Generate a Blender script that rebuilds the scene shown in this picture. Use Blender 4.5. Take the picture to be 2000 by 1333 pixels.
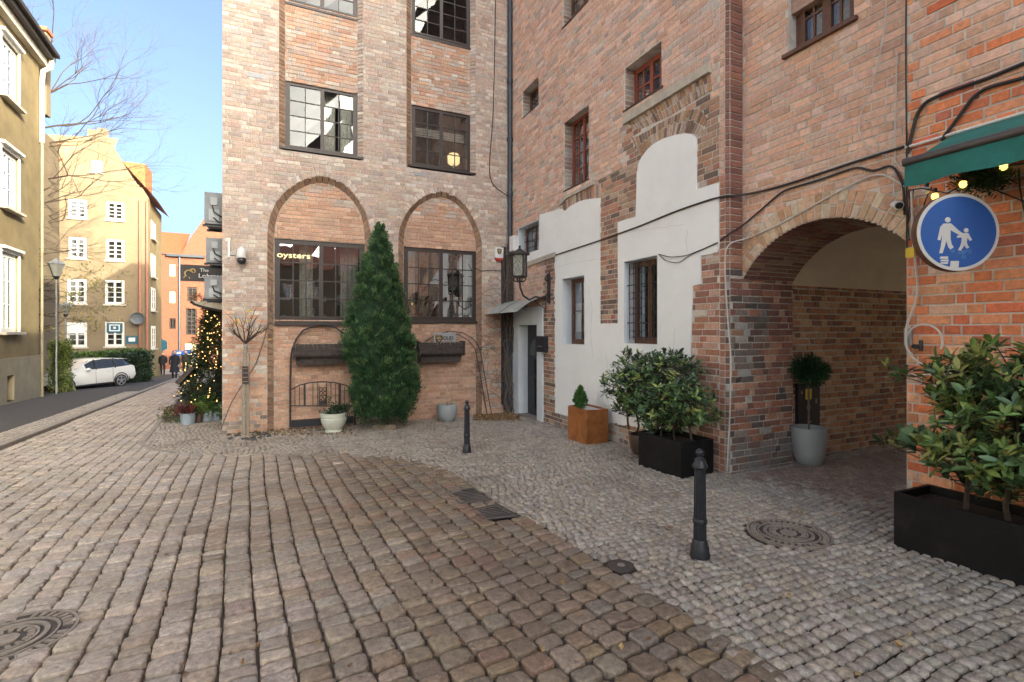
import bpy, bmesh, math, random
import numpy as np
from mathutils import Vector, Matrix
R = math.radians
random.seed(7); rng = np.random.default_rng(7)
for o in list(bpy.data.objects): bpy.data.objects.remove(o)
scene = bpy.context.scene
COL = scene.collection

# ---------------------------------------------------------------- camera, sky, sun
YAW = math.atan(438/963)
F = 963.0; HY = 645.0; CZ = 2.15
cam = bpy.data.cameras.new('camera'); camo = bpy.data.objects.new('camera', cam); COL.objects.link(camo)
camo.location = (0, 0, CZ); camo.rotation_euler = (R(90), 0, -YAW)
cam.sensor_width = 36; cam.lens = F/2000*36; cam.shift_y = -(666.5-HY)/2000; cam.clip_end = 2000; cam.clip_start = .05
scene.camera = camo
scene.render.engine = 'CYCLES'
scene.cycles.max_bounces = 8; scene.cycles.diffuse_bounces = 4; scene.cycles.transparent_max_bounces = 12
SUN_PHI = R(25); SUN_EL = R(18)
w = bpy.data.worlds.new("World"); scene.world = w; w.use_nodes = True
nt = w.node_tree; nt.nodes.clear()
sk = nt.nodes.new('ShaderNodeTexSky'); sk.sky_type = 'NISHITA'; sk.sun_disc = False
sk.sun_elevation = SUN_EL; sk.sun_rotation = math.atan2(math.sin(SUN_PHI), -math.cos(SUN_PHI))
sk.air_density = 0.45; sk.dust_density = 8.0; sk.ozone_density = 2.0
bg = nt.nodes.new('ShaderNodeBackground'); bg.inputs[1].default_value = .15
wo = nt.nodes.new('ShaderNodeOutputWorld')
nt.links.new(sk.outputs[0], bg.inputs[0]); nt.links.new(bg.outputs[0], wo.inputs[0])
sl = bpy.data.lights.new('sun', 'SUN'); sl.energy = 2.0; sl.angle = R(.5); sl.color = (1, .92, .78)
so = bpy.data.objects.new('sun', sl); COL.objects.link(so)
tosun = Vector((math.sin(SUN_PHI)*math.cos(SUN_EL), -math.cos(SUN_PHI)*math.cos(SUN_EL), math.sin(SUN_EL)))
so.rotation_euler = tosun.to_track_quat('Z', 'Y').to_euler(); so.location = (20, -40, 30)
scene.view_settings.view_transform = 'Standard'; scene.view_settings.look = 'None'
scene.view_settings.gamma = 1; scene.view_settings.use_curve_mapping = False
scene.view_settings.exposure = 2.38
scene.view_settings.use_white_balance = True; scene.view_settings.white_balance_temperature = 7000; scene.view_settings.white_balance_tint = 2

# ---------------------------------------------------------------- place: planes of the site (u = x, v = y)
SLOPE = .038
VA = 11.67; UB = 5.28; UC = 5.55; VJ = 4.74; UD = 5.35; UJ = 6.55; VDE = 2.71
def gz(v): return SLOPE*(VA-v)
cy, sy = math.cos(YAW), math.sin(YAW)
def rayd(px, py):
    a = (px-1000)/F; b = (HY-py)/F
    return (cy*a+sy, -sy*a+cy, b)
def onV(px, py, v):            # point of the plane y = v -> (u, z)
    d = rayd(px, py); t = v/d[1]; return (d[0]*t, CZ+d[2]*t)
def onU(px, py, u):            # point of the plane x = u -> (v, z)
    d = rayd(px, py); t = u/d[0]; return (d[1]*t, CZ+d[2]*t)
def gr(px, py):
    d = rayd(px, py); t = (CZ-SLOPE*VA)/(-d[2]-SLOPE*d[1]); return (d[0]*t, d[1]*t, CZ+d[2]*t)
def proj(P):
    P = np.asarray(P, float); X = cy*P[..., 0]-sy*P[..., 1]; Y = sy*P[..., 0]+cy*P[..., 1]
    Ys = np.where(Y < .05, .05, Y)
    return 1000+F*X/Ys, HY-F*(P[..., 2]-CZ)/Ys, Y

# ---------------------------------------------------------------- materials
MATS = {}
def mat(name, col=(.5, .5, .5), rough=.8, var=.15, scale=6, bump=.2, bscale=60, metal=0, attr=False, spec=.5, emit=None, es=0, detail=6, dirt=0, dirtcol=(.05, .045, .04), dscale=1.2, dlo=.5, dhi=.68, trans=0, bdist=.01, coat=0):
    if name in MATS: return MATS[name]
    m = bpy.data.materials.new(name); m.use_nodes = True; nt = m.node_tree; N = nt.nodes; L = nt.links
    b = N['Principled BSDF']; b.inputs['Roughness'].default_value = rough; b.inputs['Metallic'].default_value = metal
    b.inputs['Specular IOR Level'].default_value = spec
    if coat: b.inputs['Coat Weight'].default_value = coat; b.inputs['Coat Roughness'].default_value = .15
    g = N.new('ShaderNodeNewGeometry')
    if attr:
        a = N.new('ShaderNodeAttribute'); a.attribute_name = 'col'; src = a.outputs['Vector']
    else:
        rgb = N.new('ShaderNodeRGB'); rgb.outputs[0].default_value = (*col, 1); src = rgb.outputs[0]
    n = N.new('ShaderNodeTexNoise'); n.inputs['Scale'].default_value = scale; n.inputs['Detail'].default_value = detail; n.inputs['Roughness'].default_value = .65
    L.new(g.outputs['Position'], n.inputs['Vector'])
    mr = N.new('ShaderNodeMapRange'); mr.inputs[1].default_value = .3; mr.inputs[2].default_value = .7
    mr.inputs[3].default_value = 1-var; mr.inputs[4].default_value = 1+var; L.new(n.outputs['Fac'], mr.inputs[0])
    mx = N.new('ShaderNodeVectorMath'); mx.operation = 'SCALE'; L.new(src, mx.inputs[0]); L.new(mr.outputs[0], mx.inputs['Scale'])
    out = mx.outputs[0]
    if dirt:
        n2 = N.new('ShaderNodeTexNoise'); n2.inputs['Scale'].default_value = dscale; n2.inputs['Detail'].default_value = 8; n2.inputs['Roughness'].default_value = .7
        L.new(g.outputs['Position'], n2.inputs['Vector'])
        m2 = N.new('ShaderNodeMapRange'); m2.inputs[1].default_value = dlo; m2.inputs[2].default_value = dhi; m2.inputs[4].default_value = dirt
        L.new(n2.outputs['Fac'], m2.inputs[0])
        mm = N.new('ShaderNodeMix'); mm.data_type = 'RGBA'; L.new(m2.outputs[0], mm.inputs[0]); L.new(out, mm.inputs[6]); mm.inputs[7].default_value = (*dirtcol, 1)
        out = mm.outputs[2]
    L.new(out, b.inputs['Base Color'])
    if bump:
        nb = N.new('ShaderNodeTexNoise'); nb.inputs['Scale'].default_value = bscale; nb.inputs['Detail'].default_value = 5
        L.new(g.outputs['Position'], nb.inputs['Vector'])
        bp = N.new('ShaderNodeBump'); bp.inputs['Strength'].default_value = bump; bp.inputs['Distance'].default_value = bdist
        L.new(nb.outputs['Fac'], bp.inputs['Height']); L.new(bp.outputs[0], b.inputs['Normal'])
    if emit: b.inputs['Emission Color'].default_value = (*emit, 1); b.inputs['Emission Strength'].default_value = es
    if trans: b.inputs['Transmission Weight'].default_value = trans
    MATS[name] = m; return m
def glass(name, fac=.4, tint=(.8, .85, .85), rough=.01):
    m = bpy.data.materials.new(name); m.use_nodes = True; nt = m.node_tree; N = nt.nodes; L = nt.links; N.clear()
    o = N.new('ShaderNodeOutputMaterial'); mx = N.new('ShaderNodeMixShader'); t = N.new('ShaderNodeBsdfTransparent'); t.inputs[0].default_value = (*tint, 1)
    gl = N.new('ShaderNodeBsdfGlossy'); gl.inputs['Roughness'].default_value = rough; gl.inputs[0].default_value = (.9, .93, .95, 1)
    g = N.new('ShaderNodeNewGeometry'); n = N.new('ShaderNodeTexNoise'); n.inputs['Scale'].default_value = 1.6; L.new(g.outputs['Position'], n.inputs['Vector'])
    bp = N.new('ShaderNodeBump'); bp.inputs['Strength'].default_value = .12; bp.inputs['Distance'].default_value = .02; L.new(n.outputs['Fac'], bp.inputs['Height']); L.new(bp.outputs[0], gl.inputs['Normal'])
    mx.inputs[0].default_value = fac; L.new(t.outputs[0], mx.inputs[1]); L.new(gl.outputs[0], mx.inputs[2]); L.new(mx.outputs[0], o.inputs[0])
    MATS[name] = m; return m
def texbrick(name, c1, c2, mortar, sx=.26, sz=.09, axis='xz', bump=.3):
    m = bpy.data.materials.new(name); m.use_nodes = True; nt = m.node_tree; N = nt.nodes; L = nt.links
    b = N['Principled BSDF']; b.inputs['Roughness'].default_value = .9
    g = N.new('ShaderNodeNewGeometry'); sp = N.new('ShaderNodeSeparateXYZ'); L.new(g.outputs['Position'], sp.inputs[0])
    ad = N.new('ShaderNodeMath'); ad.operation = 'ADD'; L.new(sp.outputs[0], ad.inputs[0]); L.new(sp.outputs[1], ad.inputs[1])
    cb = N.new('ShaderNodeCombineXYZ'); L.new(ad.outputs[0], cb.inputs[0]); L.new(sp.outputs[2], cb.inputs[1])
    t = N.new('ShaderNodeTexBrick'); t.inputs['Scale'].default_value = 1; t.inputs['Brick Width'].default_value = sx; t.inputs['Row Height'].default_value = sz
    t.inputs['Mortar Size'].default_value = .008; t.inputs['Color1'].default_value = (*c1, 1); t.inputs['Color2'].default_value = (*c2, 1); t.inputs['Mortar'].default_value = (*mortar, 1)
    L.new(cb.outputs[0], t.inputs['Vector']); L.new(t.outputs['Color'], b.inputs['Base Color'])
    bp = N.new('ShaderNodeBump'); bp.inputs['Strength'].default_value = bump; bp.invert = True; bp.inputs['Distance'].default_value = .01; L.new(t.outputs['Fac'], bp.inputs['Height']); L.new(bp.outputs[0], b.inputs['Normal'])
    MATS[name] = m; return m

mat('brick', attr=True, rough=.9, var=.22, scale=22, bump=.55, bscale=70, dirt=.40, dirtcol=(.22, .17, .14), dscale=1.7, dlo=.52, dhi=.75, spec=.3)
mat('mortar', (.52, .45, .38), rough=.95, var=.25, scale=9, bump=.5, bscale=120, spec=.2, dirt=.4, dirtcol=(.2, .15, .11), dscale=1.4)
mat('mortar_grey', (.64, .60, .53), rough=.95, var=.2, scale=9, bump=.5, bscale=120, spec=.2, dirt=.4, dirtcol=(.12, .1, .09), dscale=2.4)
mat('plaster_white', (.88, .89, .87), rough=.85, var=.04, scale=1.8, bump=.25, bscale=18, dirt=.35, dirtcol=(.60, .56, .49), dscale=.7, dlo=.56, dhi=.85)
mat('plaster_jamb', (.70, .75, .78), rough=.8, var=.08, scale=3, bump=.2, bscale=30)
mat('stucco_trim', (.50, .45, .37), rough=.9, var=.2, scale=8, bump=.5, bscale=40)
mat('frame_dark', (.038, .026, .024), rough=.45, var=.2, scale=20, bump=.1)
mat('frame_red', (.27, .065, .035), rough=.5, var=.25, scale=25, bump=.15)
mat('frame_brown', (.13, .06, .035), rough=.6, var=.35, scale=25, bump=.3)
mat('frame_white', (.72, .71, .66), rough=.6, var=.06, scale=10, bump=.05)
mat('metal_dark', (.03, .034, .042), rough=.42, var=.2, scale=30, bump=.15, bscale=90, metal=.3)
mat('iron_rust', (.035, .03, .03), rough=.6, var=.4, scale=30, bump=.3)
mat('metal_grey', (.35, .36, .37), rough=.5, var=.1, scale=10, bump=.05, metal=.4)
mat('pipe', (.05, .06, .075), rough=.45, var=.25, scale=7, bump=.1, metal=.2)
mat('cable', (.03, .025, .022), rough=.6, var=.2, bump=0)
mat('cable_white', (.62, .6, .55), rough=.6, var=.1, bump=0)
mat('white_plastic', (.75, .75, .74), rough=.4, var=.04, bump=0)
mat('black_plastic', (.02, .02, .022), rough=.3, var=.1, bump=0)
mat('room_dark', (.055, .048, .045), rough=.9, var=.4, scale=2, bump=0)
mat('room_warm', (.22, .15, .10), rough=.9, var=.3, scale=2, bump=0)
mat('curtain', (.55, .50, .43), rough=.9, var=.25, scale=14, bump=.3, bscale=12)
mat('curtain_yellow', (.60, .42, .16), rough=.9, var=.35, scale=12, bump=.3, bscale=12)
mat('wood_old', (.060, .048, .044), rough=.85, var=.5, scale=14, bump=.6, bscale=50)
mat('wood_orange', (.36, .13, .035), rough=.6, var=.35, scale=5, bump=.25, bscale=30, dirt=.5, dirtcol=(.12, .05, .02), dscale=4)
mat('wood_grey', (.30, .24, .18), rough=.85, var=.3, scale=12, bump=.5, bscale=50)
mat('planter_black', (.008, .008, .009), spec=.25, rough=.55, var=.4, scale=5, bump=.2, bscale=25, dirt=.6, dirtcol=(.035, .031, .027), dscale=3.5, dlo=.5, dhi=.75)
mat('soil', (.05, .035, .025), rough=1, var=.5, scale=30, bump=1, bscale=60)
mat('ceramic_cream', (.62, .64, .55), rough=.35, var=.06, scale=5, bump=.05)
mat('ceramic_grey', (.34, .37, .38), rough=.6, var=.12, scale=5, bump=.15)
mat('zinc', (.30, .36, .42), rough=.5, var=.12, scale=7, bump=.1)
mat('terracotta_dark', (.08, .05, .04), rough=.6, var=.3, bump=.2)
mat('leaf', attr=True, rough=.42, var=.2, scale=20, bump=.1, spec=.5)
mat('needle', attr=True, rough=.7, var=.25, scale=10, bump=0, spec=.25)
mat('bark', (.16, .12, .09), rough=.9, var=.4, scale=20, bump=.5)
mat('bark_pale', (.30, .26, .21), rough=.9, var=.35, scale=20, bump=.5)
mat('twig', (.075, .052, .04), rough=.9, var=.3, scale=20, bump=.2)
mat('stone', attr=True, rough=.42, var=.42, scale=28, bump=.9, bscale=55, spec=.5, dirt=.5, dirtcol=(.16, .12, .095), dscale=.9, dlo=.50, dhi=.66, bdist=.012)
mat('joint_sand', (.085, .065, .05), rough=1, var=.4, scale=25, bump=.8, bscale=150)
mat('asphalt', (.075, .068, .066), rough=.85, var=.3, scale=8, bump=.5, bscale=150)
mat('kerbstone', (.30, .26, .22), rough=.75, var=.2, scale=9, bump=.4, bscale=60)
mat('cast_iron', (.30, .26, .22), rough=.55, var=.25, scale=25, bump=.2, metal=.2)
mat('cast_iron_dark', (.06, .05, .045), rough=.6, var=.3, scale=25, bump=.2)
mat('iron_bar', (.13, .115, .105), rough=.5, var=.3, bump=.1)
mat('awning_teal', (.018, .165, .135), rough=.8, var=.22, scale=5, bump=.3, bscale=14, bdist=.02, dirt=.4, dirtcol=(.03, .10, .085), dscale=4)
mat('awning_bar', (.09, .075, .07), rough=.45, var=.2, bump=0, metal=.3)
mat('sign_blue', (.025, .12, .42), rough=.35, var=.04, scale=4, bump=0)
mat('sign_white', (.72, .72, .68), rough=.4, var=.05, scale=9, bump=0)
mat('sign_yellow', (.75, .55, .03), rough=.5, var=.05, bump=0)
mat('sign_red', (.5, .03, .02), rough=.5, var=.05, bump=0)
mat('sign_black', (.025, .018, .018), rough=.5, var=.1, bump=0)
mat('sign_gold', (.45, .33, .12), rough=.5, var=.1, bump=0)
mat('sign_teal', (.02, .11, .16), rough=.5, var=.1, bump=0)
mat('bulb', (.9, .6, .1), emit=(1, .60, .12), es=.9, bump=0)
mat('fairy', (.9, .6, .3), emit=(1, .6, .22), es=.5, bump=0)
mat('lampshade', (.8, .6, .35), emit=(1, .72, .38), es=.30, bump=0)
mat('neon', (.9, .8, .4), emit=(1, .85, .42), es=.28, bump=0)
mat('ochre_wall', (.22, .165, .08), rough=.9, var=.22, scale=1.2, bump=.3, bscale=40, dirt=.4, dirtcol=(.14, .10, .05), dscale=.8)
mat('ochre_base', (.28, .24, .16), rough=.9, var=.2, scale=1.5, bump=.3, bscale=40, dirt=.4, dirtcol=(.3, .24, .15), dscale=1)
mat('cream_wall', (.215, .162, .100), rough=.9, var=.14, scale=.9, bump=.2, bscale=30, dirt=.35, dirtcol=(.20, .13, .07), dscale=.5)
mat('roof_tile', attr=True, rough=.8, var=.25, scale=4, bump=.4, bscale=20)
mat('gutter', (.035, .026, .022), rough=.6, var=.2, bump=0)
mat('downpipe_pale', (.55, .50, .38), rough=.5, var=.1, bump=0)
mat('vault_plaster', (.80, .72, .60), rough=.9, var=.1, scale=2, bump=.2)
mat('car_white', (.72, .71, .68), rough=.22, var=.02, bump=0, coat=.6)
mat('car_glass', (.02, .022, .025), rough=.05, var=.1, bump=0, spec=.8)
mat('car_trim', (.02, .02, .022), rough=.55, var=.1, bump=0)
mat('tyre', (.02, .02, .02), rough=.8, var=.1, bump=0)
mat('rim', (.45, .45, .46), rough=.3, var=.05, bump=0, metal=.8)
mat('tail_red', (.4, .015, .01), rough=.2, var=.05, bump=0)
mat('cloth_dark', (.018, .02, .028), rough=.9, var=.3, bump=0)
mat('cloth_black', (.012, .012, .014), rough=.9, var=.3, bump=0)
mat('cloth_brown', (.035, .03, .026), rough=.9, var=.3, bump=0)
mat('skin', (.5, .3, .22), rough=.6, var=.1, bump=0)
mat('hair', (.06, .04, .03), rough=.8, var=.1, bump=0)
mat('blind', (.68, .62, .42), rough=.8, var=.05, bump=0)
mat('canopy_glass', (.46, .50, .46), rough=.25, var=.2, bump=0, spec=.6)
mat('lantern_glass', (.30, .30, .26), rough=.3, var=.3, scale=40, bump=.3)
mat('gravel_white', (.6, .6, .58), rough=.9, var=.4, scale=60, bump=1)
GLL = glass('glass_clear', .10); GL = glass('glass', .42); GLD = glass('glass_soft', .22); GLS = glass('glass_sky', .07)
texbrick('brick_far', (.20, .068, .034), (.16, .052, .028), (.20, .12, .085))
texbrick('brick_high', (.42, .26, .19), (.36, .20, .14), (.42, .34, .28))
M = MATS

# ---------------------------------------------------------------- scene tree helpers
def tag(o, label=None, cat=None, group=None, kind=None):
    if label: o['label'] = label
    if cat: o['category'] = cat
    if group: o['group'] = group
    if kind: o['kind'] = kind
    return o
def empty(name, loc=(0, 0, 0), label=None, cat=None, group=None, rz=0):
    o = bpy.data.objects.new(name, None); COL.objects.link(o); o.location = loc; o.rotation_euler = (0, 0, rz); o.empty_display_size = .1
    return tag(o, label, cat, group)
def worg(p):
    v = Vector((0, 0, 0))
    while p: v = v+Vector(p.location); p = p.parent
    return v
def link(name, me, m, parent=None, loc=None):
    o = bpy.data.objects.new(name, me); COL.objects.link(o)
    if m is not None and not me.materials: me.materials.append(m)
    if parent: o.parent = parent
    if loc is not None: o.location = loc
    return o
def copy_tree(o, parent=None):
    c = o.copy(); COL.objects.link(c); c.parent = parent
    for ch in list(o.children): copy_tree(ch, c)
    return c
class MB:
    def __init__(s): s.v = []; s.f = []; s.c = []; s.col = (1, 1, 1); s.usec = False
    def add(s, vs, fs, col=None):
        k = len(s.v); s.v += [tuple(p) for p in vs]; s.f += [tuple(i+k for i in f) for f in fs]
        s.c += [col or s.col]*len(fs)
        if col: s.usec = True
        return s
    def quad(s, a, b, c, d, col=None): return s.add([a, b, c, d], [(0, 1, 2, 3)], col)
    def box(s, x0, x1, y0, y1, z0, z1, col=None, tx=0, ty=0):   # tx, ty shrink the bottom
        vs = [(x0+tx, y0+ty, z0), (x1-tx, y0+ty, z0), (x1-tx, y1-ty, z0), (x0+tx, y1-ty, z0), (x0, y0, z1), (x1, y0, z1), (x1, y1, z1), (x0, y1, z1)]
        return s.add(vs, [(3, 2, 1, 0), (4, 5, 6, 7), (0, 1, 5, 4), (1, 2, 6, 5), (2, 3, 7, 6), (3, 0, 4, 7)], col)
    def fbox(s, fr, a0, a1, z0, z1, d0, d1, col=None):
        vs = [fr(a, z, d) for d in (d0, d1) for (a, z) in ((a0, z0), (a1, z0), (a1, z1), (a0, z1))]
        return s.add(vs, [(3, 2, 1, 0), (4, 5, 6, 7), (0, 1, 5, 4), (1, 2, 6, 5), (2, 3, 7, 6), (3, 0, 4, 7)], col)
    def bar(s, p, q, r, n=6, r2=None, col=None): return s.tube([p, q], r, n, [r, r2 if r2 is not None else r], col)
    def tube(s, path, r=.02, n=8, rs=None, col=None, closed=False, cap=True):
        P = [Vector(p) for p in path]; k = len(s.v); m = len(P); vs = []
        up = None
        for i, p in enumerate(P):
            if closed: t = P[(i+1) % m]-P[i-1]
            else: t = P[min(i+1, m-1)]-P[max(i-1, 0)]
            if t.length < 1e-9: t = Vector((0, 0, 1))
            t.normalize()
            if up is None:
                up = t.orthogonal().normalized()
            up = (up-t*up.dot(t))
            if up.length < 1e-6: up = t.orthogonal()
            up.normalize(); w_ = t.cross(up)
            rr = rs[i] if rs else r
            for j in range(n):
                a = 2*math.pi*(j+.5)/n; vs.append(tuple(p+(up*math.cos(a)+w_*math.sin(a))*rr))
        fs = []
        for i in range(m if closed else m-1):
            i2 = (i+1) % m
            for j in range(n): fs.append((i*n+j, i*n+(j+1) % n, i2*n+(j+1) % n, i2*n+j))
        if cap and not closed: fs.append(tuple(range(n-1, -1, -1))); fs.append(tuple((m-1)*n+j for j in range(n)))
        return s.add(vs, fs, col)
    def lathe(s, prof, c=(0, 0, 0), n=24, col=None, capb=True, capt=True, flute=0, sx=1, sy_=1):
        vs = []; fs = []; m = len(prof)
        for (r, z) in prof:
            for j in range(n):
                a = 2*math.pi*j/n; rr = r*(1-(flute if j % 2 else 0)); vs.append((c[0]+rr*math.cos(a)*sx, c[1]+rr*math.sin(a)*sy_, c[2]+z))
        for i in range(m-1):
            for j in range(n): fs.append((i*n+j, i*n+(j+1) % n, (i+1)*n+(j+1) % n, (i+1)*n+j))
        if capb: fs.append(tuple(range(n-1, -1, -1)))
        if capt: fs.append(tuple((m-1)*n+j for j in range(n)))
        return s.add(vs, fs, col)
    def ball(s, c, r, n=8, m=6, col=None, sz=1):
        prof = [(max(1e-4, r*math.sin(math.pi*i/m)), -r*sz*math.cos(math.pi*i/m)) for i in range(m+1)]
        return s.lathe(prof, c, n, col)
    def prism(s, pts, fr, d0, d1, col=None):     # polygon in the (s, z) of a frame, extruded from d0 to d1
        n = len(pts); vs = [fr(a, z, d) for d in (d0, d1) for (a, z) in pts]
        return s.add(vs, [tuple(range(n-1, -1, -1)), tuple(range(n, 2*n))]+[(i, (i+1) % n, n+(i+1) % n, n+i) for i in range(n)], col)
    def build(s, name, m, parent=None, smooth=False, label=None, cat=None, group=None, kind=None, local=False):
        me = bpy.data.meshes.new(name); vs = s.v
        if parent is not None and not local:
            o_ = worg(parent); vs = [(a-o_.x, b-o_.y, c-o_.z) for a, b, c in vs]
        me.from_pydata(vs, [], s.f)
        if s.usec:
            at = me.attributes.new('col', 'FLOAT_VECTOR', 'FACE'); at.data.foreach_set('vector', np.array(s.c, 'f').ravel())
        if smooth: me.polygons.foreach_set('use_smooth', [True]*len(me.polygons)); me.set_sharp_from_angle(angle=R(40))
        me.update()
        return tag(link(name, me, m, parent), label, cat, group, kind)

def npmesh(name, V, Fc, C, m, parent, smooth=False, kind=None):      # arrays: faces all of same size k, or list of arrays
    me = bpy.data.meshes.new(name)
    if parent is not None: V = V-np.array(worg(parent))
    faces = []
    for f in Fc: faces += f.tolist()
    me.from_pydata(V.tolist(), [], faces)
    at = me.attributes.new('col', 'FLOAT_VECTOR', 'FACE'); at.data.foreach_set('vector', np.concatenate(C).astype('f').ravel())
    if smooth: me.polygons.foreach_set('use_smooth', [True]*len(faces))
    me.update(); o = link(name, me, m, parent)
    return tag(o, kind=kind)

# frames: fr(s, z, d): s along the wall (to the right when you face it), d towards the viewer
def FV(v0): return lambda s, z, d=0: (s, v0-d, z)            # faces -v
def FU(u0): return lambda s, z, d=0: (u0-d, -s, z)           # faces -u, s = -v
def soft(p, k=.3, g=(1, 1, 1)):
    m_ = [sum(c[i] for c in p)/len(p) for i in range(3)]; return [tuple((c[i]+(m_[i]-c[i])*k)*g[i] for i in range(3)) for c in p]
def jit(c, a=.12):
    k = 1+random.uniform(-a, a); return (c[0]*k*(1+random.uniform(-.04, .04)), c[1]*k, c[2]*k*(1+random.uniform(-.05, .05)))

def poly_int(poly, z):
    xs = []
    for i in range(len(poly)):
        (x0, z0), (x1, z1) = poly[i], poly[(i+1) % len(poly)]
        if (z0 <= z) != (z1 <= z): xs.append(x0+(z-z0)*(x1-x0)/(z1-z0))
    xs.sort(); return [(xs[i], xs[i+1]) for i in range(0, len(xs)-1, 2)]
def ints_of(polys, z):
    r = []
    for p in polys: r += poly_int(p, z)
    return r
def subtract(a, b, ints):
    segs = [(a, b)]
    for (x0, x1) in ints:
        n = []
        for (s0, s1) in segs:
            if x1 <= s0 or x0 >= s1: n.append((s0, s1)); continue
            if x0 > s0: n.append((s0, x0))
            if x1 < s1: n.append((x1, s1))
        segs = n
    return segs
def inpoly(poly, x, y):
    c = False
    for i in range(len(poly)):
        (x0, y0), (x1, y1) = poly[i], poly[i-1]
        if (y0 > y) != (y1 > y) and x < (x1-x0)*(y-y0)/(y1-y0)+x0: c = not c
    return c
def backing(mb, fr, s0, s1, z0, z1, polys, d=0, fine=.02, keep=None):
    """flat wall with holes (or, with keep, only the kept polygons), as horizontal strips"""
    zs = {z0, z1}
    src = list(polys)+(list(keep) if keep else [])
    for p in src:
        for i in range(len(p)):
            (xa, za), (xb, zb) = p[i], p[(i+1) % len(p)]
            zs.add(min(max(za, z0), z1))
            if abs(xa-xb) > 1e-4 and abs(za-zb) > 1e-4:
                k = max(1, int(abs(zb-za)/fine))
                for j in range(k): zs.add(min(max(za+(zb-za)*j/k, z0), z1))
    zs = sorted(zs)
    for a, b in zip(zs[:-1], zs[1:]):
        if b-a < 1e-5: continue
        zm = (a+b)/2; base = [(s0, s1)] if keep is None else ints_of(keep, zm)
        for (x0, x1) in base:
            for (p, q) in subtract(max(x0, s0), min(x1, s1), ints_of(polys, zm)):
                if q-p < 1e-4: continue
                if keep is None: mb.quad(fr(p, a, d), fr(q, a, d), fr(q, b, d), fr(p, b, d))
                else: mb.fbox(fr, p, q, a, b, 0, d)

def courses(fr, s0, s1, z0, z1, polys, pal, ch=.09, L=.262, H=.132, d=0, mix=.5, keep=None, zref=0, wob=.0015):
    Q = []; C = []
    k = math.floor((z0-zref)/ch)
    while zref+k*ch < z1:
        za, zb = max(zref+k*ch, z0), min(zref+(k+1)*ch, z1); zm = (za+zb)/2
        if zb-za < .03: k += 1; continue
        base = [(s0, s1)] if keep is None else [(max(s0, a), min(s1, b)) for a, b in ints_of(keep, zm)]
        for (x0, x1) in base:
            segs = subtract(x0, x1, ints_of(polys, zm))
            s = s0-(k % 2)*(L+H)/2-random.uniform(0, .04); tog = k % 2
            units = []
            while s < x1:
                if random.random() < mix: l = L if tog else H; tog = 1-tog
                else: l = random.choice((L, L, H))
                units.append((s, s+l)); s += l
            for (a, b) in units:
                for (p, q) in segs:
                    e, f = max(a, p), min(b, q)
                    if f-e < .045: continue
                    j = [random.uniform(-wob, wob) for _ in range(4)]
                    Q.append((fr(e, za+j[0], d), fr(f, za+j[1], d), fr(f, zb+j[2], d), fr(e, zb+j[3], d))); C.append(jit(random.choice(pal((e+f)/2, zm))))
        k += 1
    return Q, C

def ring_mesh(Q, C, h, gap, bev, hj, cj, dome=0, back=-.012):
    Q = np.asarray(Q, float); N = len(Q)
    e1 = Q[:, 1]-Q[:, 0]; e2 = Q[:, 3]-Q[:, 0]
    n = np.cross(e1, e2); n /= np.linalg.norm(n, axis=1, keepdims=True)
    e1b = Q[:, 2]-Q[:, 3]; e2b = Q[:, 2]-Q[:, 1]
    u = lambda v: v/np.maximum(np.linalg.norm(v, axis=1, keepdims=True), 1e-9)
    e1, e2, e1b, e2b = u(e1), u(e2), u(e1b), u(e2b)
    S = [(e1, e2), (-e1, e2b), (-e1b, -e2b), (e1b, -e2)]
    hh = h+rng.uniform(-hj, hj, (N, 1))
    rings = []
    for ri, (g, hz) in enumerate(((gap, None), (gap, 'm'), (gap+bev, 't'))):
        for ci in range(4):
            a, b = S[ci]; P = Q[:, ci]+a*g+b*g
            if hz is None: P = P+n*back
            elif hz == 'm': P = P+n*(hh-bev)+(a+b)*rng.uniform(0, cj, (N, 1))
            else: P = P+n*(hh+rng.uniform(-cj, cj, (N, 1)))+(a+b)*rng.uniform(0, cj*1.5, (N, 1))
            rings.append(P)
    V = np.stack(rings, 1)
    F4 = [(r*4+i, r*4+(i+1) % 4, (r+1)*4+(i+1) % 4, (r+1)*4+i) for r in range(2) for i in range(4)]
    if dome:
        c = V[:, 8:12].mean(1)+n*dome; V = np.concatenate([V, c[:, None]], 1); F3 = [(8+i, 8+(i+1) % 4, 12) for i in range(4)]
        return V, F4, F3
    return V, F4+[(8, 9, 10, 11)], []
def oct_mesh(Q, C, h, gap, hj, cj, back=-.03, cf=.145):
    Q = np.asarray(Q, float); N = len(Q); up = np.array([0, 0, 1.]); c = Q.mean(1)
    V = []; out = []
    for i in range(4):
        p, a, b = Q[:, i], Q[:, (i+1) % 4], Q[:, i-1]
        out += [p+(b-p)*cf, p+(a-p)*cf]
    out = np.stack(out, 1)
    dd = out-c[:, None]; ln = np.linalg.norm(dd, axis=2, keepdims=True); dd = dd/ln
    r0 = ln-gap+rng.uniform(-cj, cj*.4, (N, 8, 1))
    hh = h+rng.uniform(-hj, hj, (N, 1, 1)); tilt = rng.normal(0, .035, (N, 2))
    R_ = []
    for f, z in ((1., None), (.99, -.009), (.945, -.002), (.76, .0)):
        P = c[:, None]+dd*r0*f
        off = P-c[:, None]
        zz = back if z is None else hh+z+(off[..., :2]*tilt[:, None]).sum(2, keepdims=True)+rng.uniform(-.0018, .0018, (N, 8, 1))
        P = P+up*zz; R_.append(P)
    V = np.concatenate(R_+[(c[:, None]+up*(hh+.003))], 1)
    F4 = [(r*8+i, r*8+(i+1) % 8, (r+1)*8+(i+1) % 8, (r+1)*8+i) for r in range(3) for i in range(8)]
    F3 = [(24+i, 24+(i+1) % 8, 32) for i in range(8)]
    return V, F4, F3
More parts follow.
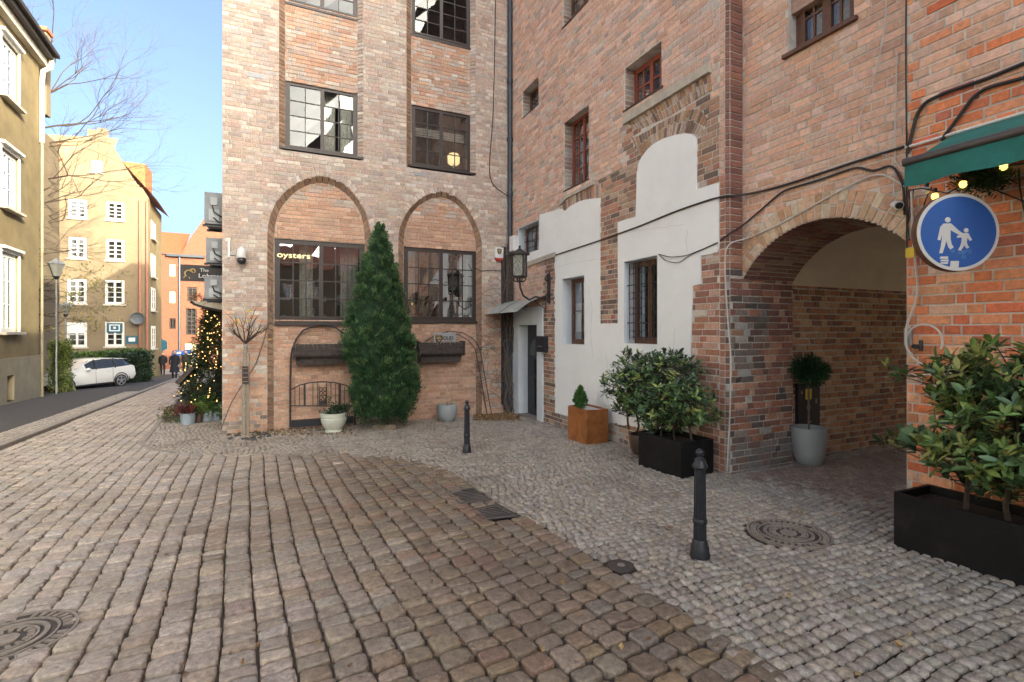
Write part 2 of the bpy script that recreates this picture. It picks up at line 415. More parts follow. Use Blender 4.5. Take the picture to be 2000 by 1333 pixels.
def emit(name, stuffname, Q, C, parent, m, V, F4, F3, smooth=False, nind=300):
    """the pieces that show largest are objects, the others one joined part"""
    Q = np.asarray(Q, float); C = np.asarray(C, float)
    px, py, Y = proj(Q); inside = ((px > 0) & (px < 2000) & (py > 0) & (py < 1333) & (Y > .1)).all(1)
    ar = np.abs((px[:, 2]-px[:, 0])*(py[:, 3]-py[:, 1])-(px[:, 3]-px[:, 1])*(py[:, 2]-py[:, 0]))/2
    ar = np.where(inside, ar, 0); order = np.argsort(-ar)
    sel = [i for i in order[:nind] if ar[i] > 30]; ss = set(sel)
    faces = F4+F3; o_ = np.array(worg(parent)) if parent else 0
    for i in sel:
        me = bpy.data.meshes.new(name); c = V[i].mean(0); me.from_pydata((V[i]-c).tolist(), [], faces)
        at = me.attributes.new('col', 'FLOAT_VECTOR', 'FACE'); at.data.foreach_set('vector', np.tile(C[i], len(faces)).astype('f'))
        if smooth: me.polygons.foreach_set('use_smooth', [True]*len(faces))
        link(name, me, m, parent, loc=c-o_)
    rest = [i for i in range(len(Q)) if i not in ss]
    if rest:
        Vr = V[rest]; n, k = Vr.shape[:2]; base = (np.arange(n)*k)[:, None, None]
        Fl = [(np.array(F4)[None]+base).reshape(-1, 4)]; Cl = [np.repeat(C[rest], len(F4), 0)]
        if F3: Fl.append((np.array(F3)[None]+base).reshape(-1, 3)); Cl.append(np.repeat(C[rest], len(F3), 0))
        npmesh(stuffname, Vr.reshape(-1, 3), Fl, Cl, m, parent, smooth, kind='stuff')
def bricks(Q, C, parent, nind=300, h=.007, gap=.0055, bev=.004, hj=.003, cj=.002, name='brick', m=None):
    V, F4, F3 = ring_mesh(Q, C, h, gap, bev, hj, cj)
    emit(name, name+'work' if name == 'brick' else name+'s', Q, C, parent, m or M['brick'], V, F4, F3, False, nind)
def resample(pts, n):
    P = [Vector(p) for p in pts]; L = [0]
    for a, b in zip(P[:-1], P[1:]): L.append(L[-1]+(b-a).length)
    out = []
    for i in range(n+1):
        t = L[-1]*i/n; k = 0
        while k < len(L)-2 and L[k+1] < t: k += 1
        f = (t-L[k])/max(1e-9, L[k+1]-L[k]); out.append(P[k].lerp(P[k+1], f))
    return out
def band(inner, outer, n, tiers, pal):
    """quads between two 3D polylines (left to right), split in n voussoirs and given tiers"""
    A = resample(inner, n); B = resample(outer, n); Q = []; C = []
    for i in range(n):
        off = random.uniform(-.1, .1) if len(tiers) > 2 else 0
        for t0, t1 in zip(tiers[:-1], tiers[1:]):
            a0 = t0+(off if t0 not in (0, 1) else 0); a1 = t1+(off if t1 not in (0, 1) else 0)
            Q.append((A[i].lerp(B[i], a0)[:], A[i+1].lerp(B[i+1], a0)[:], A[i+1].lerp(B[i+1], a1)[:], A[i].lerp(B[i], a1)[:])); C.append(jit(random.choice(pal)))
    return Q, C
def skin_obj(name, pts, edges, radii, m, parent, sub=2):
    me = bpy.data.meshes.new(name); o_ = worg(parent)
    me.from_pydata([tuple(Vector(p)-o_) for p in pts], edges, [])
    o = link(name, me, m, parent)
    md = o.modifiers.new('skin', 'SKIN'); me.skin_vertices.new() if not me.skin_vertices else None
    for i, r in enumerate(radii): me.skin_vertices[0].data[i].radius = (r, r) if not isinstance(r, tuple) else r
    me.skin_vertices[0].data[0].use_root = True
    s2 = o.modifiers.new('sub', 'SUBSURF'); s2.levels = sub; s2.render_levels = sub
    return o
def text_part(name, txt, size, loc, rot, m, parent, ext=.003, sxs=1, bold=0):
    c = bpy.data.curves.new(name, 'FONT'); c.body = txt; c.size = size; c.extrude = ext; c.offset = bold; c.align_x = 'CENTER'; c.align_y = 'CENTER'
    t = bpy.data.objects.new('tmp', c); COL.objects.link(t); bpy.context.view_layer.update()
    me = bpy.data.meshes.new_from_object(t.evaluated_get(bpy.context.evaluated_depsgraph_get())); bpy.data.objects.remove(t)
    me.transform(Matrix.Diagonal((sxs, 1, 1, 1))); me.transform(rot.to_4x4()); me.materials.clear(); me.materials.append(m); me.name = name
    return link(name, me, m, parent, loc=Vector(loc)-worg(parent))
ROT_V = Matrix.Rotation(R(90), 3, 'X')                       # text facing -v
# ---------------------------------------------------------------- palettes
TAN = [(.52, .41, .34), (.50, .36, .29), (.56, .46, .39), (.46, .36, .30), (.62, .55, .48), (.42, .33, .29), (.54, .39, .31), (.66, .60, .53), (.48, .42, .38)]
TANR = [(.54, .36, .27), (.56, .39, .30), (.50, .32, .24), (.60, .45, .36), (.46, .30, .23), (.58, .41, .32)]
PINK = [(.68, .46, .36), (.72, .53, .43), (.65, .41, .31), (.75, .59, .50), (.60, .38, .29), (.70, .49, .37), (.56, .36, .28), (.60, .49, .43)]
OLD = [(.33, .22, .16), (.40, .25, .17), (.26, .17, .125), (.50, .36, .26), (.44, .31, .22), (.19, .14, .115), (.46, .25, .16)]
RED = [(.46, .22, .14), (.40, .18, .12), (.50, .27, .18), (.35, .17, .12), (.29, .16, .12), (.54, .33, .24)]
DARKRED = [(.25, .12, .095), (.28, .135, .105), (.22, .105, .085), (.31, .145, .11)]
SOOT = [(.19, .14, .12), (.26, .20, .17), (.14, .11, .095), (.31, .26, .22), (.22, .14, .11), (.50, .47, .43)]
GREYB = [(.22, .19, .175), (.27, .235, .215), (.18, .155, .14), (.32, .27, .24), (.25, .17, .14)]
ORNG = [(.76, .27, .125), (.72, .24, .11), (.78, .34, .17), (.68, .20, .10), (.80, .42, .24), (.72, .30, .16), (.60, .20, .12)]
ORPINK = [(.66, .44, .33), (.70, .50, .39), (.64, .39, .27), (.68, .42, .28), (.73, .57, .47), (.60, .39, .30)]
BROWN = [(.34, .22, .15), (.30, .19, .13), (.38, .26, .18)]
PASS = [(.56, .29, .17), (.60, .34, .20), (.48, .24, .15), (.37, .19, .13), (.64, .42, .27), (.29, .16, .12)]
YARCH = [(.60, .40, .25), (.64, .47, .32), (.56, .34, .20), (.60, .37, .23), (.66, .52, .38)]
HT = 13.0
TAN, TANR, PINK, ORPINK, ORNG = soft(TAN, .25), soft(TANR, .3, (1.04, .94, .86)), soft(PINK, .3, (1.03, .98, .94)), soft(ORPINK, .35, (1.04, .98, .93)), ORNG

def room(parent, fr, s0, s1, z0, z1, d, depth=1.6, m='room_dark'):
    mb = MB(); P = lambda s, z, k: fr(s, z, d-k)
    a, b, c, e = s0-.4, s1+.4, z0-.3, z1+.3
    mb.quad(P(a, c, depth), P(b, c, depth), P(b, e, depth), P(a, e, depth)); mb.quad(P(a, c, 0), P(b, c, 0), P(b, c, depth), P(a, c, depth))
    mb.quad(P(a, e, 0), P(b, e, 0), P(b, e, depth), P(a, e, depth)); mb.quad(P(a, c, 0), P(a, e, 0), P(a, e, depth), P(a, c, depth)); mb.quad(P(b, c, 0), P(b, e, 0), P(b, e, depth), P(b, c, depth))
    return mb.build('room', M[m], parent)
def drape(parent, fr, a, b, z0, z1, d, m='curtain'):
    mb = MB(); n = max(4, int((b-a)/.02)); pts = [(a+(b-a)*i/n, .02*math.sin(i*1.3)+.008*math.sin(i*.47)) for i in range(n+1)]
    for (s, k), (s2, k2) in zip(pts[:-1], pts[1:]): mb.quad(fr(s, z0, d+k), fr(s2, z0, d+k2), fr(s2, z1, d+k2), fr(s, z1, d+k))
    return mb.build('curtain', M[m], parent, smooth=True)
def window(fr, s0, s1, z0, z1, d, cas, parent, mf='frame_dark', mg=GL, fw=.055, cw=.04, mun=.018, dep=.06, sill=None, ms=None, rm='room_dark', label=None, gap=.0):
    mb = MB()
    for (a, b, c, e) in ((s0, s0+fw, z0, z1), (s1-fw, s1, z0, z1), (s0+fw, s1-fw, z0, z0+fw), (s0+fw, s1-fw, z1-fw, z1)): mb.fbox(fr, a, b, c, e, d-dep, d)
    W = (s1-s0-2*fw); n = len(cas); cwid = W/n; panes = []
    for i, (nc, nr) in enumerate(cas):
        a = s0+fw+i*cwid; b = a+cwid; c = z0+fw; e = z1-fw
        for (p, q, r, t) in ((a, a+cw, c, e), (b-cw, b, c, e), (a+cw, b-cw, c, c+cw), (a+cw, b-cw, e-cw, e)): mb.fbox(fr, p, q, r, t, d-dep+.01, d+.012)
        a += cw; b -= cw; c += cw; e -= cw
        for k in range(1, nc):
            x = a+(b-a)*k/nc; mb.fbox(fr, x-mun/2, x+mun/2, c, e, d-.022, d+.004)
        for k in range(1, nr):
            z = c+(e-c)*k/nr
            for j in range(nc): mb.fbox(fr, a+(b-a)*j/nc+mun/2*(j > 0), a+(b-a)*(j+1)/nc-mun/2*(j < nc-1), z-mun/2, z+mun/2, d-.022, d+.002)
        for j in range(nc):
            for k in range(nr): panes.append((a+(b-a)*j/nc, a+(b-a)*(j+1)/nc, c+(e-c)*k/nr, c+(e-c)*(k+1)/nr))
    w_ = mb.build('window', M[mf], parent, label=label)
    for (a, b, c, e) in panes:
        p = MB(); t = random.uniform(-.003, .003); k = random.uniform(-.002, .002)
        p.add([fr(a, c, d-.012+t), fr(b, c, d-.012-t), fr(b, e, d-.012+k), fr(a, e, d-.012-k)], [(0, 1, 2, 3)]); p.build('pane', mg, w_)
    if sill:
        sb = MB(); sb.fbox(fr, s0-sill[0], s1+sill[0], z0-sill[1], z0-.002, d-dep, d+sill[2]); sb.build('sill', M[ms or mf], w_)
    if rm: room(w_, fr, s0, s1, z0, z1, d-dep-.01, m=rm)
    return w_

# ================================================================= BUILDING A: brick house with pointed arches
frA = FV(VA)
A = empty('brick_building', (2, VA, 0), 'pinkish brick house with two pointed blind arches and dark gridded windows behind the tall conifer', 'building')
ua = onV(434, 640, VA)[0]; UE = UB
RD = .12
def pa(px, py, dd=0): return onV(px, py, VA+dd)
arch_o = [[(522, 462), (524, 440), (528, 420), (540, 394), (552, 380), (565, 368), (580, 358), (594, 351), (610, 346.5), (625, 344), (641, 347), (657, 353), (670, 359), (682, 368), (694, 382), (704, 397), (713, 412), (719, 430), (723, 448), (724, 465)],
          [(778, 470), (780, 450), (785, 434), (792, 420), (799, 409), (808, 400), (820, 389), (833, 381), (847, 376.5), (861, 374.5), (875, 378), (887, 383), (899, 391), (909, 402), (917, 413), (924, 425), (931, 440), (937, 456), (941, 474)]]
arch_i = [[(535, 468), (537, 445), (542, 420), (549, 407), (556, 397), (567, 384), (581, 372), (593, 366), (606, 361), (625, 357.5), (639, 360), (650, 363), (664, 371), (676, 380), (688, 392), (698, 406), (705, 420), (710, 440), (712, 468)],
          [(788, 474), (790, 452), (795, 435), (802, 420), (809, 411), (817, 403), (828, 396), (840, 389), (851, 387), (862, 386), (874, 389), (884, 394), (894, 401), (903, 410), (911, 423), (919, 437), (925, 455), (929, 474)]]
recs = []   # (outer polygon, inner polygon at depth)
for o_, i_ in zip(arch_o, arch_i):
    O = [pa(*p) for p in o_]; I = [pa(p[0], p[1], RD) for p in i_]
    # keep the sides upright
    O = [(O[0][0], -.1)]+O+[(O[-1][0], -.1)]; I = [(I[0][0], -.1)]+I+[(I[-1][0], -.1)]
    recs.append((O, I))
ups = []
for (xl, xr, yl, il, ir) in ((545, 709, 292, 557, 698), (794, 929, 327, 803, 918)):
    z = pa(xl, yl)[1]; a, b = pa(xl, 200)[0], pa(xr, 200)[0]; c, d_ = pa(il, 200, RD)[0], pa(ir, 200, RD)[0]
    ups.append(([(a, z), (a, HT+1), (b, HT+1), (b, z)], [(c, z), (c, HT+1), (d_, HT+1), (d_, z)]))
polyA = [r[0] for r in recs]+[u_[0] for u_ in ups]
# windows (s0, s1, z0, z1)
def wq(xl, xr, yt, yb, dd=RD+.03):
    a, z1 = pa(xl, yt, dd); b = pa(xr, yt, dd)[0]; z0 = pa(xl, yb, dd)[1]; return a, b, z0, z1
WA = dict(g1=wq(536, 712, 466, 627), g2=wq(788, 930, 481, 627), f1=wq(557, 698, 156, 291), f2=wq(803, 918, 204, 325))
za = pa(557, 3, RD)[1]; zb = pa(803, 66, RD)[1]
WA['t1'] = (WA['f1'][0], WA['f1'][1], za, za+1.38); WA['t2'] = (WA['f2'][0], WA['f2'][1], zb, zb+1.42)
def rect(w): return [(w[0], w[2]), (w[1], w[2]), (w[1], w[3]), (w[0], w[3])]
ZB = 10.7
mb = MB(); backing(mb, frA, ua, UE, -.2, ZB, polyA)
for (O, I), ws in zip(recs, (('g1',), ('g2',))): backing(mb, frA, min(p[0] for p in I), max(p[0] for p in I), -.1, max(p[1] for p in I), [rect(WA[w]) for w in ws], d=-RD, keep=None) if False else None
for (O, I), ws in zip(recs+ups, (('g1',), ('g2',), ('f1', 't1'), ('f2', 't2'))):
    a, b = min(p[0] for p in I)-.1, max(p[0] for p in I)+.1
    zlo, zhi = max(-.1, min(p[1] for p in I)), min(ZB, max(p[1] for p in I)+.05)
    backing(mb, frA, a, b, zlo, zhi, [rect(WA[w]) for w in ws], d=-RD-.004)
    for w in ws:
        x0, x1, z0, z1 = WA[w]
        for (p, q, r, t) in ((x0, z0, x0, z1), (x1, z0, x1, z1), (x0, z1, x1, z1), (x0, z0, x1, z0)): mb.quad(frA(p, q, -RD), frA(r, t, -RD), frA(r, t, -RD-.12), frA(p, q, -RD-.12))
mb.build('wall', M['mortar'], A)
mb = MB()   # upper and hidden faces of the house
mb.box(ua, UE+.2, VA+.001, VA+.3, ZB, HT); mb.box(ua, ua+.3, VA+.3, VA+11, -.5, HT); mb.box(ua, UE+6, VA+10.7, VA+11, -.9, HT); mb.box(ua, UE+6, VA+.3, VA+10.7, HT-.3, HT)
mb.build('upper_wall', M['brick_high'], A)
def palA(s, z):
    if z < .45 and random.random() < .5-z: return [(.30, .24, .20), (.34, .27, .22), (.26, .22, .19)]
    if abs(s-2.2) < .9 and 2.0 < z < 2.2 and random.random() < .3: return [(.34, .27, .22)]
    return TAN if z > 2.6 or random.random() < .35 else TANR
Q, C = courses(frA, ua, UE, -.05, ZB, polyA, palA, ch=.088, L=.255, H=.128, mix=.55)
bricks(Q, C, A, 300)
Q, C = [], []
for (O, I), ws in zip(recs+ups, (('g1',), ('g2',), ('f1', 't1'), ('f2', 't2'))):
    zhi = min(ZB, max(p[1] for p in I))
    q, c = courses(frA, min(p[0] for p in I), max(p[0] for p in I), max(-.05, min(p[1] for p in I)), zhi, [rect(WA[w]) for w in ws], lambda s, z: TANR if z < 4.9 else (TAN if random.random() < .5 else TANR), ch=.088, L=.30, H=.15, mix=.75, d=-RD, keep=[I])
    Q += q; C += c
bricks(Q, C, A, 0, name='panel_brick')
Q, C = [], []      # splayed reveals and rings
for (O, I) in recs:
    Oo = [frA(s, z, 0) for s, z in O]; Ii = [frA(s, z, -RD) for s, z in I]
    q, c = band(Ii, Oo, 92, (0, 1), BROWN); Q += q; C += c
for (O, I) in ups:
    for k in (0, 3):
        a, b = O[k][0], I[k][0]; z = O[k][1]
        while z < ZB:
            p = [frA(a, z, 0), frA(b, z, -RD), frA(b, z+.088, -RD), frA(a, z+.088, 0)]
            if k == 3: p = [frA(b, z, -RD), frA(a, z, 0), frA(a, z+.088, 0), frA(b, z+.088, -RD)]
            Q.append(p); C.append(jit(random.choice(BROWN if k == 0 else TAN))); z += .088  # left splay browner, its shade put into the colour; right keeps wall tone
bricks(Q, C, A, 0, name='reveal_brick', h=.004)
Q, C = [], []      # flush voussoirs round the arches
for (O, I) in recs:
    pts = O[1:-1]; out = []
    cx = sum(p[0] for p in pts)/len(pts); cz = pts[0][1]
    for (s, z) in pts:
        v = Vector((s-cx, (z-cz)*.8+.01)); v.normalize(); out.append((s+v.x*.13, z+v.y*.13))
    q, c = band([frA(s, z, .006) for s, z in pts], [frA(s, z, .006) for s, z in out], 46, (0, 1), TAN); Q += q; C += c
bricks(Q, C, A, 120, name='arch_brick', h=.006)
GF = dict(fw=.06, cw=.045, mun=.022)
w1 = window(frA, *WA['g1'], -RD-.03, [(3, 4), (3, 4)], A, label='ground floor window half hidden by the conifer, glowing script in one pane', sill=(.0, .10, .10), **GF)
w2 = window(frA, *WA['g2'], -RD-.03, [(3, 4), (3, 4)], A, label='ground floor window right of the conifer reflecting the lantern', sill=(.0, .05, .10), **GF)
w3 = window(frA, *WA['f1'], -RD-.03, [(2, 4), (2, 4)], A, mg=GLS, label='first floor window over the left arch', sill=(.12, .05, .17))
w4 = window(frA, *WA['f2'], -RD-.03, [(2, 4), (2, 4)], A, mg=GLD, label='first floor window over the right arch, lit lamp inside', sill=(.10, .05, .17), rm='room_warm')
w5 = window(frA, *WA['t1'], -RD-.03, [(2, 4), (2, 4)], A, mg=GLS, label='topmost window above the left arch', sill=(.03, .05, .05))
w6 = window(frA, *WA['t2'], -RD-.03, [(2, 4), (2, 4)], A, mg=GLS, label='topmost window above the right arch', sill=(.03, .05, .05))
x0, x1, z0, z1 = WA['g1']; drape(w1, frA, x0+.5, x0+.78, z0, z1, -.45); drape(w1, frA, x1-.5, x1-.1, z0, z1, -.5)
x0, x1, z0, z1 = WA['g2']; drape(w2, frA, x0+.1, x0+.35, z0, z1, -.45); drape(w2, frA, x1-.35, x1-.05, z0, z1, -.45)
x0, x1, z0, z1 = WA['f1']; drape(w3, frA, x0+.78, x0+1.05, z0, z1, -.4); drape(w3, frA, x1-.35, x1-.05, z0, z1, -.4)
x0, x1, z0, z1 = WA['f2']
mb = MB()
for k in range(4): mb.fbox(frA, x0+.05, x1-.05, z1-.62+k*.06, z1-.585+k*.06, -.5-.01*k, -.47)
mb.build('blind', M['curtain'], w4)
# lit lamp in the first floor window (a thing of its own, indoors)
lp = onV(886, 318, VA+.7); L_ = empty('table_lamp', (lp[0], VA+.7, lp[1]-.25), 'lit table lamp with cream drum shade behind the first floor window', 'lamp')
MB().lathe([(.12, .20), (.155, .24), (.16, .42), (.12, .47)], (lp[0], VA+.7, lp[1]-.25), 16).build('lamp_shade', M['lampshade'], L_, smooth=True)
MB().lathe([(.07, 0), (.05, .03), (.02, .06), (.02, .2)], (lp[0], VA+.7, lp[1]-.25), 12).build('lamp_base', M['ceramic_cream'], L_, smooth=True)
# grey vents
for (a, b, c, d_) in ((483, 517, 141, 150), (808, 836, 336, 343)):
    p = pa(a, d_); q = pa(b, d_); z1 = pa(a, c)[1]
    v_ = MB(); v_.fbox(frA, p[0], q[0], p[1], z1, 0, .016)
    for k in range(3): v_.fbox(frA, p[0]+.01, q[0]-.01, p[1]+.01+k*(z1-p[1])/3, p[1]+.022+k*(z1-p[1])/3, .0162, .022)
    v_.build('air_vent', M['metal_grey'], A)
# oysters script in window 1
s_ = empty('neon_sign', frA(*pa(573, 500, .1), -.1), 'glowing handwritten word in the upper left of the ground floor window', 'neon sign')
text_part('lettering', 'oysters', .17, frA(*pa(574, 499, .1), -.135), ROT_V, M['neon'], s_, ext=.004, sxs=1.35)

# ================================================================= BUILDING B/C: old brick house with white plaster, passage arch
B = empty('brick_building', (UB, 8, 0), 'old brick house with white plaster panels, barred windows and an arched passage', 'building')
frB = FU(UB); frC = FU(UC)
def pb(px, py, u=UB): v, z = onU(px, py, u); return (-v, z)
P1 = [pb(*p) for p in [(1055, 420), (1097, 408), (1104, 413), (1115, 403), (1128, 396), (1141, 391), (1155, 389), (1173, 388), (1173, 632), (1208, 632), (1208, 435), (1243, 424), (1245, 340), (1248, 320), (1256, 305), (1268, 290), (1282, 279), (1298, 271), (1318, 265), (1336, 262), (1350, 263), (1359, 268), (1362, 275), (1362, 370), (1404, 358), (1404, 493), (1370, 500), (1370, 555), (1354, 559), (1350, 690), (1350, 866), (1300, 849), (1245, 834), (1200, 827), (1150, 818), (1112, 812), (1085, 805), (1085, 495), (1060, 503), (1031, 513), (1010, 520), (1010, 498), (1055, 480)]]
def wb(xl, xr, yt, yb, u=UB):
    a, z1 = pb(xl, yt, u); b = pb(xr, yt, u)[0]; z0 = pb(xl, yb, u)[1]; return a, b, z0, z1
WB = dict(a=wb(1100, 1148, 54-110, 54), b=wb(1021, 1052, 179, 231), c=wb(1102, 1150, 238, 373), d=wb(1220.5, 1292, 135, 216), e=wb(1013, 1054, 447, 501), f=wb(1100, 1143, 545, 672), g=wb(1220, 1286, 511, 671))
DR = wb(1014.6, 1051, 634, 820)        # door opening
DS = wb(1000.5, 1062, 604.5, 820)      # its white surround
DR = (DR[0], DR[1], -.05, DR[3]); DS = (DS[0], DS[1], -.05, DS[3])
lb_i = [(1249, 300), (1253, 308), (1264, 296), (1284, 279), (1309, 267), (1336.5, 261), (1356, 263), (1364, 270)]
lb_o = [(1232, 268), (1244, 267), (1266, 255), (1284, 243), (1309, 230), (1336, 216), (1366, 212), (1384, 232)]
ub_i = [(1240, 257), (1255, 252), (1278, 241), (1309, 228), (1336, 211), (1375, 187), (1392, 178)]
ub_o = [(1226, 240), (1251, 225), (1282, 207), (1317, 186), (1356, 162), (1388, 144)]
sb_i = [(1100, 417), (1110, 408), (1122, 401), (1135, 394), (1149, 390), (1174, 387)]
sb_o = [(1098, 397), (1112, 384), (1129, 374), (1145, 366), (1159, 361), (1174, 357)]
bandsB = [([pb(*p) for p in i_], [pb(*p) for p in o_]) for i_, o_ in ((lb_i, lb_o), (ub_i, ub_o), (sb_i, sb_o))]
bpoly = [i_+o_[::-1] for i_, o_ in bandsB]
corn1 = [pb(*p) for p in [(1222, 245), (1240, 234), (1390, 143), (1390, 124), (1222, 228)]]
corn2 = [pb(*p) for p in [(1097, 402), (1110, 388), (1163, 361), (1163, 353), (1097, 390)]]
wB = [rect(WB[k]) for k in 'abcdefg']+[rect(DR)]
sB0, sB1 = -VA, -VJ
mb = MB(); backing(mb, frB, sB0, sB1-.06, -.3, ZB+.6, wB, fine=.03)
for k in 'abcdefg':
    x0, x1, z0, z1 = WB[k]
    for (p, q, r, t) in ((x0, z0, x0, z1), (x1, z0, x1, z1), (x0, z1, x1, z1), (x0, z0, x1, z0)): mb.quad(frB(p, q, 0), frB(r, t, 0), frB(r, t, -.3), frB(p, q, -.3))
mb.build('wall', M['mortar_grey'], B)
mb = MB()
for k in 'efg':
    mb = MB()
    x0, x1, z0, z1 = WB[k]
    mb.fbox(frB, x0-.001, x0+.012, z0, z1, -.29, .016); mb.fbox(frB, x0+.012, x1-.012, z1-.012, z1, -.29, .016); mb.fbox(frB, x1-.012, x1, z0, z1, -.29, .016); mb.build('plaster_reveal', M['plaster_jamb'], B)
mb = MB()
x0, x1, z0, z1 = DR
mb.fbox(frB, x0-.0, x0+.02, z0, z1, -.35, .03); mb.fbox(frB, x0+.02, x1, z1-.02, z1, -.35, .03); mb.fbox(frB, x1-.01, x1, z0, z1-.02, -.35, .03)
mb.fbox(frB, DS[0], x0, z0, DS[3], .004, .034); mb.fbox(frB, x1, DS[1], z0, DS[3], .004, .034); mb.fbox(frB, x0, x1, z1, DS[3], .004, .034)
mb.build('door_surround', M['plaster_jamb'], B)
for pts in ([(1213, 458), (1240, 452), (1275, 447), (1300, 444), (1338, 438)], [(1090, 522), (1115, 515), (1140, 510), (1168, 507)], [(1345, 450), (1341, 470), (1345, 492)], [(1150, 560), (1158, 600), (1155, 650), (1160, 700)], [(1320, 640), (1316, 700), (1322, 760)], [(1184, 690), (1190, 730), (1186, 770), (1195, 815)]):
    mb = MB(); P = resample([frB(*pb(*p), .0165) for p in pts], 16); P = [(p[0], p[1]+random.uniform(-.008, .008), p[2]+random.uniform(-.008, .008)) for p in P]; mb.tube(P, .0022, 3); mb.build('crack', mat('crack_brown', (.36, .28, .21), rough=1, bump=0), B)
P1j = []
for i, (a, b) in enumerate(zip(P1, P1[1:]+P1[:1])):
    n_ = max(1, int(math.hypot(b[0]-a[0], b[1]-a[1])/.06)); rag = 30 <= i <= 36
    for k in range(n_):
        t = k/n_; j = .030 if rag else .004; P1j.append((a[0]+(b[0]-a[0])*t+random.uniform(-j, j), a[1]+(b[1]-a[1])*t+random.uniform(-j, j)))
mb = MB(); backing(mb, frB, sB0, sB1, -.1, ZB, wB, d=.017, keep=[P1j], fine=.012); mb.build('plaster', M['plaster_white'], B)
mb = MB()
for poly, dd in ((corn1, .07), (corn2, .05), ([pb(*p) for p in [(1031, 513), (1087, 493), (1087, 502), (1031, 522)]], .05)): mb = MB(); mb.prism(poly, frB, 0, dd); mb.build('cornice', M['stucco_trim'], B)
oldz = [pb(*p) for p in [(1222, 245), (1390, 143), (1400, 240), (1412, 300), (1408, 520), (1352, 700), (1350, 900), (1060, 900), (1062, 500), (1090, 420), (1165, 362), (1190, 340), (1222, 330)]]
greenz = 0
def palB(s, z):
    if inpoly(oldz, s, z):
        if z < .75 and s < -5.6: return OLD if random.random() < .6 else SOOT
        if s > -5.75 and z < 4.2: return RED if random.random() < .7 else TAN
        return OLD if random.random() < .75 else RED
    if s > -5.3 and z < 4: return RED
    return PINK if random.random() < .8 else TAN
holesB = wB+[P1]+bpoly+[corn1, corn2, rect(DS)]
Q, C = courses(frB, sB0+.02, sB1-.13, -.1, ZB+.5, holesB, palB, ch=.090, L=.262, H=.132)
bricks(Q, C, B, 300)
Q, C = [], []      # corner: alternating bullnose bricks, then the face towards the court
k = 0; z = -.1
frJ = FV(VJ)
while z < ZB+.5:
    pal = (SOOT if (z < 2.9 and random.random() < .6) else RED) if z < 3.2 else DARKRED
    if z < .7: pal = GREYB
    e = .045
    c_ = jit(random.choice(pal)); cr = jit(random.choice(RED if z < 4.2 else PINK))
    Q.append((frB(sB1-.13, z), frB(sB1-e, z), frB(sB1-e, z+.09), frB(sB1-.13, z+.09))); C.append(cr)
    Q.append((frB(sB1-e, z), frJ(UB+e, z), frJ(UB+e, z+.09), frB(sB1-e, z+.09))); C.append(c_)
    if z > 2.83: Q.append((frJ(UB+e, z), frJ(UC-.002, z), frJ(UC-.002, z+.09), frJ(UB+e, z+.09))); C.append(c_)
    z += .09; k += 1
bricks(Q, C, B, 90, name='corner_brick')
mb = MB(); mb.quad(frB(sB1-.13, -.1, -.004), frB(sB1-.045, -.1, -.004), frB(sB1-.045, ZB+.5, -.004), frB(sB1-.13, ZB+.5, -.004)); mb.quad(frB(sB1-.05, -.1, -.004), frJ(UB+.05, -.1, -.004), frJ(UB+.05, ZB+.5, -.004), frB(sB1-.05, ZB+.5, -.004))
mb.quad(frJ(UB+.04, -.1, -.004), frJ(UJ, -.1, -.004), frJ(UJ, 2.84, -.004), frJ(UB+.04, 2.84, -.004)); mb.quad(frJ(UB+.04, 2.84, -.004), frJ(UC, 2.84, -.004), frJ(UC, ZB+.5, -.004), frJ(UB+.04, ZB+.5, -.004))
mb.build('corner_mortar', M['mortar_grey'], B)
# jamb of the passage
Q, C = [], []
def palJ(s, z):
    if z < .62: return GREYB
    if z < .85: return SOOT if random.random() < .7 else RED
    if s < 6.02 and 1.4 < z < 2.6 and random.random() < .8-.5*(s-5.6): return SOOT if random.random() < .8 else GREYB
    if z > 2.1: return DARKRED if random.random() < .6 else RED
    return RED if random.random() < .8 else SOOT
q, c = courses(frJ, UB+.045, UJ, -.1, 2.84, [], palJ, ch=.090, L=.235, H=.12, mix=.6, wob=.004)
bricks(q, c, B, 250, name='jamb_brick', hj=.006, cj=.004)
for (O, I) in bandsB[:2]:
    q, c = band([frB(s, z) for s, z in O], [frB(s, z) for s, z in I], 26, (0, .55, 1), OLD+TAN[:4]+[(.45, .27, .15)]*3); Q += q; C += c
q, c = band([frB(s, z) for s, z in bandsB[2][0]], [frB(s, z) for s, z in bandsB[2][1]], 18, (0, 1), OLD+TAN[:3]); Q += q; C += c
bricks(Q, C, B, 150, name='arch_brick', h=.012, gap=.007, hj=.006)
Q, C = [], []
for k in 'abcd':
    x0, x1, z0, z1 = WB[k]; z = z0
    while z < z1-.02:
        zt = min(z+.09, z1); Q.append((frB(x0, z, -.2), frB(x0, zt, -.2), frB(x0, zt, 0), frB(x0, z, 0))); C.append(jit(random.choice([(.42, .36, .31), (.36, .29, .25), (.46, .36, .29), (.33, .22, .18)]))); z += .09
bricks(Q, C, B, 60, name='jamb_brick', h=.006, gap=.006)
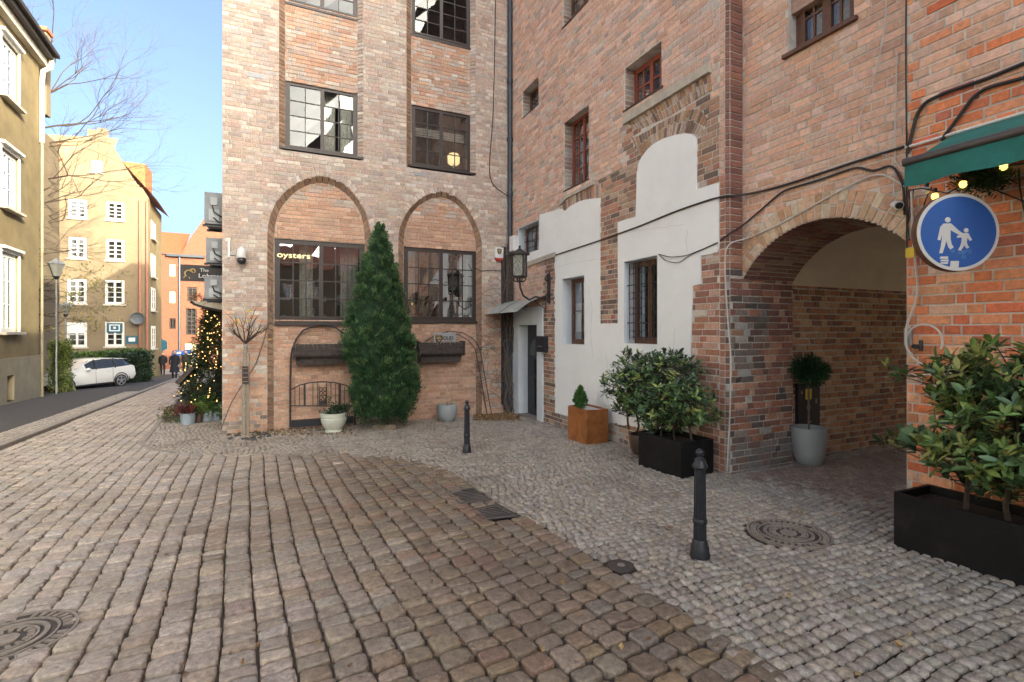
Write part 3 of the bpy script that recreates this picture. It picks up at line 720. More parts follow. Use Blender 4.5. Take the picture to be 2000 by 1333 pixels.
# ---- wall C above and around the passage
AC_, AZ, AR = 3.70, 2.22, 1.20
ang0 = math.asin((2.835-AZ)/AR); angs = [math.pi-ang0-(math.pi-2*ang0)*i/40 for i in range(41)]
arc = lambda r: [(-(AC_-r*math.cos(a)), AZ+r*math.sin(a)) for a in angs]     # from far (large v) to near in s
def arcp(r): return [(-(AC_+r*math.cos(math.pi-a)) , AZ+r*math.sin(a)) for a in angs]
arcI, arcO = arcp(AR), arcp(AR+.30)
sJ, sR = -VJ, -(2*AC_-VJ)
open_ = [(sJ-.3, -.5)]+[(sJ-.3, 2.835)]+arcI+[(sR, -.5)]
open2 = [(sJ-.3, -.5), (sJ-.3, 2.835)]+arcO+[(arcO[-1][0]+.001, 2.835), (sR, 2.835), (sR, -.5)]
WC = (pb(1540, 107, UC)[0], pb(1668, 40, UC)[0], pb(1540, 107, UC)[1], pb(1540, 107, UC)[1]+1.35)
mb = MB(); backing(mb, frC, sJ, -VDE+.3, -.3, 6.6, [open_, rect(WC)])
x0, x1, z0, z1 = WC
for (p, q, r, t) in ((x0, z0, x0, z1), (x1, z0, x1, z1), (x0, z1, x1, z1), (x0, z0, x1, z0)): mb.quad(frC(p, q, 0), frC(r, t, 0), frC(r, t, -.3), frC(p, q, -.3))
mb.build('passage_wall', M['mortar_grey'], B)
Q, C = courses(frC, sJ, -VDE+.25, 0, 6.55, [open2, rect(WC)], lambda s, z: ORPINK if random.random() < .8 else PINK, ch=.0905, L=.262, H=.132)
bricks(Q, C, B, 260, name='brick')
Q, C = band([frC(s, z) for s, z in arcI], [frC(s, z) for s, z in arcO], 31, (0, .5, 1), YARCH)
for i in range(0, len(Q), 4):   # alternate the split
    pass
bricks(Q, C, B, 62, name='arch_brick', h=.010, gap=.006, bev=.005)
Q, C = [], []      # soffit of the arch
for i in range(40):
    for j in range(4):
        a, b = arcI[i], arcI[i+1]; d0, d1 = -(UJ-UC)*j/4, -(UJ-UC)*(j+1)/4
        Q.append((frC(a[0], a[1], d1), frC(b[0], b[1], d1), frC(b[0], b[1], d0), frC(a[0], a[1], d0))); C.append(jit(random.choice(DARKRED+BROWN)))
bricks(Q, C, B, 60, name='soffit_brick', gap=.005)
mb = MB()
for i in range(40):
    a, b = arcI[i], arcI[i+1]; mb.quad(frC(a[0], a[1]+.003, 0), frC(b[0], b[1]+.003, 0), frC(b[0], b[1]+.003, -(UJ-UC)), frC(a[0], a[1]+.003, -(UJ-UC)))
mb.build('soffit_mortar', M['mortar_grey'], B)
# ---- inside the passage: brick walls and plastered barrel vault
VI = 4.86; UEND = 15.0; VN = 2.5; frI = FV(VI)
mb = MB(); mb.quad(frI(UJ, -.3), frI(UEND, -.3), frI(UEND, 2.84), frI(UJ, 2.84)); mb.quad((UJ, VJ, -.3), (UJ, VI, -.3), (UJ, VI, 3), (UJ, VJ, 3))
mb.quad((UC+.01, VN, -.3), (UEND, VN, -.3), (UEND, VN, 2.9), (UC+.01, VN, 2.9)); mb.build('inner_wall', M['mortar_grey'], B)
Q, C = courses(frI, UJ, 11.5, -.1, 2.82, [], lambda s, z: PASS, ch=.092, L=.24, H=.12, mix=.3, wob=.006)
bricks(Q, C, B, 200, name='passage_brick', h=.012, hj=.008, cj=.006, gap=.008)
mb = MB(); vr = (VI-VN)/2; vc = (VI+VN)/2
for i in range(24):
    a, b = math.pi*i/24, math.pi*(i+1)/24
    mb.quad((UJ+.001, vc+vr*math.cos(a), 2.82+.95*math.sin(a)), (UJ+.001, vc+vr*math.cos(b), 2.82+.95*math.sin(b)), (UEND, vc+vr*math.cos(b), 2.82+.95*math.sin(b)), (UEND, vc+vr*math.cos(a), 2.82+.95*math.sin(a)))
mb.build('vault', M['vault_plaster'], B, smooth=True)
MB().box(UJ, UEND, VI-.03, VI-.001, 2.80, 2.84).build('vault_ledge', M['vault_plaster'], B)
mb = MB()   # masses that close the house, plus an unseen raised block added against sun
mb.box(UB+.32, UB+.6, VI+.4, VA, ZB+.5, HT); mb.box(UB+.31, UB+8, VI+.3, VI+.6, 3.9, HT); mb.box(UC+.02, UC+.3, VDE-.3, VJ, 6.6, HT)
mb.box(UC+.31, UC+8, -26, VA+10, HT-.3, HT-.001); mb.box(UC+.02, UC+4, VDE+.01, 5.2, HT, HT+3); mb.box(UEND, UEND+.3, -26, 1.8, -.5, HT); mb.box(UEND, UEND+.3, 6, VA+10, -.5, HT); mb.box(UEND, UEND+.3, 1.8, 6, 3.8, HT)
mb.box(UC+.05, UC+.35, VDE-.28, VJ-.02, 6.0, 6.59) ; mb.box(UB, UB+.3, VJ, VA, ZB+.6, HT)
mb.build('upper_wall', M['brick_high'], B)
# windows of B and C
ww = lambda k, cas, mf, **kw: window(frB, *WB[k], -.2, cas, B, mf=mf, **kw)
ww('a', [(2, 5)], 'frame_brown', fw=.04, cw=.03, label='high window cut by the top of the photo', sill=(.03, .04, .22), ms='frame_dark')
ww('b', [(2, 2)], 'frame_brown', fw=.04, cw=.03, label='small dark window high beside the downpipe', sill=(.03, .03, .21), ms='frame_dark')
ww('c', [(2, 4), (2, 4)], 'frame_red', fw=.04, cw=.03, label='tall red framed window above the left white panel', sill=(.03, .03, .21), ms='frame_dark')
ww('d', [(2, 2), (2, 2)], 'frame_red', fw=.05, cw=.04, mun=.03, label='wide red framed window above the stucco cornice', sill=(.04, .03, .22), ms='frame_dark')
we = ww('e', [(2, 2)], 'frame_brown', fw=.04, cw=.03, label='small barred window above the lantern', sill=(.03, .03, .21), ms='frame_dark')
wf = ww('f', [(2, 2)], 'frame_brown', fw=.05, cw=.05, label='plain brown window in the left white panel', sill=(.02, .03, .21), ms='stucco_trim')
wg = ww('g', [(1, 1), (1, 1)], 'frame_brown', fw=.06, cw=.05, label='brown window behind an iron grille in the right white panel', sill=(.02, .04, .21), ms='frame_brown')
x0, x1, z0, z1 = WB['f']; drape(wf, frB, x0+.06, x1-.06, z0+.25, z0+.85, -.27)
x0, x1, z0, z1 = WB['g']; mb = MB()      # wrought iron grille
n = 8
for i in range(n):
    s = x0+.07+(x1-x0-.12)*i/(n-1); mb.bar(frB(s, z0+.06, -.05), frB(s, z1-.05, -.05), .006, 5)
for zz in (z0+.35, z1-.42): mb.bar(frB(x0-.05, zz, -.045), frB(x1+.0, zz, -.045), .009, 5)
for i in range(n-1):
    s = x0+.07+(x1-x0-.12)*(i+.5)/(n-1); h2 = (x1-x0-.12)/(n-1)/2
    for zz in (z0+.16, z0+.55, z1-.6, z1-.18):
        pts = [frB(s+h2*math.sin(t)*.95, zz+.07*math.cos(t), -.05) for t in [k*math.pi/5 for k in range(10)]]; mb.tube(pts, .0045, 4, closed=True)
mb.build('window_grille', M['iron_rust'], B)
x0, x1, z0, z1 = WB['e']; mb = MB()
for i in range(5): mb.bar(frB(x0+.25+(x1-x0-.3)*i/4, z0+.03, -.06), frB(x0+.25+(x1-x0-.3)*i/4, z1-.03, -.06), .007, 5)
for zz in (.2, .45, .7): mb.bar(frB(x0+.2, z0+(z1-z0)*zz, -.055), frB(x1, z0+(z1-z0)*zz, -.055), .006, 5)
mb.build('window_grille', M['iron_rust'], B)
wc = window(frC, *WC, -.14, [(2, 4), (2, 4)], B, mf='frame_brown', fw=.07, cw=.05, mun=.025, mg=GLL, label='first floor window above the passage arch with yellow curtains', sill=(.05, .045, .20), ms='frame_brown', rm='room_warm')
x0, x1, z0, z1 = WC; drape(wc, frC, x0+.1, x0+.5, z0, z1, -.26, 'curtain_yellow'); drape(wc, frC, x1-.55, x1-.1, z0, z1, -.26, 'curtain_yellow')
# the door
x0, x1, z0, z1 = DR; gd = gz(-(x0+x1)/2)
mb = MB(); mb.fbox(frB, x0, x1, gd, z1, -.30, -.22)
for (a, b, c, e) in ((.12, .44, .08, .42), (.56, .88, .08, .42), (.12, .44, .46, .62), (.56, .88, .46, .62)):
    mb.fbox(frB, x0+(x1-x0)*a, x0+(x1-x0)*b, gd+(z1-gd)*c, gd+(z1-gd)*e, -.219, -.200)
dr = mb.build('door', M['metal_dark'], B, label='dark panelled door in the white surround')
pts = [(x0+(x1-x0)*(.5+.33*math.cos(t)), gd+(z1-gd)*(.68+.16*math.sin(t))) for t in [math.pi*k/12 for k in range(13)]]
MB().prism([(x0+(x1-x0)*.17, gd+(z1-gd)*.66)]+pts[::-1]+[(x0+(x1-x0)*.83, gd+(z1-gd)*.66)], frB, -.219, -.208).build('door_light', M['car_glass'], dr)
mb = MB(); s = x1-.12; mb.bar(frB(s, gd+1.0, -.21), frB(s, gd+1.0, -.16), .012); mb.bar(frB(s, gd+1.0, -.16), frB(s-.1, gd+1.0, -.16), .010); mb.build('handle', M['metal_grey'], dr)
MB().fbox(frB, x0, x1, gd-.05, gd+.03, -.3, .05).build('threshold', M['kerbstone'], B)

# ================================================================= BUILDING D: near brick wall on the right
D = empty('brick_building', (UD, 1, 0), 'orange brick house on the right edge carrying the round blue sign and green awning', 'building')
frD = FU(UD)
mb = MB(); backing(mb, frD, -VDE, 3.0, -.1, 6.2, [], d=0); mb.quad((UD, VDE, -.1), (UC, VDE, -.1), (UC, VDE, HT), (UD, VDE, HT)); mb.build('wall', M['mortar_grey'], D)
def palD(s, z): return ORNG if z < 4.2 and random.random() < .9 else (ORPINK if random.random() < .75 else ORNG)
Q, C = courses(frD, -VDE, 2.2, .3, 5.8, [], palD, ch=.0915, L=.26, H=.13, mix=.85)
bricks(Q, C, D, 300, h=.008, gap=.0058, bev=.005)
Q, C = courses(FV(VDE+.0), UD, UC, .3, 5.8, [], palD, ch=.0915, L=.2, H=.2)
mb = MB(); mb.box(UD+.01, UD+.3, -26, 2.6, 6.2, HT); mb.box(UD+.01, UD+4, -5, VDE, HT, HT+3); mb.box(UD, UD+.3, -26, -3, -.3, 6.2); mb.build('upper_wall', M['brick_high'], D)  # unseen raised top added here keeps sun off the house with pointed arches
# ================================================================= GROUND
SN = -.0665                                    # the street runs slightly to the left
kerb_u = lambda v: -4.83+SN*(v-12.2)
mb = MB()
us = [-400, -60, -20, 0, 20, 60, 400]; vs = [-400, -60, -15, 0, 15, 30, 60, 90, 400]
zz = lambda v: gz(max(-60, min(v, 75)))-.03
for i in range(len(us)-1):
    for j in range(len(vs)-1): mb.quad((us[i], vs[j], zz(vs[j])), (us[i+1], vs[j], zz(vs[j])), (us[i+1], vs[j+1], zz(vs[j+1])), (us[i], vs[j+1], zz(vs[j+1])))
mb.build('ground', M['joint_sand'], kind='structure')
def sheet(name, poly, m, dz, kind='structure', parent=None):
    mb = MB(); n = len(poly); mb.add([(u, v, gz(v)+dz) for u, v in poly], [tuple(range(n))]); return mb.build(name, M[m], parent, kind=kind)
# boundary between the big setts of the street and the small setts of the pavement
bnd = [gr(*p)[:2] for p in [(1532, 1333), (1360, 1212), (1192, 1096), (1060, 1022), (985, 985), (925, 945), (870, 915), (800, 899), (720, 890), (640, 887), (540, 888), (430, 888), (340, 885), (292, 878), (276, 866), (300, 838), (330, 800), (350, 775)]]
p0 = bnd[0]; d0 = (bnd[0][0]-bnd[1][0], bnd[0][1]-bnd[1][1]); bnd = [(p0[0]+d0[0]*6, p0[1]+d0[1]*6)]+bnd
u_l, v_l = bnd[-1]; bnd.append((u_l+SN*30, v_l+30))
street_poly = [(kerb_u(-8), -8), (bnd[0][0], -8)]+bnd+[(kerb_u(bnd[-1][1]), bnd[-1][1])]
pave_poly = [(UJ+9, -8), (UJ+9, 14), (UJ, VA+3), (bnd[-2][0]+4, bnd[-2][1]+12), (bnd[-1][0], bnd[-1][1])]+bnd[::-1]+[(bnd[0][0], -8)]
holes = []            # (u, v, r) round covers and rectangles
MH1 = gr(1540, 1041); MH2 = gr(8, 1251); MH3 = gr(1213, 1105)
holes = [(MH1[0], MH1[1], .33), (MH2[0], MH2[1], .33), (MH3[0], MH3[1], .08)]
GRATES = [[gr(*p)[:2] for p in q] for q in ([(869, 962), (925, 955), (962, 979), (898, 984)], [(912, 994), (965, 982), (1012, 1008), (945, 1015)])]
def blocked(u, v, m=0):
    for (a, b, r) in holes:
        if (u-a)**2+(v-b)**2 < (r+m)**2: return True
    for g in GRATES:
        if inpoly(g, u, v): return True
    return False
street = empty('street', (0, 0, 0)); tag(street, kind='structure'); pave = empty('pavement', (0, 0, 0)); tag(pave, kind='structure')
def vis(u, v, mg=260):
    x, y, Y = proj(np.array((u, v, gz(v)))); return Y > .6 and -mg < x < 2000+mg and y < 1333+mg*1.3
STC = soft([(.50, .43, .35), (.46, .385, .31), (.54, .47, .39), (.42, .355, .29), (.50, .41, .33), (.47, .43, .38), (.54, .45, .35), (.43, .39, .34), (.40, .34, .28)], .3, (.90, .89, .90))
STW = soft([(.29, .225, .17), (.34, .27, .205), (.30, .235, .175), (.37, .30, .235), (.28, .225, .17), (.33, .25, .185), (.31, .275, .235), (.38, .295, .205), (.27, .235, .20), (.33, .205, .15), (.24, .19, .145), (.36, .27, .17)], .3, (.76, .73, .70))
cd, sd = math.cos(-SN), math.sin(-SN)
def sp(p, q): return (p*cd-q*sd, p*sd+q*cd)       # street frame -> site
Q, C = [], []; p = -7.0; row = 0
while p < 6.5:
    pw = random.uniform(.158, .188); q = -3+random.uniform(0, .2)
    ph = random.uniform(0, 6)
    while q < 33:
        l = random.choice((.11, .13, .145, .16, .185)) * random.uniform(.93, 1.07)
        u, v = sp(p+pw/2, q+l/2)
        if vis(u, v) and inpoly(street_poly, u, v) and not blocked(u, v, .0) and u > kerb_u(v)+.12:
            w_ = lambda a, b: (a+.016*math.sin(b*.8+a*.9)+.008*math.sin(b*2.3+a*2.1)+random.uniform(-.005, .005), b)
            cs = [w_(p, q+.006), w_(p+pw, q+.006), w_(p+pw, q+l-.006), w_(p, q+l-.006)]
            sk = random.uniform(-.012, .012); cs[1] = (cs[1][0], cs[1][1]+sk); cs[2] = (cs[2][0], cs[2][1]+sk*.6)
            P = [sp(*c) for c in cs]; wv = .012*math.sin(u*1.7+v*.8)+.008*math.sin(v*2.1-u)
            Q.append([(a, b, gz(b)+wv*0) for a, b in P]); sheen_wet_mix = min(1, max(0, (u+1.3+.4*math.sin(v*1.3)+random.gauss(0, .35))/2.2))*min(1, max(.2, (10.6-v)/1.5))
            a_, b_ = random.choice(STC), random.choice(STW); C.append(jit(tuple(x+(y-x)*sheen_wet_mix for x, y in zip(a_, b_)), .13))  # paler setts have sky sheen put into their colour, blending to wet brown
        q += l
    p += pw; row += 1
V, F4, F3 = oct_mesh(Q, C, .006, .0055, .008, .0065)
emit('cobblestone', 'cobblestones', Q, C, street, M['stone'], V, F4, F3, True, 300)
NSET = len(Q)
# small setts in wavy rows
SMC = soft([(.46, .42, .35), (.42, .37, .31), (.50, .455, .39), (.38, .335, .28), (.44, .40, .35), (.48, .42, .33), (.34, .30, .25)], .2, (.86, .84, .83))
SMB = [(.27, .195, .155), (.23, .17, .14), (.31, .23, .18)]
Q, C = [], []; v0 = -1.0; row = 0
while v0 < 17:
    ch = random.uniform(.076, .092); u0 = -5+random.uniform(0, .1)
    while u0 < 13:
        l = random.uniform(.07, .105)
        f = lambda u, v: v+.035*math.sin(u*2.1+v*.7)+.05*math.sin(u*.9+1)+.012*math.sin(u*9+v*3)
        uc, vv = u0+l/2, f(u0+l/2, v0+ch/2)
        ok = vis(uc, vv, 160) and (inpoly(pave_poly, uc, vv) or inpoly(pave_poly, uc+.055, vv+.055)) and not blocked(uc, vv, .03)
        if ok and uc > UB-.02 and vv > VJ-.02 and not (uc > UJ-.02 and vv < VI): ok = False
        if ok and vv > VA-.01 and uc > ua-.02: ok = False
        if ok and uc > UD and vv < VN+.05: ok = False
        if ok:
            g = [(u0, v0), (u0+l, v0), (u0+l, v0+ch), (u0, v0+ch)]
            g = [(a+random.uniform(-.006, .006), f(a, b)+random.uniform(-.006, .006)) for a, b in g]
            Q.append([(a, b, gz(b)) for a, b in g])
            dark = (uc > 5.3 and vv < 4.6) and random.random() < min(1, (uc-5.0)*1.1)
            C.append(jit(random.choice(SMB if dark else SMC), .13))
        u0 += l
    v0 += ch; row += 1
V, F4, F3 = ring_mesh(Q, C, .002, .0065, .008, .0035, .004, dome=.002, back=-.02)
emit('sett', 'setts', Q, C, pave, M['stone'], V, F4, F3, True, 300)
NSM = len(Q)
# kerb between pavement corner and street, at the far left of the brick house
Q, C = [], []
def kerbrun(pts, w_, l, name, parent, hgt, m='kerbstone'):
    R_ = [Vector((a, b, gz(b))) for a, b in pts]; tot = sum((b-a).length for a, b in zip(R_[:-1], R_[1:])); n = max(2, int(tot/l)); P = resample([tuple(r) for r in R_], n)
    for a, b in zip(P[:-1], P[1:]):
        t = (b-a).normalized(); nn = Vector((-t.y, t.x, 0))*w_/2; e = t*.006
        mb = MB(); lo = Vector((0, 0, -.05)); hi = Vector((0, 0, hgt+random.uniform(-.003, .003)))
        c = [a-nn+e, b-nn-e, b+nn-e, a+nn+e]; c2 = [a-nn*.88+e*2, b-nn*.88-e*2, b+nn*.88-e*2, a+nn*.88+e*2]
        md = Vector((0, 0, hgt-.012))
        mb.add([tuple(x+lo) for x in c]+[tuple(x+md) for x in c]+[tuple(x+hi) for x in c2], [(0, 1, 5, 4), (1, 2, 6, 5), (2, 3, 7, 6), (3, 0, 4, 7), (4, 5, 9, 8), (5, 6, 10, 9), (6, 7, 11, 10), (7, 4, 8, 11), (8, 9, 10, 11)])
        mb.build(name, M[m], parent)
k1 = empty('kerb', (0, 0, 0)); tag(k1, kind='structure')
kerbrun([(kerb_u(v), v) for v in (2, 10, 20, 30, 40)], .16, .95, 'kerbstone', k1, .065)
kerbrun(bnd[13:20], .10, .24, 'kerbstone', k1, .012)
k2 = [gr(*p)[:2] for p in ((300, 838), (330, 800), (356, 772))]
# asphalt pavement on the left, and its strip of small setts
lw = lambda v: -8.88+.0665*(25.2-v)
sheet('sidewalk', [(lw(-5)-.1, -5), (kerb_u(-5)-.08, -5), (kerb_u(40)-.08, 40), (lw(40)-12, 40), (lw(26)-12, 26), (lw(26), 25.3)], 'asphalt', .045)
Q, C = [], []
for i in range(2):
    v = 2.0
    while v < 26:
        u = kerb_u(v)-.13-.1*i-.8; 
        l = random.uniform(.09, .12)
        for kx in range(5):
            uu = kerb_u(v)-.10-.105*kx
            if i == 0 and vis(uu, v): Q.append([(uu-.1, v, gz(v)+.048), (uu, v, gz(v)+.048), (uu, v+l, gz(v+l)+.048), (uu-.1, v+l, gz(v+l)+.048)]); C.append(jit(random.choice(SMC)))
        v += l
V, F4, F3 = ring_mesh(Q, C, .006, .006, .008, .004, .003, dome=.003)
o = npmesh('sett_strip', V.reshape(-1, 3), [(np.array(F4)[None]+(np.arange(len(Q))*V.shape[1])[:, None, None]).reshape(-1, 4), (np.array(F3)[None]+(np.arange(len(Q))*V.shape[1])[:, None, None]).reshape(-1, 3)], [np.repeat(np.array(C), len(F4), 0), np.repeat(np.array(C), len(F3), 0)], M['stone'], k1, True, kind='stuff')
# far street surface
sheet('road', [(kerb_u(30), 30), (-3.9, 30), (-5, 60), (8, 60), (8, 80), (-40, 80), (-40, 47), (kerb_u(40)-1, 46)], 'kerbstone', .0)

# manhole covers
def cover(c, r, label, dark=False):
    e = empty('manhole_cover', (c[0], c[1], c[2]), label, 'manhole cover')
    z = lambda dv: -SLOPE*dv
    mb = MB()
    def disc(mb, r0, r1, h, n=48, a0=0, a1=2*math.pi, gap=0):
        k = len(mb.v); vs = []
        full = abs(a1-a0-2*math.pi) < 1e-6
        for i in range(n+1):
            a = a0+(a1-a0)*i/n
            for rr, hh in ((r0, -.02), (r0, h), (r1, h), (r1, -.02)): vs.append((c[0]+rr*math.cos(a), c[1]+rr*math.sin(a), c[2]+hh+z(rr*math.sin(a))))
        fs = []
        for i in range(n):
            for j in range(3): fs.append((i*4+j, i*4+j+1, (i+1)*4+j+1, (i+1)*4+j))
        if not full: fs += [(0, 1, 2, 3), (n*4+3, n*4+2, n*4+1, n*4)]
        mb.add(vs, fs)
    base = MB(); disc(base, .0001, r*.99, -.004); base.build('plate', M['cast_iron_dark'], e)
    disc(mb, r*.95, r, .008); disc(mb, r*.70, r*.74, .006); disc(mb, r*.52, r*.60, .006); disc(mb, r*.42, r*.46, .006)
    for i in range(36):
        if i % 9 == 0: continue
        a = 2*math.pi*i/36; disc(mb, r*.77, r*.92, .006, n=1, a0=a, a1=a+.085)
    for i in range(16):
        a = 2*math.pi*i/16; disc(mb, r*.30, r*.40, .006, n=1, a0=a, a1=a+.2)
    disc(mb, .001, r*.20, .006); mb.build('ribs', M['cast_iron'], e)
cover(MH1, .34, 'round ribbed manhole cover set in the small setts near the big black planter')
cover(MH2, .34, 'round manhole cover in the big setts, cut by the left edge of the photo')
e = empty('valve_cover', MH3, 'small dark round cover where the big setts meet the small setts', 'cover')
MB().lathe([(.105, -.02), (.105, .000), (.09, .005), (.001, .005)], MH3, 20).build('lid', M['cast_iron_dark'], e)
MB().lathe([(.03, .005), (.03, .008), (.001, .008)], MH3, 12).build('knob', M['cast_iron'], e)
for g, lab in zip(GRATES, ('dark rectangular drain grate in the setts, the one farther from the camera', 'dark rectangular drain grate in the setts, the one nearer the camera')):
    cx = sum(a for a, b in g)/4; cyy = sum(b for a, b in g)/4; e = empty('drain_grate', (cx, cyy, gz(cyy)), lab, 'drain grate')
    Gp = [Vector((a, b, gz(b))) for a, b in g]; mb = MB(); mb.quad(*[tuple(p+Vector((0, 0, -.026))) for p in Gp]); mb.build('pit', mat('pit_black', (.006, .006, .006), rough=1, bump=0), e)
    mb = MB()
    for a, b in ((0, 1), (1, 2), (2, 3), (3, 0)): mb.bar(Gp[a], Gp[b], .014, 4)
    mb.build('frame', M['cast_iron_dark'], e)
    for i in range(1, 9):
        t = i/9; mb = MB(); p_, q_ = Gp[0].lerp(Gp[3], t), Gp[1].lerp(Gp[2], t); w2 = (Gp[3]-Gp[0]).normalized()*.010; up_ = Vector((0, 0, .002)); mb.add([tuple(x) for x in (p_-w2+up_, q_-w2+up_, q_+w2+up_, p_+w2+up_, p_-w2-up_*2, q_-w2-up_*2, q_+w2-up_*2, p_+w2-up_*2)], [(0, 1, 2, 3), (7, 6, 5, 4), (0, 4, 5, 1), (1, 5, 6, 2), (2, 6, 7, 3), (3, 7, 4, 0)]); mb.build('bar', M['iron_bar'], e)

# ================================================================= LEFT OCHRE BUILDING
nl = math.hypot(SN, 1)
eL = (SN/nl, 1/nl); nL = (1/nl, -SN/nl); OL = (-8.88, 25.2)
def frL(s, z, d=0): return (OL[0]+eL[0]*s+nL[0]*d, OL[1]+eL[1]*s+nL[1]*d, z)
def pl(px, py, dd=0):
    d = rayd(px, py); ox, oy = OL[0]+nL[0]*dd, OL[1]+nL[1]*dd
    t = (ox*nL[0]+oy*nL[1])/(d[0]*nL[0]+d[1]*nL[1]); P = (d[0]*t, d[1]*t, CZ+d[2]*t)
    return ((P[0]-ox)*eL[0]+(P[1]-oy)*eL[1], P[2])
Lb = empty('plaster_building', (OL[0]-2, 20, 0), 'ochre plastered building with tall white windows at the left edge', 'building')
sE = pl(76, 700)[0]; zE = pl(82, 118)[1]
cols_ = []
a, z1 = pl(3, 490, .03); b = pl(37, 503, .03)[0]; z0 = pl(3, 649, .03)[1]
m1 = (a, b, z0, z1); m2 = (a, b, pl(3, 402)[1], pl(3, 287)[1]); m3 = (a, b, pl(3, 184)[1], pl(3, 68)[1])
wl = []
for sh in (0, -2.6, -5.2):
    for q in (m1, m2, m3): wl.append((q[0]+sh, q[1]+sh, q[2], q[3]))
bx = (pl(10, 760)[0], pl(24, 760)[0], pl(10, 786)[1], pl(10, 735)[1])
hl = [rect(w) for w in wl]+[rect(bx)]
zp = pl(40, 698)[1]
mb = MB(); backing(mb, frL, -9, sE, zp, zE, hl)
mb.fbox(frL, sE-.3, sE, -1.5, zE, -8, -.001); mb.fbox(frL, -8.7, sE-.3, zE-.2, zE, -8, -.3); mb.fbox(frL, -9, -8.7, -1.5, zE, -8, -.001)
for w in wl:
    x0, x1, z0, z1 = w
    for (p, q, r, t) in ((x0, z0, x0, z1), (x1, z0, x1, z1), (x0, z1, x1, z1), (x0, z0, x1, z0)): mb.quad(frL(p, q, 0), frL(r, t, 0), frL(r, t, -.18), frL(p, q, -.18))
mb.build('wall', M['ochre_wall'], Lb)
mb = MB(); backing(mb, frL, -9.04, sE+.04, -2, zp, [rect(bx)], d=.05); mb.quad(frL(-9.04, zp, 0), frL(sE+.04, zp, 0), frL(sE+.04, zp, .05), frL(-9.04, zp, .05)); mb.fbox(frL, bx[0]-.1, bx[1]+.1, bx[2]-.1, bx[3]+.1, -.3, -.25)
mb.quad(frL(bx[0], bx[2], .05), frL(bx[0], bx[3], .05), frL(bx[0], bx[3], -.25), frL(bx[0], bx[2], -.25)); mb.quad(frL(bx[1], bx[2], .05), frL(bx[1], bx[3], .05), frL(bx[1], bx[3], -.25), frL(bx[1], bx[2], -.25)); mb.quad(frL(bx[0], bx[3], .05), frL(bx[1], bx[3], .05), frL(bx[1], bx[3], -.25), frL(bx[0], bx[3], -.25))
mb.quad(frL(sE+.04, -2, .05), frL(sE+.04, zp, .05), frL(sE+.04, zp, -8), frL(sE+.04, -2, -8))
mb.build('plinth', M['ochre_base'], Lb)
for i, w in enumerate(wl):
    near = i < 3
    w_ = window(frL, *w, -.06, [(2, 3), (2, 3)] if near else [(2, 3), (2, 3)], Lb, mf='frame_white', fw=.09, cw=.06, mun=.035, sill=(.12, .09, .26), ms='stucco_trim', rm='room_dark')
    x0, x1, z0, z1 = w; mb = MB()
    for (p, q, r, t) in ((x0-.10, x0, z0, z1+.10), (x1, x1+.10, z0, z1+.10), (x0, x1, z1, z1+.10)): mb.fbox(frL, p, q, r, t, .002, .05)
    mb.fbox(frL, x0-.14, x1+.14, z1+.10, z1+.19, .002, .16); mb.build('window_surround', M['frame_white'], w_)
mb = MB(); mb.fbox(frL, -9.3, sE+.3, zE-.02, zE+.16, -1.0, .42); mb.fbox(frL, -9.3, sE+.3, zE+.16, zE+.30, -1.0, .56); mb.build('gutter', M['gutter'], Lb)
mb = MB(); mb.fbox(frL, -9.2, sE+.2, zE-.32, zE-.02, 0, .22); mb.build('cornice', M['stucco_trim'], Lb)
mb = MB(); mb.col = (.34, .10, .045); mb.usec = True; mb.add([frL(-9.3, zE+.3, .5), frL(sE+.3, zE+.3, .5), frL(sE+.3, zE+2.0, -4), frL(-9.3, zE+2.0, -4)], [(0, 1, 2, 3)]); mb.build('roof', M['roof_tile'], Lb)
g0 = frL(sE+.12, zE+.1, .35)
mb = MB(); P = [g0, frL(sE+.14, zE-.30, .32), frL(sE+.02, zE-.55, .12), frL(sE-.04, zE-1.0, .10), frL(sE-.04, zE-3.4, .10)]; mb.tube(P, .085, 8); mb.build('downpipe', M['downpipe_pale'], Lb, smooth=True)
mb = MB(); mb.tube([frL(sE-.02, zE-3.4, .1), frL(sE-.02, -.7, .1)], .045, 6); mb.build('drain_pipe', M['ochre_base'], Lb)
# bright box standing behind the eaves
v_b = 26.2; u1, zt = onV(91, 62, v_b); u0_, zb_ = onV(20, 214, v_b)
Nb = empty('dormer_house', (u1-1, v_b, 0), 'bright yellow plastered rear wing with tiled edge showing above the ochre eaves', 'building')
mb = MB(); mb.box(u1-6, u1, v_b, v_b+.4, zb_, zt); mb.box(u1-6, u1-.9, v_b+.41, v_b+4, -1.5, zb_); mb.build('wall', M['cream_wall'], Nb)
mb = MB(); mb.usec = True; mb.col = (.42, .13, .06); mb.box(u1-6, u1+.06, v_b-.12, v_b+.5, zt, zt+.14); mb.box(u1-6, u1-1.2, v_b+.1, v_b+.4, zt+.14, zt+.55, col=(.45, .16, .08), tx=0); mb.build('roof', M['roof_tile'], Nb)

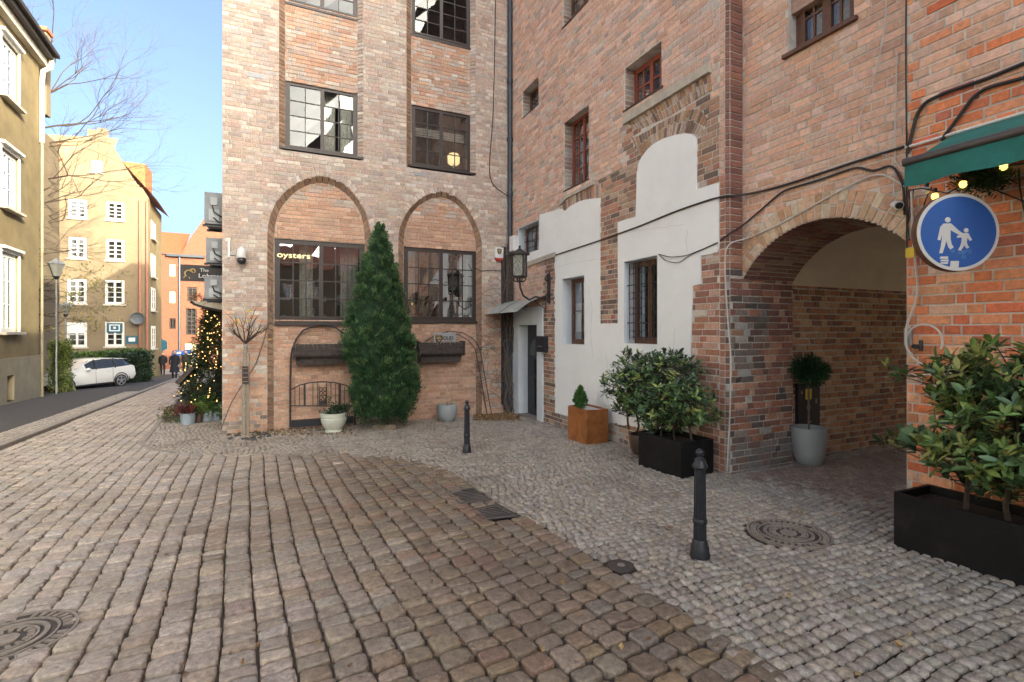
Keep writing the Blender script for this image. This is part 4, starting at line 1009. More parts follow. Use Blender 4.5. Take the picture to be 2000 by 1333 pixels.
# unseen pale house left of the camera, added to bounce sun into the court
Lc = empty('plaster_building', (-12.8, -2, 0), 'unseen pale house on the left, added to bounce sunlight into the court', 'building')
frQ = lambda s, z, d=0: (-12.5+d, s, z)
WQ = [(a, a+1.1, z, z+1.6) for a in (-16, -12, -8, -4, 0, 4, 8) for z in (1.5, 4.6, 7.7)]
mb = MB(); backing(mb, frQ, -20, 12, -1, 10.6, [rect(w) for w in WQ]); mb.box(-20, -12.8, -20, 12, -1, 10.5); mb.build('wall', mat('bounce_plaster', (.72, .70, .64), rough=.9, var=.08, scale=2, bump=.2, dirt=.3, dirtcol=(.5, .47, .4)), Lc)
for w in WQ: w_ = window(frQ, *w, -.08, [(2, 3), (2, 3)], Lc, mf='frame_white', rm=None, mg=GLD); MB().fbox(frQ, w[0], w[1], w[2], w[3], -.25, -.22).build('room', M['room_dark'], w_)
mb = MB(); mb.usec = True; mb.add([(-12.0, -20.5, 10.5), (-12.0, 12.5, 10.5), (-16, 12.5, 13), (-16, -20.5, 13)], [(0, 1, 2, 3)], (.38, .13, .06)); mb.build('roof', M['roof_tile'], Lc)
# ================================================================= YELLOW GABLE HOUSE
VY = 40.5; frY = FV(VY)
def py_(px, py, dd=0): return onV(px, py, VY+dd)
Y = empty('gable_house', (py_(187, 700)[0], VY, -1), 'cream gabled house with rows of white windows beyond the parked car', 'building')
prof = [(95, 760), (289, 760), (289, 386), (276, 366), (268, 361), (255, 343), (240, 318), (222, 289), (210, 268), (209, 252), (171, 252), (170, 268), (163, 279), (95, 337)]
PY = [py_(*p) for p in prof]
wy = {}
rows = [(388, 428), (465, 508), (547, 593), (630, 677)]
W_ = [py_(133, 388)+py_(170, 428), py_(207, 393)+py_(243, 432), py_(134, 463)+py_(169, 506), py_(207, 467)+py_(243, 510), py_(131, 545)+py_(169, 594), py_(205, 547)+py_(243, 595), py_(130, 630)+py_(170, 678), py_(205, 629)+py_(243, 677), py_(178, 312)+py_(201, 338)]
WY = [(a, c, d, b) for (a, b, c, d) in W_]
mb = MB(); backing(mb, frY, min(p[0] for p in PY), max(p[0] for p in PY), -2, 20, [rect(w) for w in WY], keep=None) if False else None
# facade as kept polygon minus windows
zs = sorted(set([p[1] for p in PY]+[w[2] for w in WY]+[w[3] for w in WY]))
fz = []
for a, b in zip(zs[:-1], zs[1:]):
    n = max(1, int((b-a)/.15)); fz += [a+(b-a)*i/n for i in range(n)]
fz.append(zs[-1])
for a, b in zip(fz[:-1], fz[1:]):
    if b-a < 1e-4: continue
    for (x0, x1) in poly_int(PY, (a+b)/2):
        for (p, q) in subtract(x0, x1, ints_of([rect(w) for w in WY], (a+b)/2)): mb.quad(frY(p, a), frY(q, a), frY(q, b), frY(p, b))
uR = max(p[0] for p in PY)
mb.build('wall', M['cream_wall'], Y)
mb = MB(); mb.prism([p for p in PY], frY, -.35, -.34); mb.build('gable_back', M['cream_wall'], Y)
for i, w in enumerate(WY):
    big = i < 8
    w_ = window(frY, *w, -.03, [(1, 4), (1, 4)] if big else [(1, 3), (1, 3)], Y, mf='frame_white' if i < 8 else 'stucco_trim', fw=.09, cw=.055, mun=.04, sill=(.08, .1, .12), ms='stucco_trim', rm=None, mg=GLD, label=('ground floor window with white screen in its upper half' if i == 6 else None))
    x0, x1, z0, z1 = w; MB().fbox(frY, x0, x1, z0, z1, -.33, -.28).build('room', M['room_dark'], w_)
w = WY[7]; SGn = empty('window_sign', frY((w[0]+w[1])/2, w[2]+1, .02), 'teal framed sign covering the upper half of a ground floor window', 'sign')
zc = w[2]+(w[3]-w[2])*.56; zt_ = w[3]-.08
MB().fbox(frY, w[0]+.1, w[1]-.1, zc, zt_, .0, .03).build('board', M['sign_teal'], SGn)
mb = MB(); c0, c1 = w[0]+.3, w[1]-.3
for (a, b, c, d_) in ((c0, c1, zt_-.16, zt_-.10), (c0, c1, zc+.1, zc+.16), (c0-.06, c0, zc+.1, zt_-.10), (c1, c1+.06, zc+.1, zt_-.10), (c0+.15, c1-.15, zt_-.32, zt_-.24), (c0+.15, c1-.15, zc+.26, zc+.34)): mb.fbox(frY, a, b, c, d_, .031, .036)
mb.build('emblem', M['sign_white'], SGn)
w = WY[6]; MB().fbox(frY, w[0]+.1, w[1]-.1, w[2]+(w[3]-w[2])*.55, w[3]-.1, .0, .03).build('window_screen', M['frame_white'], Y)
# side wall towards the street
uS0 = py_(287, 700)[0]; eY = (SN/nl, 1/nl)
def frS(s, z, d=0): return (uR+eL[0]*s+nL[0]*d, VY+eL[1]*s+nL[1]*d, z)
def psd(px, py):
    d = rayd(px, py); t = (uR*nL[0]+VY*nL[1])/(d[0]*nL[0]+d[1]*nL[1]); P = (d[0]*t, d[1]*t, CZ+d[2]*t); return ((P[0]-uR)*eL[0]+(P[1]-VY)*eL[1], P[2])
sFar = max(6, min(16, psd(309, 600)[0])); zEv = py_(289, 386)[1]
mb = MB(); mb.fbox(frS, .02, sFar, -2.5, zEv, -.3, -.001); mb.fbox(frS, .6, sFar, -2.5, zEv-.2, -8, -.31); mb.build('side_wall', M['ochre_wall'], Y)
for ya, yb in ((637, 682), (561, 607), (495, 540), (430, 465)):
    s0, z1 = psd(295, ya); s1 = psd(303, ya)[0]; z0 = psd(295, yb)[1]
    if s1 > s0 > 0:
        window(frS, s0, min(s1, sFar-.2), z0, z1, .03, [(1, 3), (1, 3)], Y, mf='frame_white', fw=.12, cw=.06, mun=.04, sill=(.05, .08, .15), ms='stucco_trim', rm=None, mg=GLD)
mb = MB(); mb.usec = True; tc = (.40, .14, .065)
apx = py_(190, 258)
mb.add([frY(uR+.5, zEv-.1, .0), frS(sFar, zEv-.1, .5), frS(sFar, apx[1]-.4, -4.2), frY(apx[0]+.2, apx[1]-.4, -.36)], [(0, 1, 2, 3)], tc)
p0_, p1_, p2_ = py_(95, 340, 1.0), py_(97, 263, 4.5), py_(172, 263, 4.5)
mb.add([(p0_[0]-6, VY+.4, p0_[1]-.3), (apx[0], VY+.4, p0_[1]-.3), (apx[0], VY+4.5, p2_[1]), (p1_[0], VY+4.5, p1_[1])], [(0, 1, 2, 3)], (.42, .22, .11))
dm = py_(262, 322, 2.5); mb.box(dm[0]-.9, dm[0]+.75, VY+2, VY+4, dm[1]-1.6, dm[1], col=(.42, .13, .05))
mb.build('roof', M['roof_tile'], Y)
ann = [py_(*p) for p in ((70, 760), (95, 760), (95, 318), (70, 322))]
mb = MB(); mb.prism([(ann[0][0]-12, ann[0][1]), ann[1], ann[2], (ann[3][0]-12, ann[3][1])], frY, -3, -.2); mb.build('side_wing', M['cream_wall'], Y)
mb = MB(); mb.usec = True; zr = ann[2][1]; mb.add([frY(ann[0][0]-12, zr, .3), frY(ann[1][0]+.1, zr, .3), frY(ann[1][0]+.1, zr+1.3, -3), frY(ann[0][0]-12, zr+1.3, -3)], [(0, 1, 2, 3)], (.48, .12, .06)); mb.build('wing_roof', M['roof_tile'], Y)
mb = MB()
for x, yt in ((273, 392), (287, 392)): a, z = py_(x, yt, -.1); mb.bar((a, VY-.1, z), (a, VY-.1, -1.2), .07, 6)
a, z = py_(87, 330, -.1); mb.bar((a, VY-.1, z), (a, VY-.1, -1.2), .08, 6)
mb.build('drain_pipe', MATS.get('x') or mat('pipe_red', (.32, .13, .09), rough=.7, bump=0), Y)
c_ = py_(267, 622, -.6); sd_ = empty('satellite_dish', (c_[0], VY-.4, c_[1]), 'grey satellite dish high on the yellow house by the drain pipe', 'satellite dish')
mb = MB(); k = [(.001, 0), (.2, .02), (.33, .07), (.40, .13)]
vs = []; n = 16
for (r, h) in k:
    for j in range(n): t = 2*math.pi*j/n; vs.append((c_[0]+r*math.cos(t), VY-.35-h, c_[1]+r*math.sin(t)))
mb.add(vs, [(i*n+j, i*n+(j+1) % n, (i+1)*n+(j+1) % n, (i+1)*n+j) for i in range(3) for j in range(n)]); mb.build('dish', mat('dish_grey', (.10, .11, .12), rough=.6, bump=0), sd_, smooth=True)
MB().tube([(c_[0], VY, c_[1]-.1), (c_[0], VY-.35, c_[1])], .04).build('bracket', M['metal_grey'], sd_)
c_ = py_(258, 664); nb = empty('wall_plaque', frY(c_[0], c_[1], .03), 'small blue plaque on the shaded wall right of the teal sign', 'plaque')
MB().fbox(frY, c_[0]-.32, c_[0]+.32, c_[1]-.26, c_[1]+.26, .01, .05).build('plate', M['sign_teal'], nb)
MB().fbox(frY, c_[0]-.18, c_[0]+.18, c_[1]-.12, c_[1]+.14, .051, .056).build('emblem', M['sign_white'], nb)

# ================================================================= RED BRICK HOUSE AT THE STREET'S END
VR = 60.0; frR = FV(VR)
def pr(px, py, dd=0): return onV(px, py, VR+dd)
Rb = empty('brick_building', (pr(360, 700)[0], VR, -1.8), 'orange red brick building closing the far end of the street', 'building')
wr = [(331, 516, 343, 540, 1), (331, 569, 343, 592, 1), (331, 622, 343, 643, 0), (366, 562, 385, 590, 2), (363, 601, 384, 655, 2), (308, 516, 312, 540, 1), (308, 569, 312, 592, 1)]
WR = []
for (a, b, c, d_, k) in wr: p = pr(a, b); q = pr(c, d_); WR.append((p[0], q[0], q[1], p[1]))
mb = MB(); backing(mb, frR, pr(296, 700)[0], pr(356, 700)[0], -3, pr(340, 497)[1], [rect(w) for w in WR])
g_ = [pr(*p) for p in [(356, 770), (356, 492), (372, 464), (396, 431), (420, 400), (470, 340), (470, 770)]]
fz = np.linspace(-3, max(p[1] for p in g_), 90)
for a, b in zip(fz[:-1], fz[1:]):
    for (x0, x1) in poly_int(g_, (a+b)/2):
        for (p, q) in subtract(x0, x1, ints_of([rect(w) for w in WR], (a+b)/2)): mb.quad(frR(p, a), frR(q, a), frR(q, b), frR(p, b))
mb.box(pr(296, 700)[0], pr(470, 700)[0], VR+.5, VR+8, -3, pr(340, 497)[1])
mb.build('wall', M['brick_far'], Rb)
for w, (_, _, _, _, k) in zip(WR, wr):
    if k == 1: MB().fbox(frR, w[0], w[1], w[2], w[3], -.2, -.12).build('window', M['blind'], Rb)
    elif k == 0: window(frR, *w, -.1, [(1, 2), (1, 2)], Rb, mf='frame_dark', rm=None, mg=GLD); MB().fbox(frR, w[0], w[1], w[2], w[3], -.4, -.35).build('window_back', M['room_dark'], Rb)
    else: window(frR, *w, -.1, [(2, 6)], Rb, mf='frame_dark', rm=None, mg=GLD, fw=.1, mun=.08); MB().fbox(frR, w[0], w[1], w[2], w[3], -.4, -.35).build('window_back', M['room_dark'], Rb)
mb = MB(); mb.usec = True; z0 = pr(340, 497)[1]; z1 = pr(340, 455, 4)[1]
mb.add([(pr(296, 700)[0], VR-.3, z0), (pr(358, 700)[0], VR-.3, z0), (pr(372, 700, 4)[0], VR+4, z1), (pr(296, 700, 4)[0], VR+4, z1)], [(0, 1, 2, 3)], (.30, .075, .03)); mb.build('roof', M['roof_tile'], Rb)
mb = MB(); x = pr(351, 600)[0]; mb.bar((x, VR-.1, z0), (x, VR-.1, -1.6), .09, 6); mb.fbox(frR, pr(326, 500)[0], pr(400, 500)[0], z0-.25, z0, .0, .35); mb.build('gutter', M['pipe'], Rb)
mb = MB(); p = pr(362, 672); q = pr(386, 735); mb.fbox(frR, p[0], q[0], q[1], p[1], .0, .1); mb.build('shop_front', M['downpipe_pale'], Rb)

# ================================================================= HOUSES BEHIND THE CAMERA (they close the court and show in the panes)
Tw = empty('brick_tower', (5.2, -41, 0), 'tall dark brick tower beyond the court, mirrored in the upper windows', 'tower')
mb = MB(); mb.box(3.6, 8.0, -44, -39.6, -.5, 25); mb.build('wall', M['brick_high'], Tw)
mb = MB(); mb.add([(3.4, -44.2, 25), (8.2, -44.2, 25), (8.2, -39.4, 25), (3.4, -39.4, 25), (5.8, -41.8, 33)], [(0, 1, 4), (1, 2, 4), (2, 3, 4), (3, 0, 4)], (.10, .09, .09)); mb.build('spire', M['roof_tile'], Tw)
Bh = empty('plaster_building', (-2, -31, 0), 'plastered house behind the camera across the court, with tiled roof', 'building')
frH = lambda s, z, d=0: (-s, -30+d, z)
WH = [(a, a+1.1, z, z+1.6) for a in (-4.2, -1.9, .4, 2.7, 5.0, 7.3) for z in (1.9, 5.2)]
mb = MB(); backing(mb, frH, -9.3, 9.5, -.5, 8.6, [rect(w) for w in WH]); mb.box(-9.5, 9.3, -38, -30.3, -.5, 8.5); mb.build('wall', M['cream_wall'], Bh)
for w in WH:
    w_ = window(frH, *w, -.08, [(2, 3), (2, 3)], Bh, mf='frame_white', rm=None); MB().fbox(frH, w[0], w[1], w[2], w[3], -.25, -.22).build('room', M['room_dark'], w_)
mb = MB(); mb.usec = True; mb.add([(-9.8, -29.7, 8.55), (9.6, -29.7, 8.55), (9.6, -34, 11.4), (-9.8, -34, 11.4)], [(0, 1, 2, 3)], (.38, .13, .06)); mb.add([(-9.8, -38.3, 8.55), (9.6, -38.3, 8.55), (9.6, -34, 11.4), (-9.8, -34, 11.4)], [(0, 1, 2, 3)], (.38, .13, .06)); mb.build('roof', M['roof_tile'], Bh)
# ================================================================= foliage helpers
def nrm(v): return v/np.maximum(np.linalg.norm(v, axis=-1, keepdims=True), 1e-9)
def leaf_arrays(P, D, L, W, fold=.25):
    n = len(P); D = nrm(D); r = nrm(np.cross(D, rng.normal(size=(n, 3)))); up = np.cross(D, r)
    L = np.broadcast_to(np.asarray(L, float).reshape(-1, 1), (n, 1)); W = np.broadcast_to(np.asarray(W, float).reshape(-1, 1), (n, 1))
    V = np.stack([P, P+D*L*.5+r*W+up*W*fold, P+D*L, P+D*L*.5-r*W+up*W*fold], 1)
    F_ = [(0, 1, 2), (0, 2, 3)]
    return V, F_
def foliage(name, P, D, L, W, cols, parent, m='needle', kind='stuff'):
    V, F_ = leaf_arrays(P, D, L, W); n = len(P)
    Fc = (np.array(F_)[None]+(np.arange(n)*4)[:, None, None]).reshape(-1, 3)
    return npmesh(name, V.reshape(-1, 3), [Fc], [np.repeat(cols, 2, 0)], M[m], parent, kind=kind)
def pick(pal, n, j=.2):
    pal = np.array(pal); c = pal[rng.integers(0, len(pal), n)]; return c*(1+rng.uniform(-j, j, (n, 1)))
def clumps(name, centers, r, per, L, W, pal, parent, m='needle', outdir=None, up=.3, sq=1, kind='stuff', j=.2, clj=.25):
    n = len(centers); c = np.repeat(np.asarray(centers), per, 0); rr = np.repeat(np.broadcast_to(np.asarray(r, float), (n,)), per)[:, None]
    d = nrm(rng.normal(size=(n*per, 3))); P = c+d*rr*rng.uniform(.2, 1, (n*per, 1))**.6
    D = d*.8+rng.normal(size=(n*per, 3))*.4+np.array([0, 0, up])
    if outdir is not None: D = D+np.repeat(outdir, per, 0)*.8
    cc = np.repeat(pick(pal, n, clj), per, 0)*(1+rng.uniform(-j, j, (n*per, 1)))
    return foliage(name, P, D, L*rng.uniform(.6, 1.3, n*per), W*rng.uniform(.7, 1.2, n*per), cc, parent, m, kind)
GREENS = [(.028, .085, .030), (.035, .105, .032), (.022, .066, .026), (.045, .12, .035)]
DGREEN = [(.016, .042, .018), (.02, .055, .02), (.014, .034, .016)]
LEAFG = [(.075, .16, .035), (.10, .20, .045), (.055, .12, .03), (.13, .22, .05), (.06, .13, .045)]

# ================================================================= CORNER PIPES, TIMBER, VINES
def wp(px, py, v): u, z = onV(px, py, v); return (u, v, z)
def wu(px, py, u): v, z = onU(px, py, u); return (u, v, z)
dp = empty('drainpipe', (5.17, VA-.09, gz(VA)), 'black cast drainpipe in the corner between the two brick houses', 'drainpipe')
x_, _ = onV(996, 400, VA-.09); dp.location = (x_, VA-.09, gz(VA)+.02)
mb = MB(); mb.tube([(x_, VA-.09, .02), (x_, VA-.09, 11)], .062, 12); mb.build('pipe', M['pipe'], dp, smooth=True)
for z in (1.0, 2.6, 4.25, 5.6, 7.0, 8.5): MB().lathe([(.070, 0), (.080, .01), (.080, .10), (.070, .11)], (x_, VA-.09, z), 12).build('collar', M['pipe'], dp, smooth=True)
tb = empty('timber_cladding', (x_-.05, VA-.2, 0), 'tall dark weathered boards in the corner below the white meter box', 'cladding')
for (xa, xb, yt, yb, v, m_) in ((979, 987, 483, 790, VA-.02, 'wood_old'), (984, 1003, 640, 800, VA-.13, 'pipe'), (988, 1003, 500, 640, VA-.13, 'wood_old')):
    a = wp(xa, yb, v); b = wp(xb, yt, v); mb = MB(); mb.box(a[0], min(b[0], UB-.01), v-.05, v+.01, a[2], b[2]); mb.build('board', M[m_], tb)
vn = empty('climbing_vine', (5.0, VA-.25, .05), 'leafless grey climbing vine up the dark boards in the corner', 'vine')
mb = MB()
for k in range(7):
    base = wp(random.uniform(985, 1012), 812, VA-.25); P = [base]
    for i in range(9):
        p = wp(998+random.uniform(-16, 14)+(i*1.2 if k % 2 else -i), 812-(i+1)*random.uniform(28, 42), VA-.22+random.uniform(-.05, .05)); p = (min(p[0], UB-.04), p[1], p[2]); P.append(p)
    Pr = [tuple(x) for x in resample(P, 24)]; mb.tube(Pr, .02, 5, rs=[.02*(1-i/32)*(1 if k < 3 else .5) for i in range(len(Pr))])
for k in range(26):
    s = wp(random.uniform(975, 1005), random.uniform(560, 780), VA-.16); P = [Vector(s)]; d = Vector((random.uniform(-1, .3), 0, random.uniform(-.8, .8))).normalized()
    for i in range(6): d = (d+Vector((random.uniform(-.5, .5), random.uniform(-.1, .1), random.uniform(-.5, .5)))).normalized(); q = P[-1]+d*.10; q.x = min(q.x, UB-.03); q.y = min(q.y, VA-.02); P.append(q)
    mb.tube([tuple(p) for p in P], .005, 4)
mb.build('stem', M['bark'], vn, smooth=True)
# cables on house A
def cable(label, pts, r=.012, m='cable', name='cable', n=None):
    P = resample(pts, n or max(8, len(pts)*6)); 
    # smooth the polyline
    for _ in range(3): P = [P[0]]+[(P[i-1]+P[i]*2+P[i+1])/4 for i in range(1, len(P)-1)]+[P[-1]]
    mb = MB(); mb.tube([tuple(p) for p in P], r, 6); return mb.build(name, M[m], None, smooth=True, label=label, cat='cable')
A_ = lambda px, py: wp(px, py, VA-.02)
cable('black cable sagging down the pinkish wall left of the drainpipe', [A_(969, -60), A_(966, 120), A_(963, 230), A_(955, 330), A_(958, 362), A_(975, 372), A_(990, 382)], .011)
cable('thin pale cable hanging beside the drainpipe', [A_(963, -60), A_(964, 150), A_(970, 300), A_(985, 370), A_(994, 420)], .006, 'cable_white')
cable('short cable looping right of the second ground floor window', [A_(925, 512), A_(930, 526), A_(940, 530), A_(960, 528), A_(980, 530)], .010)
B_ = lambda px, py, o=.03: wu(px, py, UB-o)
C_ = lambda px, py, o=.03: wu(px, py, UC-o)
cable('long black cable crossing the white plaster and the pier to the awning', [B_(1030, 514), B_(1090, 497), B_(1172, 470), B_(1250, 442), B_(1320, 413), B_(1405, 384), B_(1424, 383, .04), C_(1455, 382), C_(1530, 363), C_(1600, 340), C_(1680, 313), C_(1765, 287)], .014)
cable('black cable rising from the pier over the passage arch', [B_(1407, 470), B_(1424, 457, .05), C_(1452, 440), C_(1530, 372), C_(1600, 352), C_(1677, 325), C_(1706, 338), C_(1742, 318), C_(1765, 360), C_(1767, 420)], .012)
cable('white cable following the arch and down the brick pier', [C_(1767, 365), C_(1720, 335), C_(1680, 352), C_(1600, 395), C_(1520, 440), C_(1455, 468), B_(1424, 474, .05), B_(1416, 485), B_(1416, 540), B_(1421, 620), B_(1428, 700), B_(1426, 800), B_(1420, 921)], .009, 'cable_white')
cable('thin cable pair looping under the barred window top right', [B_(1286, 497), B_(1310, 503), B_(1340, 500), B_(1370, 488), B_(1402, 474)], .006)
cable('thin slack cable sagging below its twin on the right white panel', [B_(1286, 497), B_(1300, 510), B_(1325, 515), B_(1345, 500), B_(1402, 475)], .005)
cable('thin white wire hanging from the roof above the arch', [C_(1736, -60), C_(1725, 80), C_(1700, 180), C_(1677, 230), C_(1680, 270), C_(1700, 297), C_(1740, 305), C_(1760, 330)], .005, 'cable_white')
cable('thin pale wire hanging near the wall seam', [C_(1752, 100), C_(1750, 200), C_(1748, 300), C_(1745, 380)], .005, 'cable_white')
Dd = lambda px, py, o=.03: wu(px, py, UD-o)
cable('thick black cable bending right along the near brick wall', [Dd(1772, 300), Dd(1779, 270), Dd(1790, 225), Dd(1806, 200), Dd(1850, 180), Dd(1925, 155), Dd(2000, 124), Dd(2080, 95)], .016)
cable('second black cable diving behind the awning', [Dd(1838, 275), Dd(1868, 235), Dd(1900, 190), Dd(1925, 172), Dd(2000, 152), Dd(2080, 130)], .016)
cable('dark vertical cable in the seam between the two walls', [Dd(1770, -60, .01), Dd(1769, 120, .01), Dd(1771, 300, .01), Dd(1771, 480, .02)], .007)
for (lab, q) in (('black wire tangle falling left of the round sign', [(1775, 372), (1778, 400), (1772, 430), (1776, 470)]), ('black wire falling along the seam below the awning corner', [(1784, 370), (1778, 420), (1770, 450), (1772, 500)]), ('black wire swinging from the awning to behind the sign', [(1820, 365), (1808, 390), (1800, 420), (1790, 440)]), ('thin dark wire hanging at the right edge', [(1990, 330), (1992, 370), (1998, 400), (2004, 430)]), ('thin dark wire running right from the garland', [(1930, 366), (1965, 380), (2000, 394), (2060, 415)])):
    cable(lab, [Dd(x, y, .05) for x, y in q], .006)
hz_ = Dd(1805, 666, .04)
cable('white hose hanging from the awning to a loop on the wall', [Dd(1780, 375, .06), Dd(1782, 430, .06), Dd(1784, 480, .06), Dd(1791, 540, .05), Dd(1793, 570, .05), Dd(1785, 600, .05), Dd(1771, 635, .05), Dd(1769, 670, .05), Dd(1776, 695, .05), Dd(1800, 712, .05)], .010, 'cable_white', name='hose')
pts = [Dd(1805+36*math.cos(a), 668+34*math.sin(a), .07) for a in [R(150-k*15) * -1 + 0 for k in range(-2, 20)]]
cable('white hose loop hanging on the near brick wall', [Dd(1805+36*math.cos(R(a)), 668+34*math.sin(R(a)), .07) for a in range(130, 400, 15)], .009, 'cable_white', name='hose')
# CCTV camera by the arch
cc = C_(1757, 402, .16); e = empty('security_camera', cc, 'white bullet security camera at the right end of the passage arch', 'camera')
dv = Vector((-.7, -.6, -.25)).normalized(); c0 = Vector(cc)-dv*.06
mb = MB(); mb.tube([c0-dv*.10, c0+dv*.04], .042, 12); mb.build('body', M['white_plastic'], e, smooth=True)
MB().tube([c0+dv*.04, c0+dv*.055], .032, 12).build('lens', M['black_plastic'], e)
MB().tube([c0-dv*.05, (UC, c0.y, c0.z)], .016, 8).build('bracket', M['white_plastic'], e)
yt = Dd(1778, 494, .07); e = tag(MB().box(yt[0]-.01, yt[0], yt[1]-.035, yt[1]+.035, yt[2]-.045, yt[2]+.045).build('cable_tag', M['sign_yellow']), 'small yellow tag on the wires left of the round sign', 'tag')
hg = empty('gate_hinge', Dd(1780, 672, .02), 'old iron gate hinge set in the near wall inside the hose loop', 'hinge')
a = Vector(Dd(1775, 650, .02)); mb = MB(); mb.box(a[0]-.02, a[0]+.02, a[1]-.03, a[1]+.03, a[2]-.12, a[2]+.04); mb.build('plate', M['metal_grey'], hg)
b_ = Vector(Dd(1785, 677, .03)); mb = MB(); mb.tube([b_, b_+Vector((-.05, -.08, .0))], .022, 8); mb.tube([b_+Vector((-.05, -.08, -.04)), b_+Vector((-.05, -.08, .06))], .016, 8); mb.build('pin', M['iron_rust'], hg)

# ================================================================= LANTERN, CANOPY, MAILBOX
cx_, cz_ = 0, 0
bk = wu(1074, 560, UB); v_ln = bk[1]
def wv2(px, py): return onV(px, py, v_ln)
ln = empty('wall_lantern', (UB, v_ln, bk[2]), 'ornate dark iron wall lantern on a scrolled bracket above the door', 'lantern')
P_ = lambda px, py: (wv2(px, py)[0], v_ln, wv2(px, py)[1])
mb = MB(); mb.tube([P_(1015, 545), P_(1016, 562), P_(1022, 578), P_(1034, 586), P_(1046, 580), P_(1056, 582), P_(1066, 578), P_(1072, 568), P_(1073, 550)], .022, 8)
mb.tube([P_(1070, 552), P_(1064, 545), P_(1066, 540), P_(1071, 543)], .016, 6); mb.tube([P_(1074, 530), P_(1073, 595)], .02, 6)
mb.box(UB-.05, UB+.01, v_ln-.04, v_ln+.04, P_(1074, 592)[2], P_(1074, 535)[2]); mb.build('bracket', M['iron_rust'], ln, smooth=True)
lc = P_(1015, 545); lc = (lc[0], lc[1], lc[2]); 
zt, zb = P_(1015, 498)[2], P_(1015, 541)[2]; hw = .17
mb = MB(); mb.lathe([(hw*.75, zb-.03-lc[2]), (hw*.95, zb-lc[2]), (hw*.95, zb+.02-lc[2])], lc, 4)
for a in range(4):
    t = R(45+90*a)-R(45); c = (lc[0]+hw*.98*math.cos(t), lc[1]+hw*.98*math.sin(t)); mb.bar((c[0], c[1], zb), (c[0]*1.0, c[1], zt), .014, 5)
mb.lathe([(hw*1.35, zt-lc[2]), (hw*1.3, zt+.03-lc[2]), (hw*.7, zt+.07-lc[2]), (.02, zt+.14-lc[2])], lc, 8); mb.ball((lc[0], lc[1], zt+.17), .03)
for k in range(8):
    t = 2*math.pi*k/8; mb.tube([(lc[0]+.03*math.cos(t), lc[1]+.03*math.sin(t), zb-.11), (lc[0]+.12*math.cos(t), lc[1]+.12*math.sin(t), zb-.09), (lc[0]+.15*math.cos(t), lc[1]+.15*math.sin(t), zb-.03)], .012, 4)
mb.tube([lc, (lc[0], lc[1], zb-.02)], .03, 6)
mb.build('lantern_frame', M['iron_rust'], ln)
mb = MB(); mb.lathe([(hw*.88, zb+.02-lc[2]), (hw*.9, zt-lc[2])], lc, 4); mb.build('lantern_glass', M['lantern_glass'], ln)
mb = MB()
for f in range(4):
    t0, t1 = R(90*f), R(90*f+90); p = Vector((lc[0]+hw*.93*math.cos(t0), lc[1]+hw*.93*math.sin(t0), 0)); q = Vector((lc[0]+hw*.93*math.cos(t1), lc[1]+hw*.93*math.sin(t1), 0))
    for (a, b) in ((0, 1), (1, 0), (0, .5), (.5, 1), (.5, 0), (1, .5)):
        aa, bb = p.lerp(q, 0), p.lerp(q, 1); aa.z = zb+(zt-zb)*a; bb.z = zb+(zt-zb)*b; mb.bar(aa, bb, .004, 3)
mb.build('lattice', M['iron_rust'], ln)
# glass canopy over the door
zc = DS[3]+.06; v0, v1 = -DS[0]+.15, -DS[1]-.12; cn = empty('door_canopy', (UB, (v0+v1)/2, zc), 'small curved glass canopy over the corner door', 'canopy')
n = 8; prof = [(.0-.72*i/n, .14-.34*(i/n)**1.7) for i in range(n+1)]
for half, (va, vb) in enumerate(((v0, (v0+v1)/2+.01), ((v0+v1)/2-.01, v1))):
    mb = MB()
    for (a, z), (b, z2) in zip(prof[:-1], prof[1:]): mb.quad((UB+a, va, zc+z), (UB+b, va, zc+z2), (UB+b, vb, zc+z2), (UB+a, vb, zc+z)); mb.quad((UB+a, va, zc+z+.008), (UB+a, vb, zc+z+.008), (UB+b, vb, zc+z2+.008), (UB+b, va, zc+z2+.008))
    mb.build('canopy_panel', M['canopy_glass'], cn, smooth=True)
for v in (v0, (v0+v1)/2, v1):
    mb = MB(); mb.tube([(UB+a, v, zc+z+.004) for a, z in prof], .012, 5); mb.tube([(UB-.01, v, zc-.14), (UB-.3, v, zc+.06)], .008, 4); mb.bar((UB-.01, v, zc-.16), (UB-.01, v, zc+.16), .014, 4); mb.build('canopy_bracket', M['metal_dark'], cn)
q = wu(1063, 688, UB-.02); q2 = wu(1063, 657, UB-.02)
mbx = empty('mailbox', q, 'small black mailbox beside the corner door', 'mailbox'); v_a = wu(1057, 680, UB)[1]; v_b2 = wu(1071, 680, UB)[1]
MB().box(UB-.12, UB-.002, v_b2, v_a, q[2], q2[2]-.03).build('body', M['metal_dark'], mbx)
MB().box(UB-.14, UB-.002, v_b2-.01, v_a+.01, q2[2]-.028, q2[2]).build('lid', M['metal_dark'], mbx)
MB().box(UB-.126, UB-.121, v_b2+.06, v_a-.06, q[2]+.12, q[2]+.135).build('lock', M['metal_grey'], mbx)
# meter box and cabinet by the small barred window
q = wu(1006, 487, UB-.1); e = tag(MB().box(UB-.2, UB-.03, q[1]-.10, q[1]+.12, q[2]-.05, q[2]+.32).build('meter_box', M['white_plastic']), 'white box fixed left of the small barred window by the pipe', 'box')
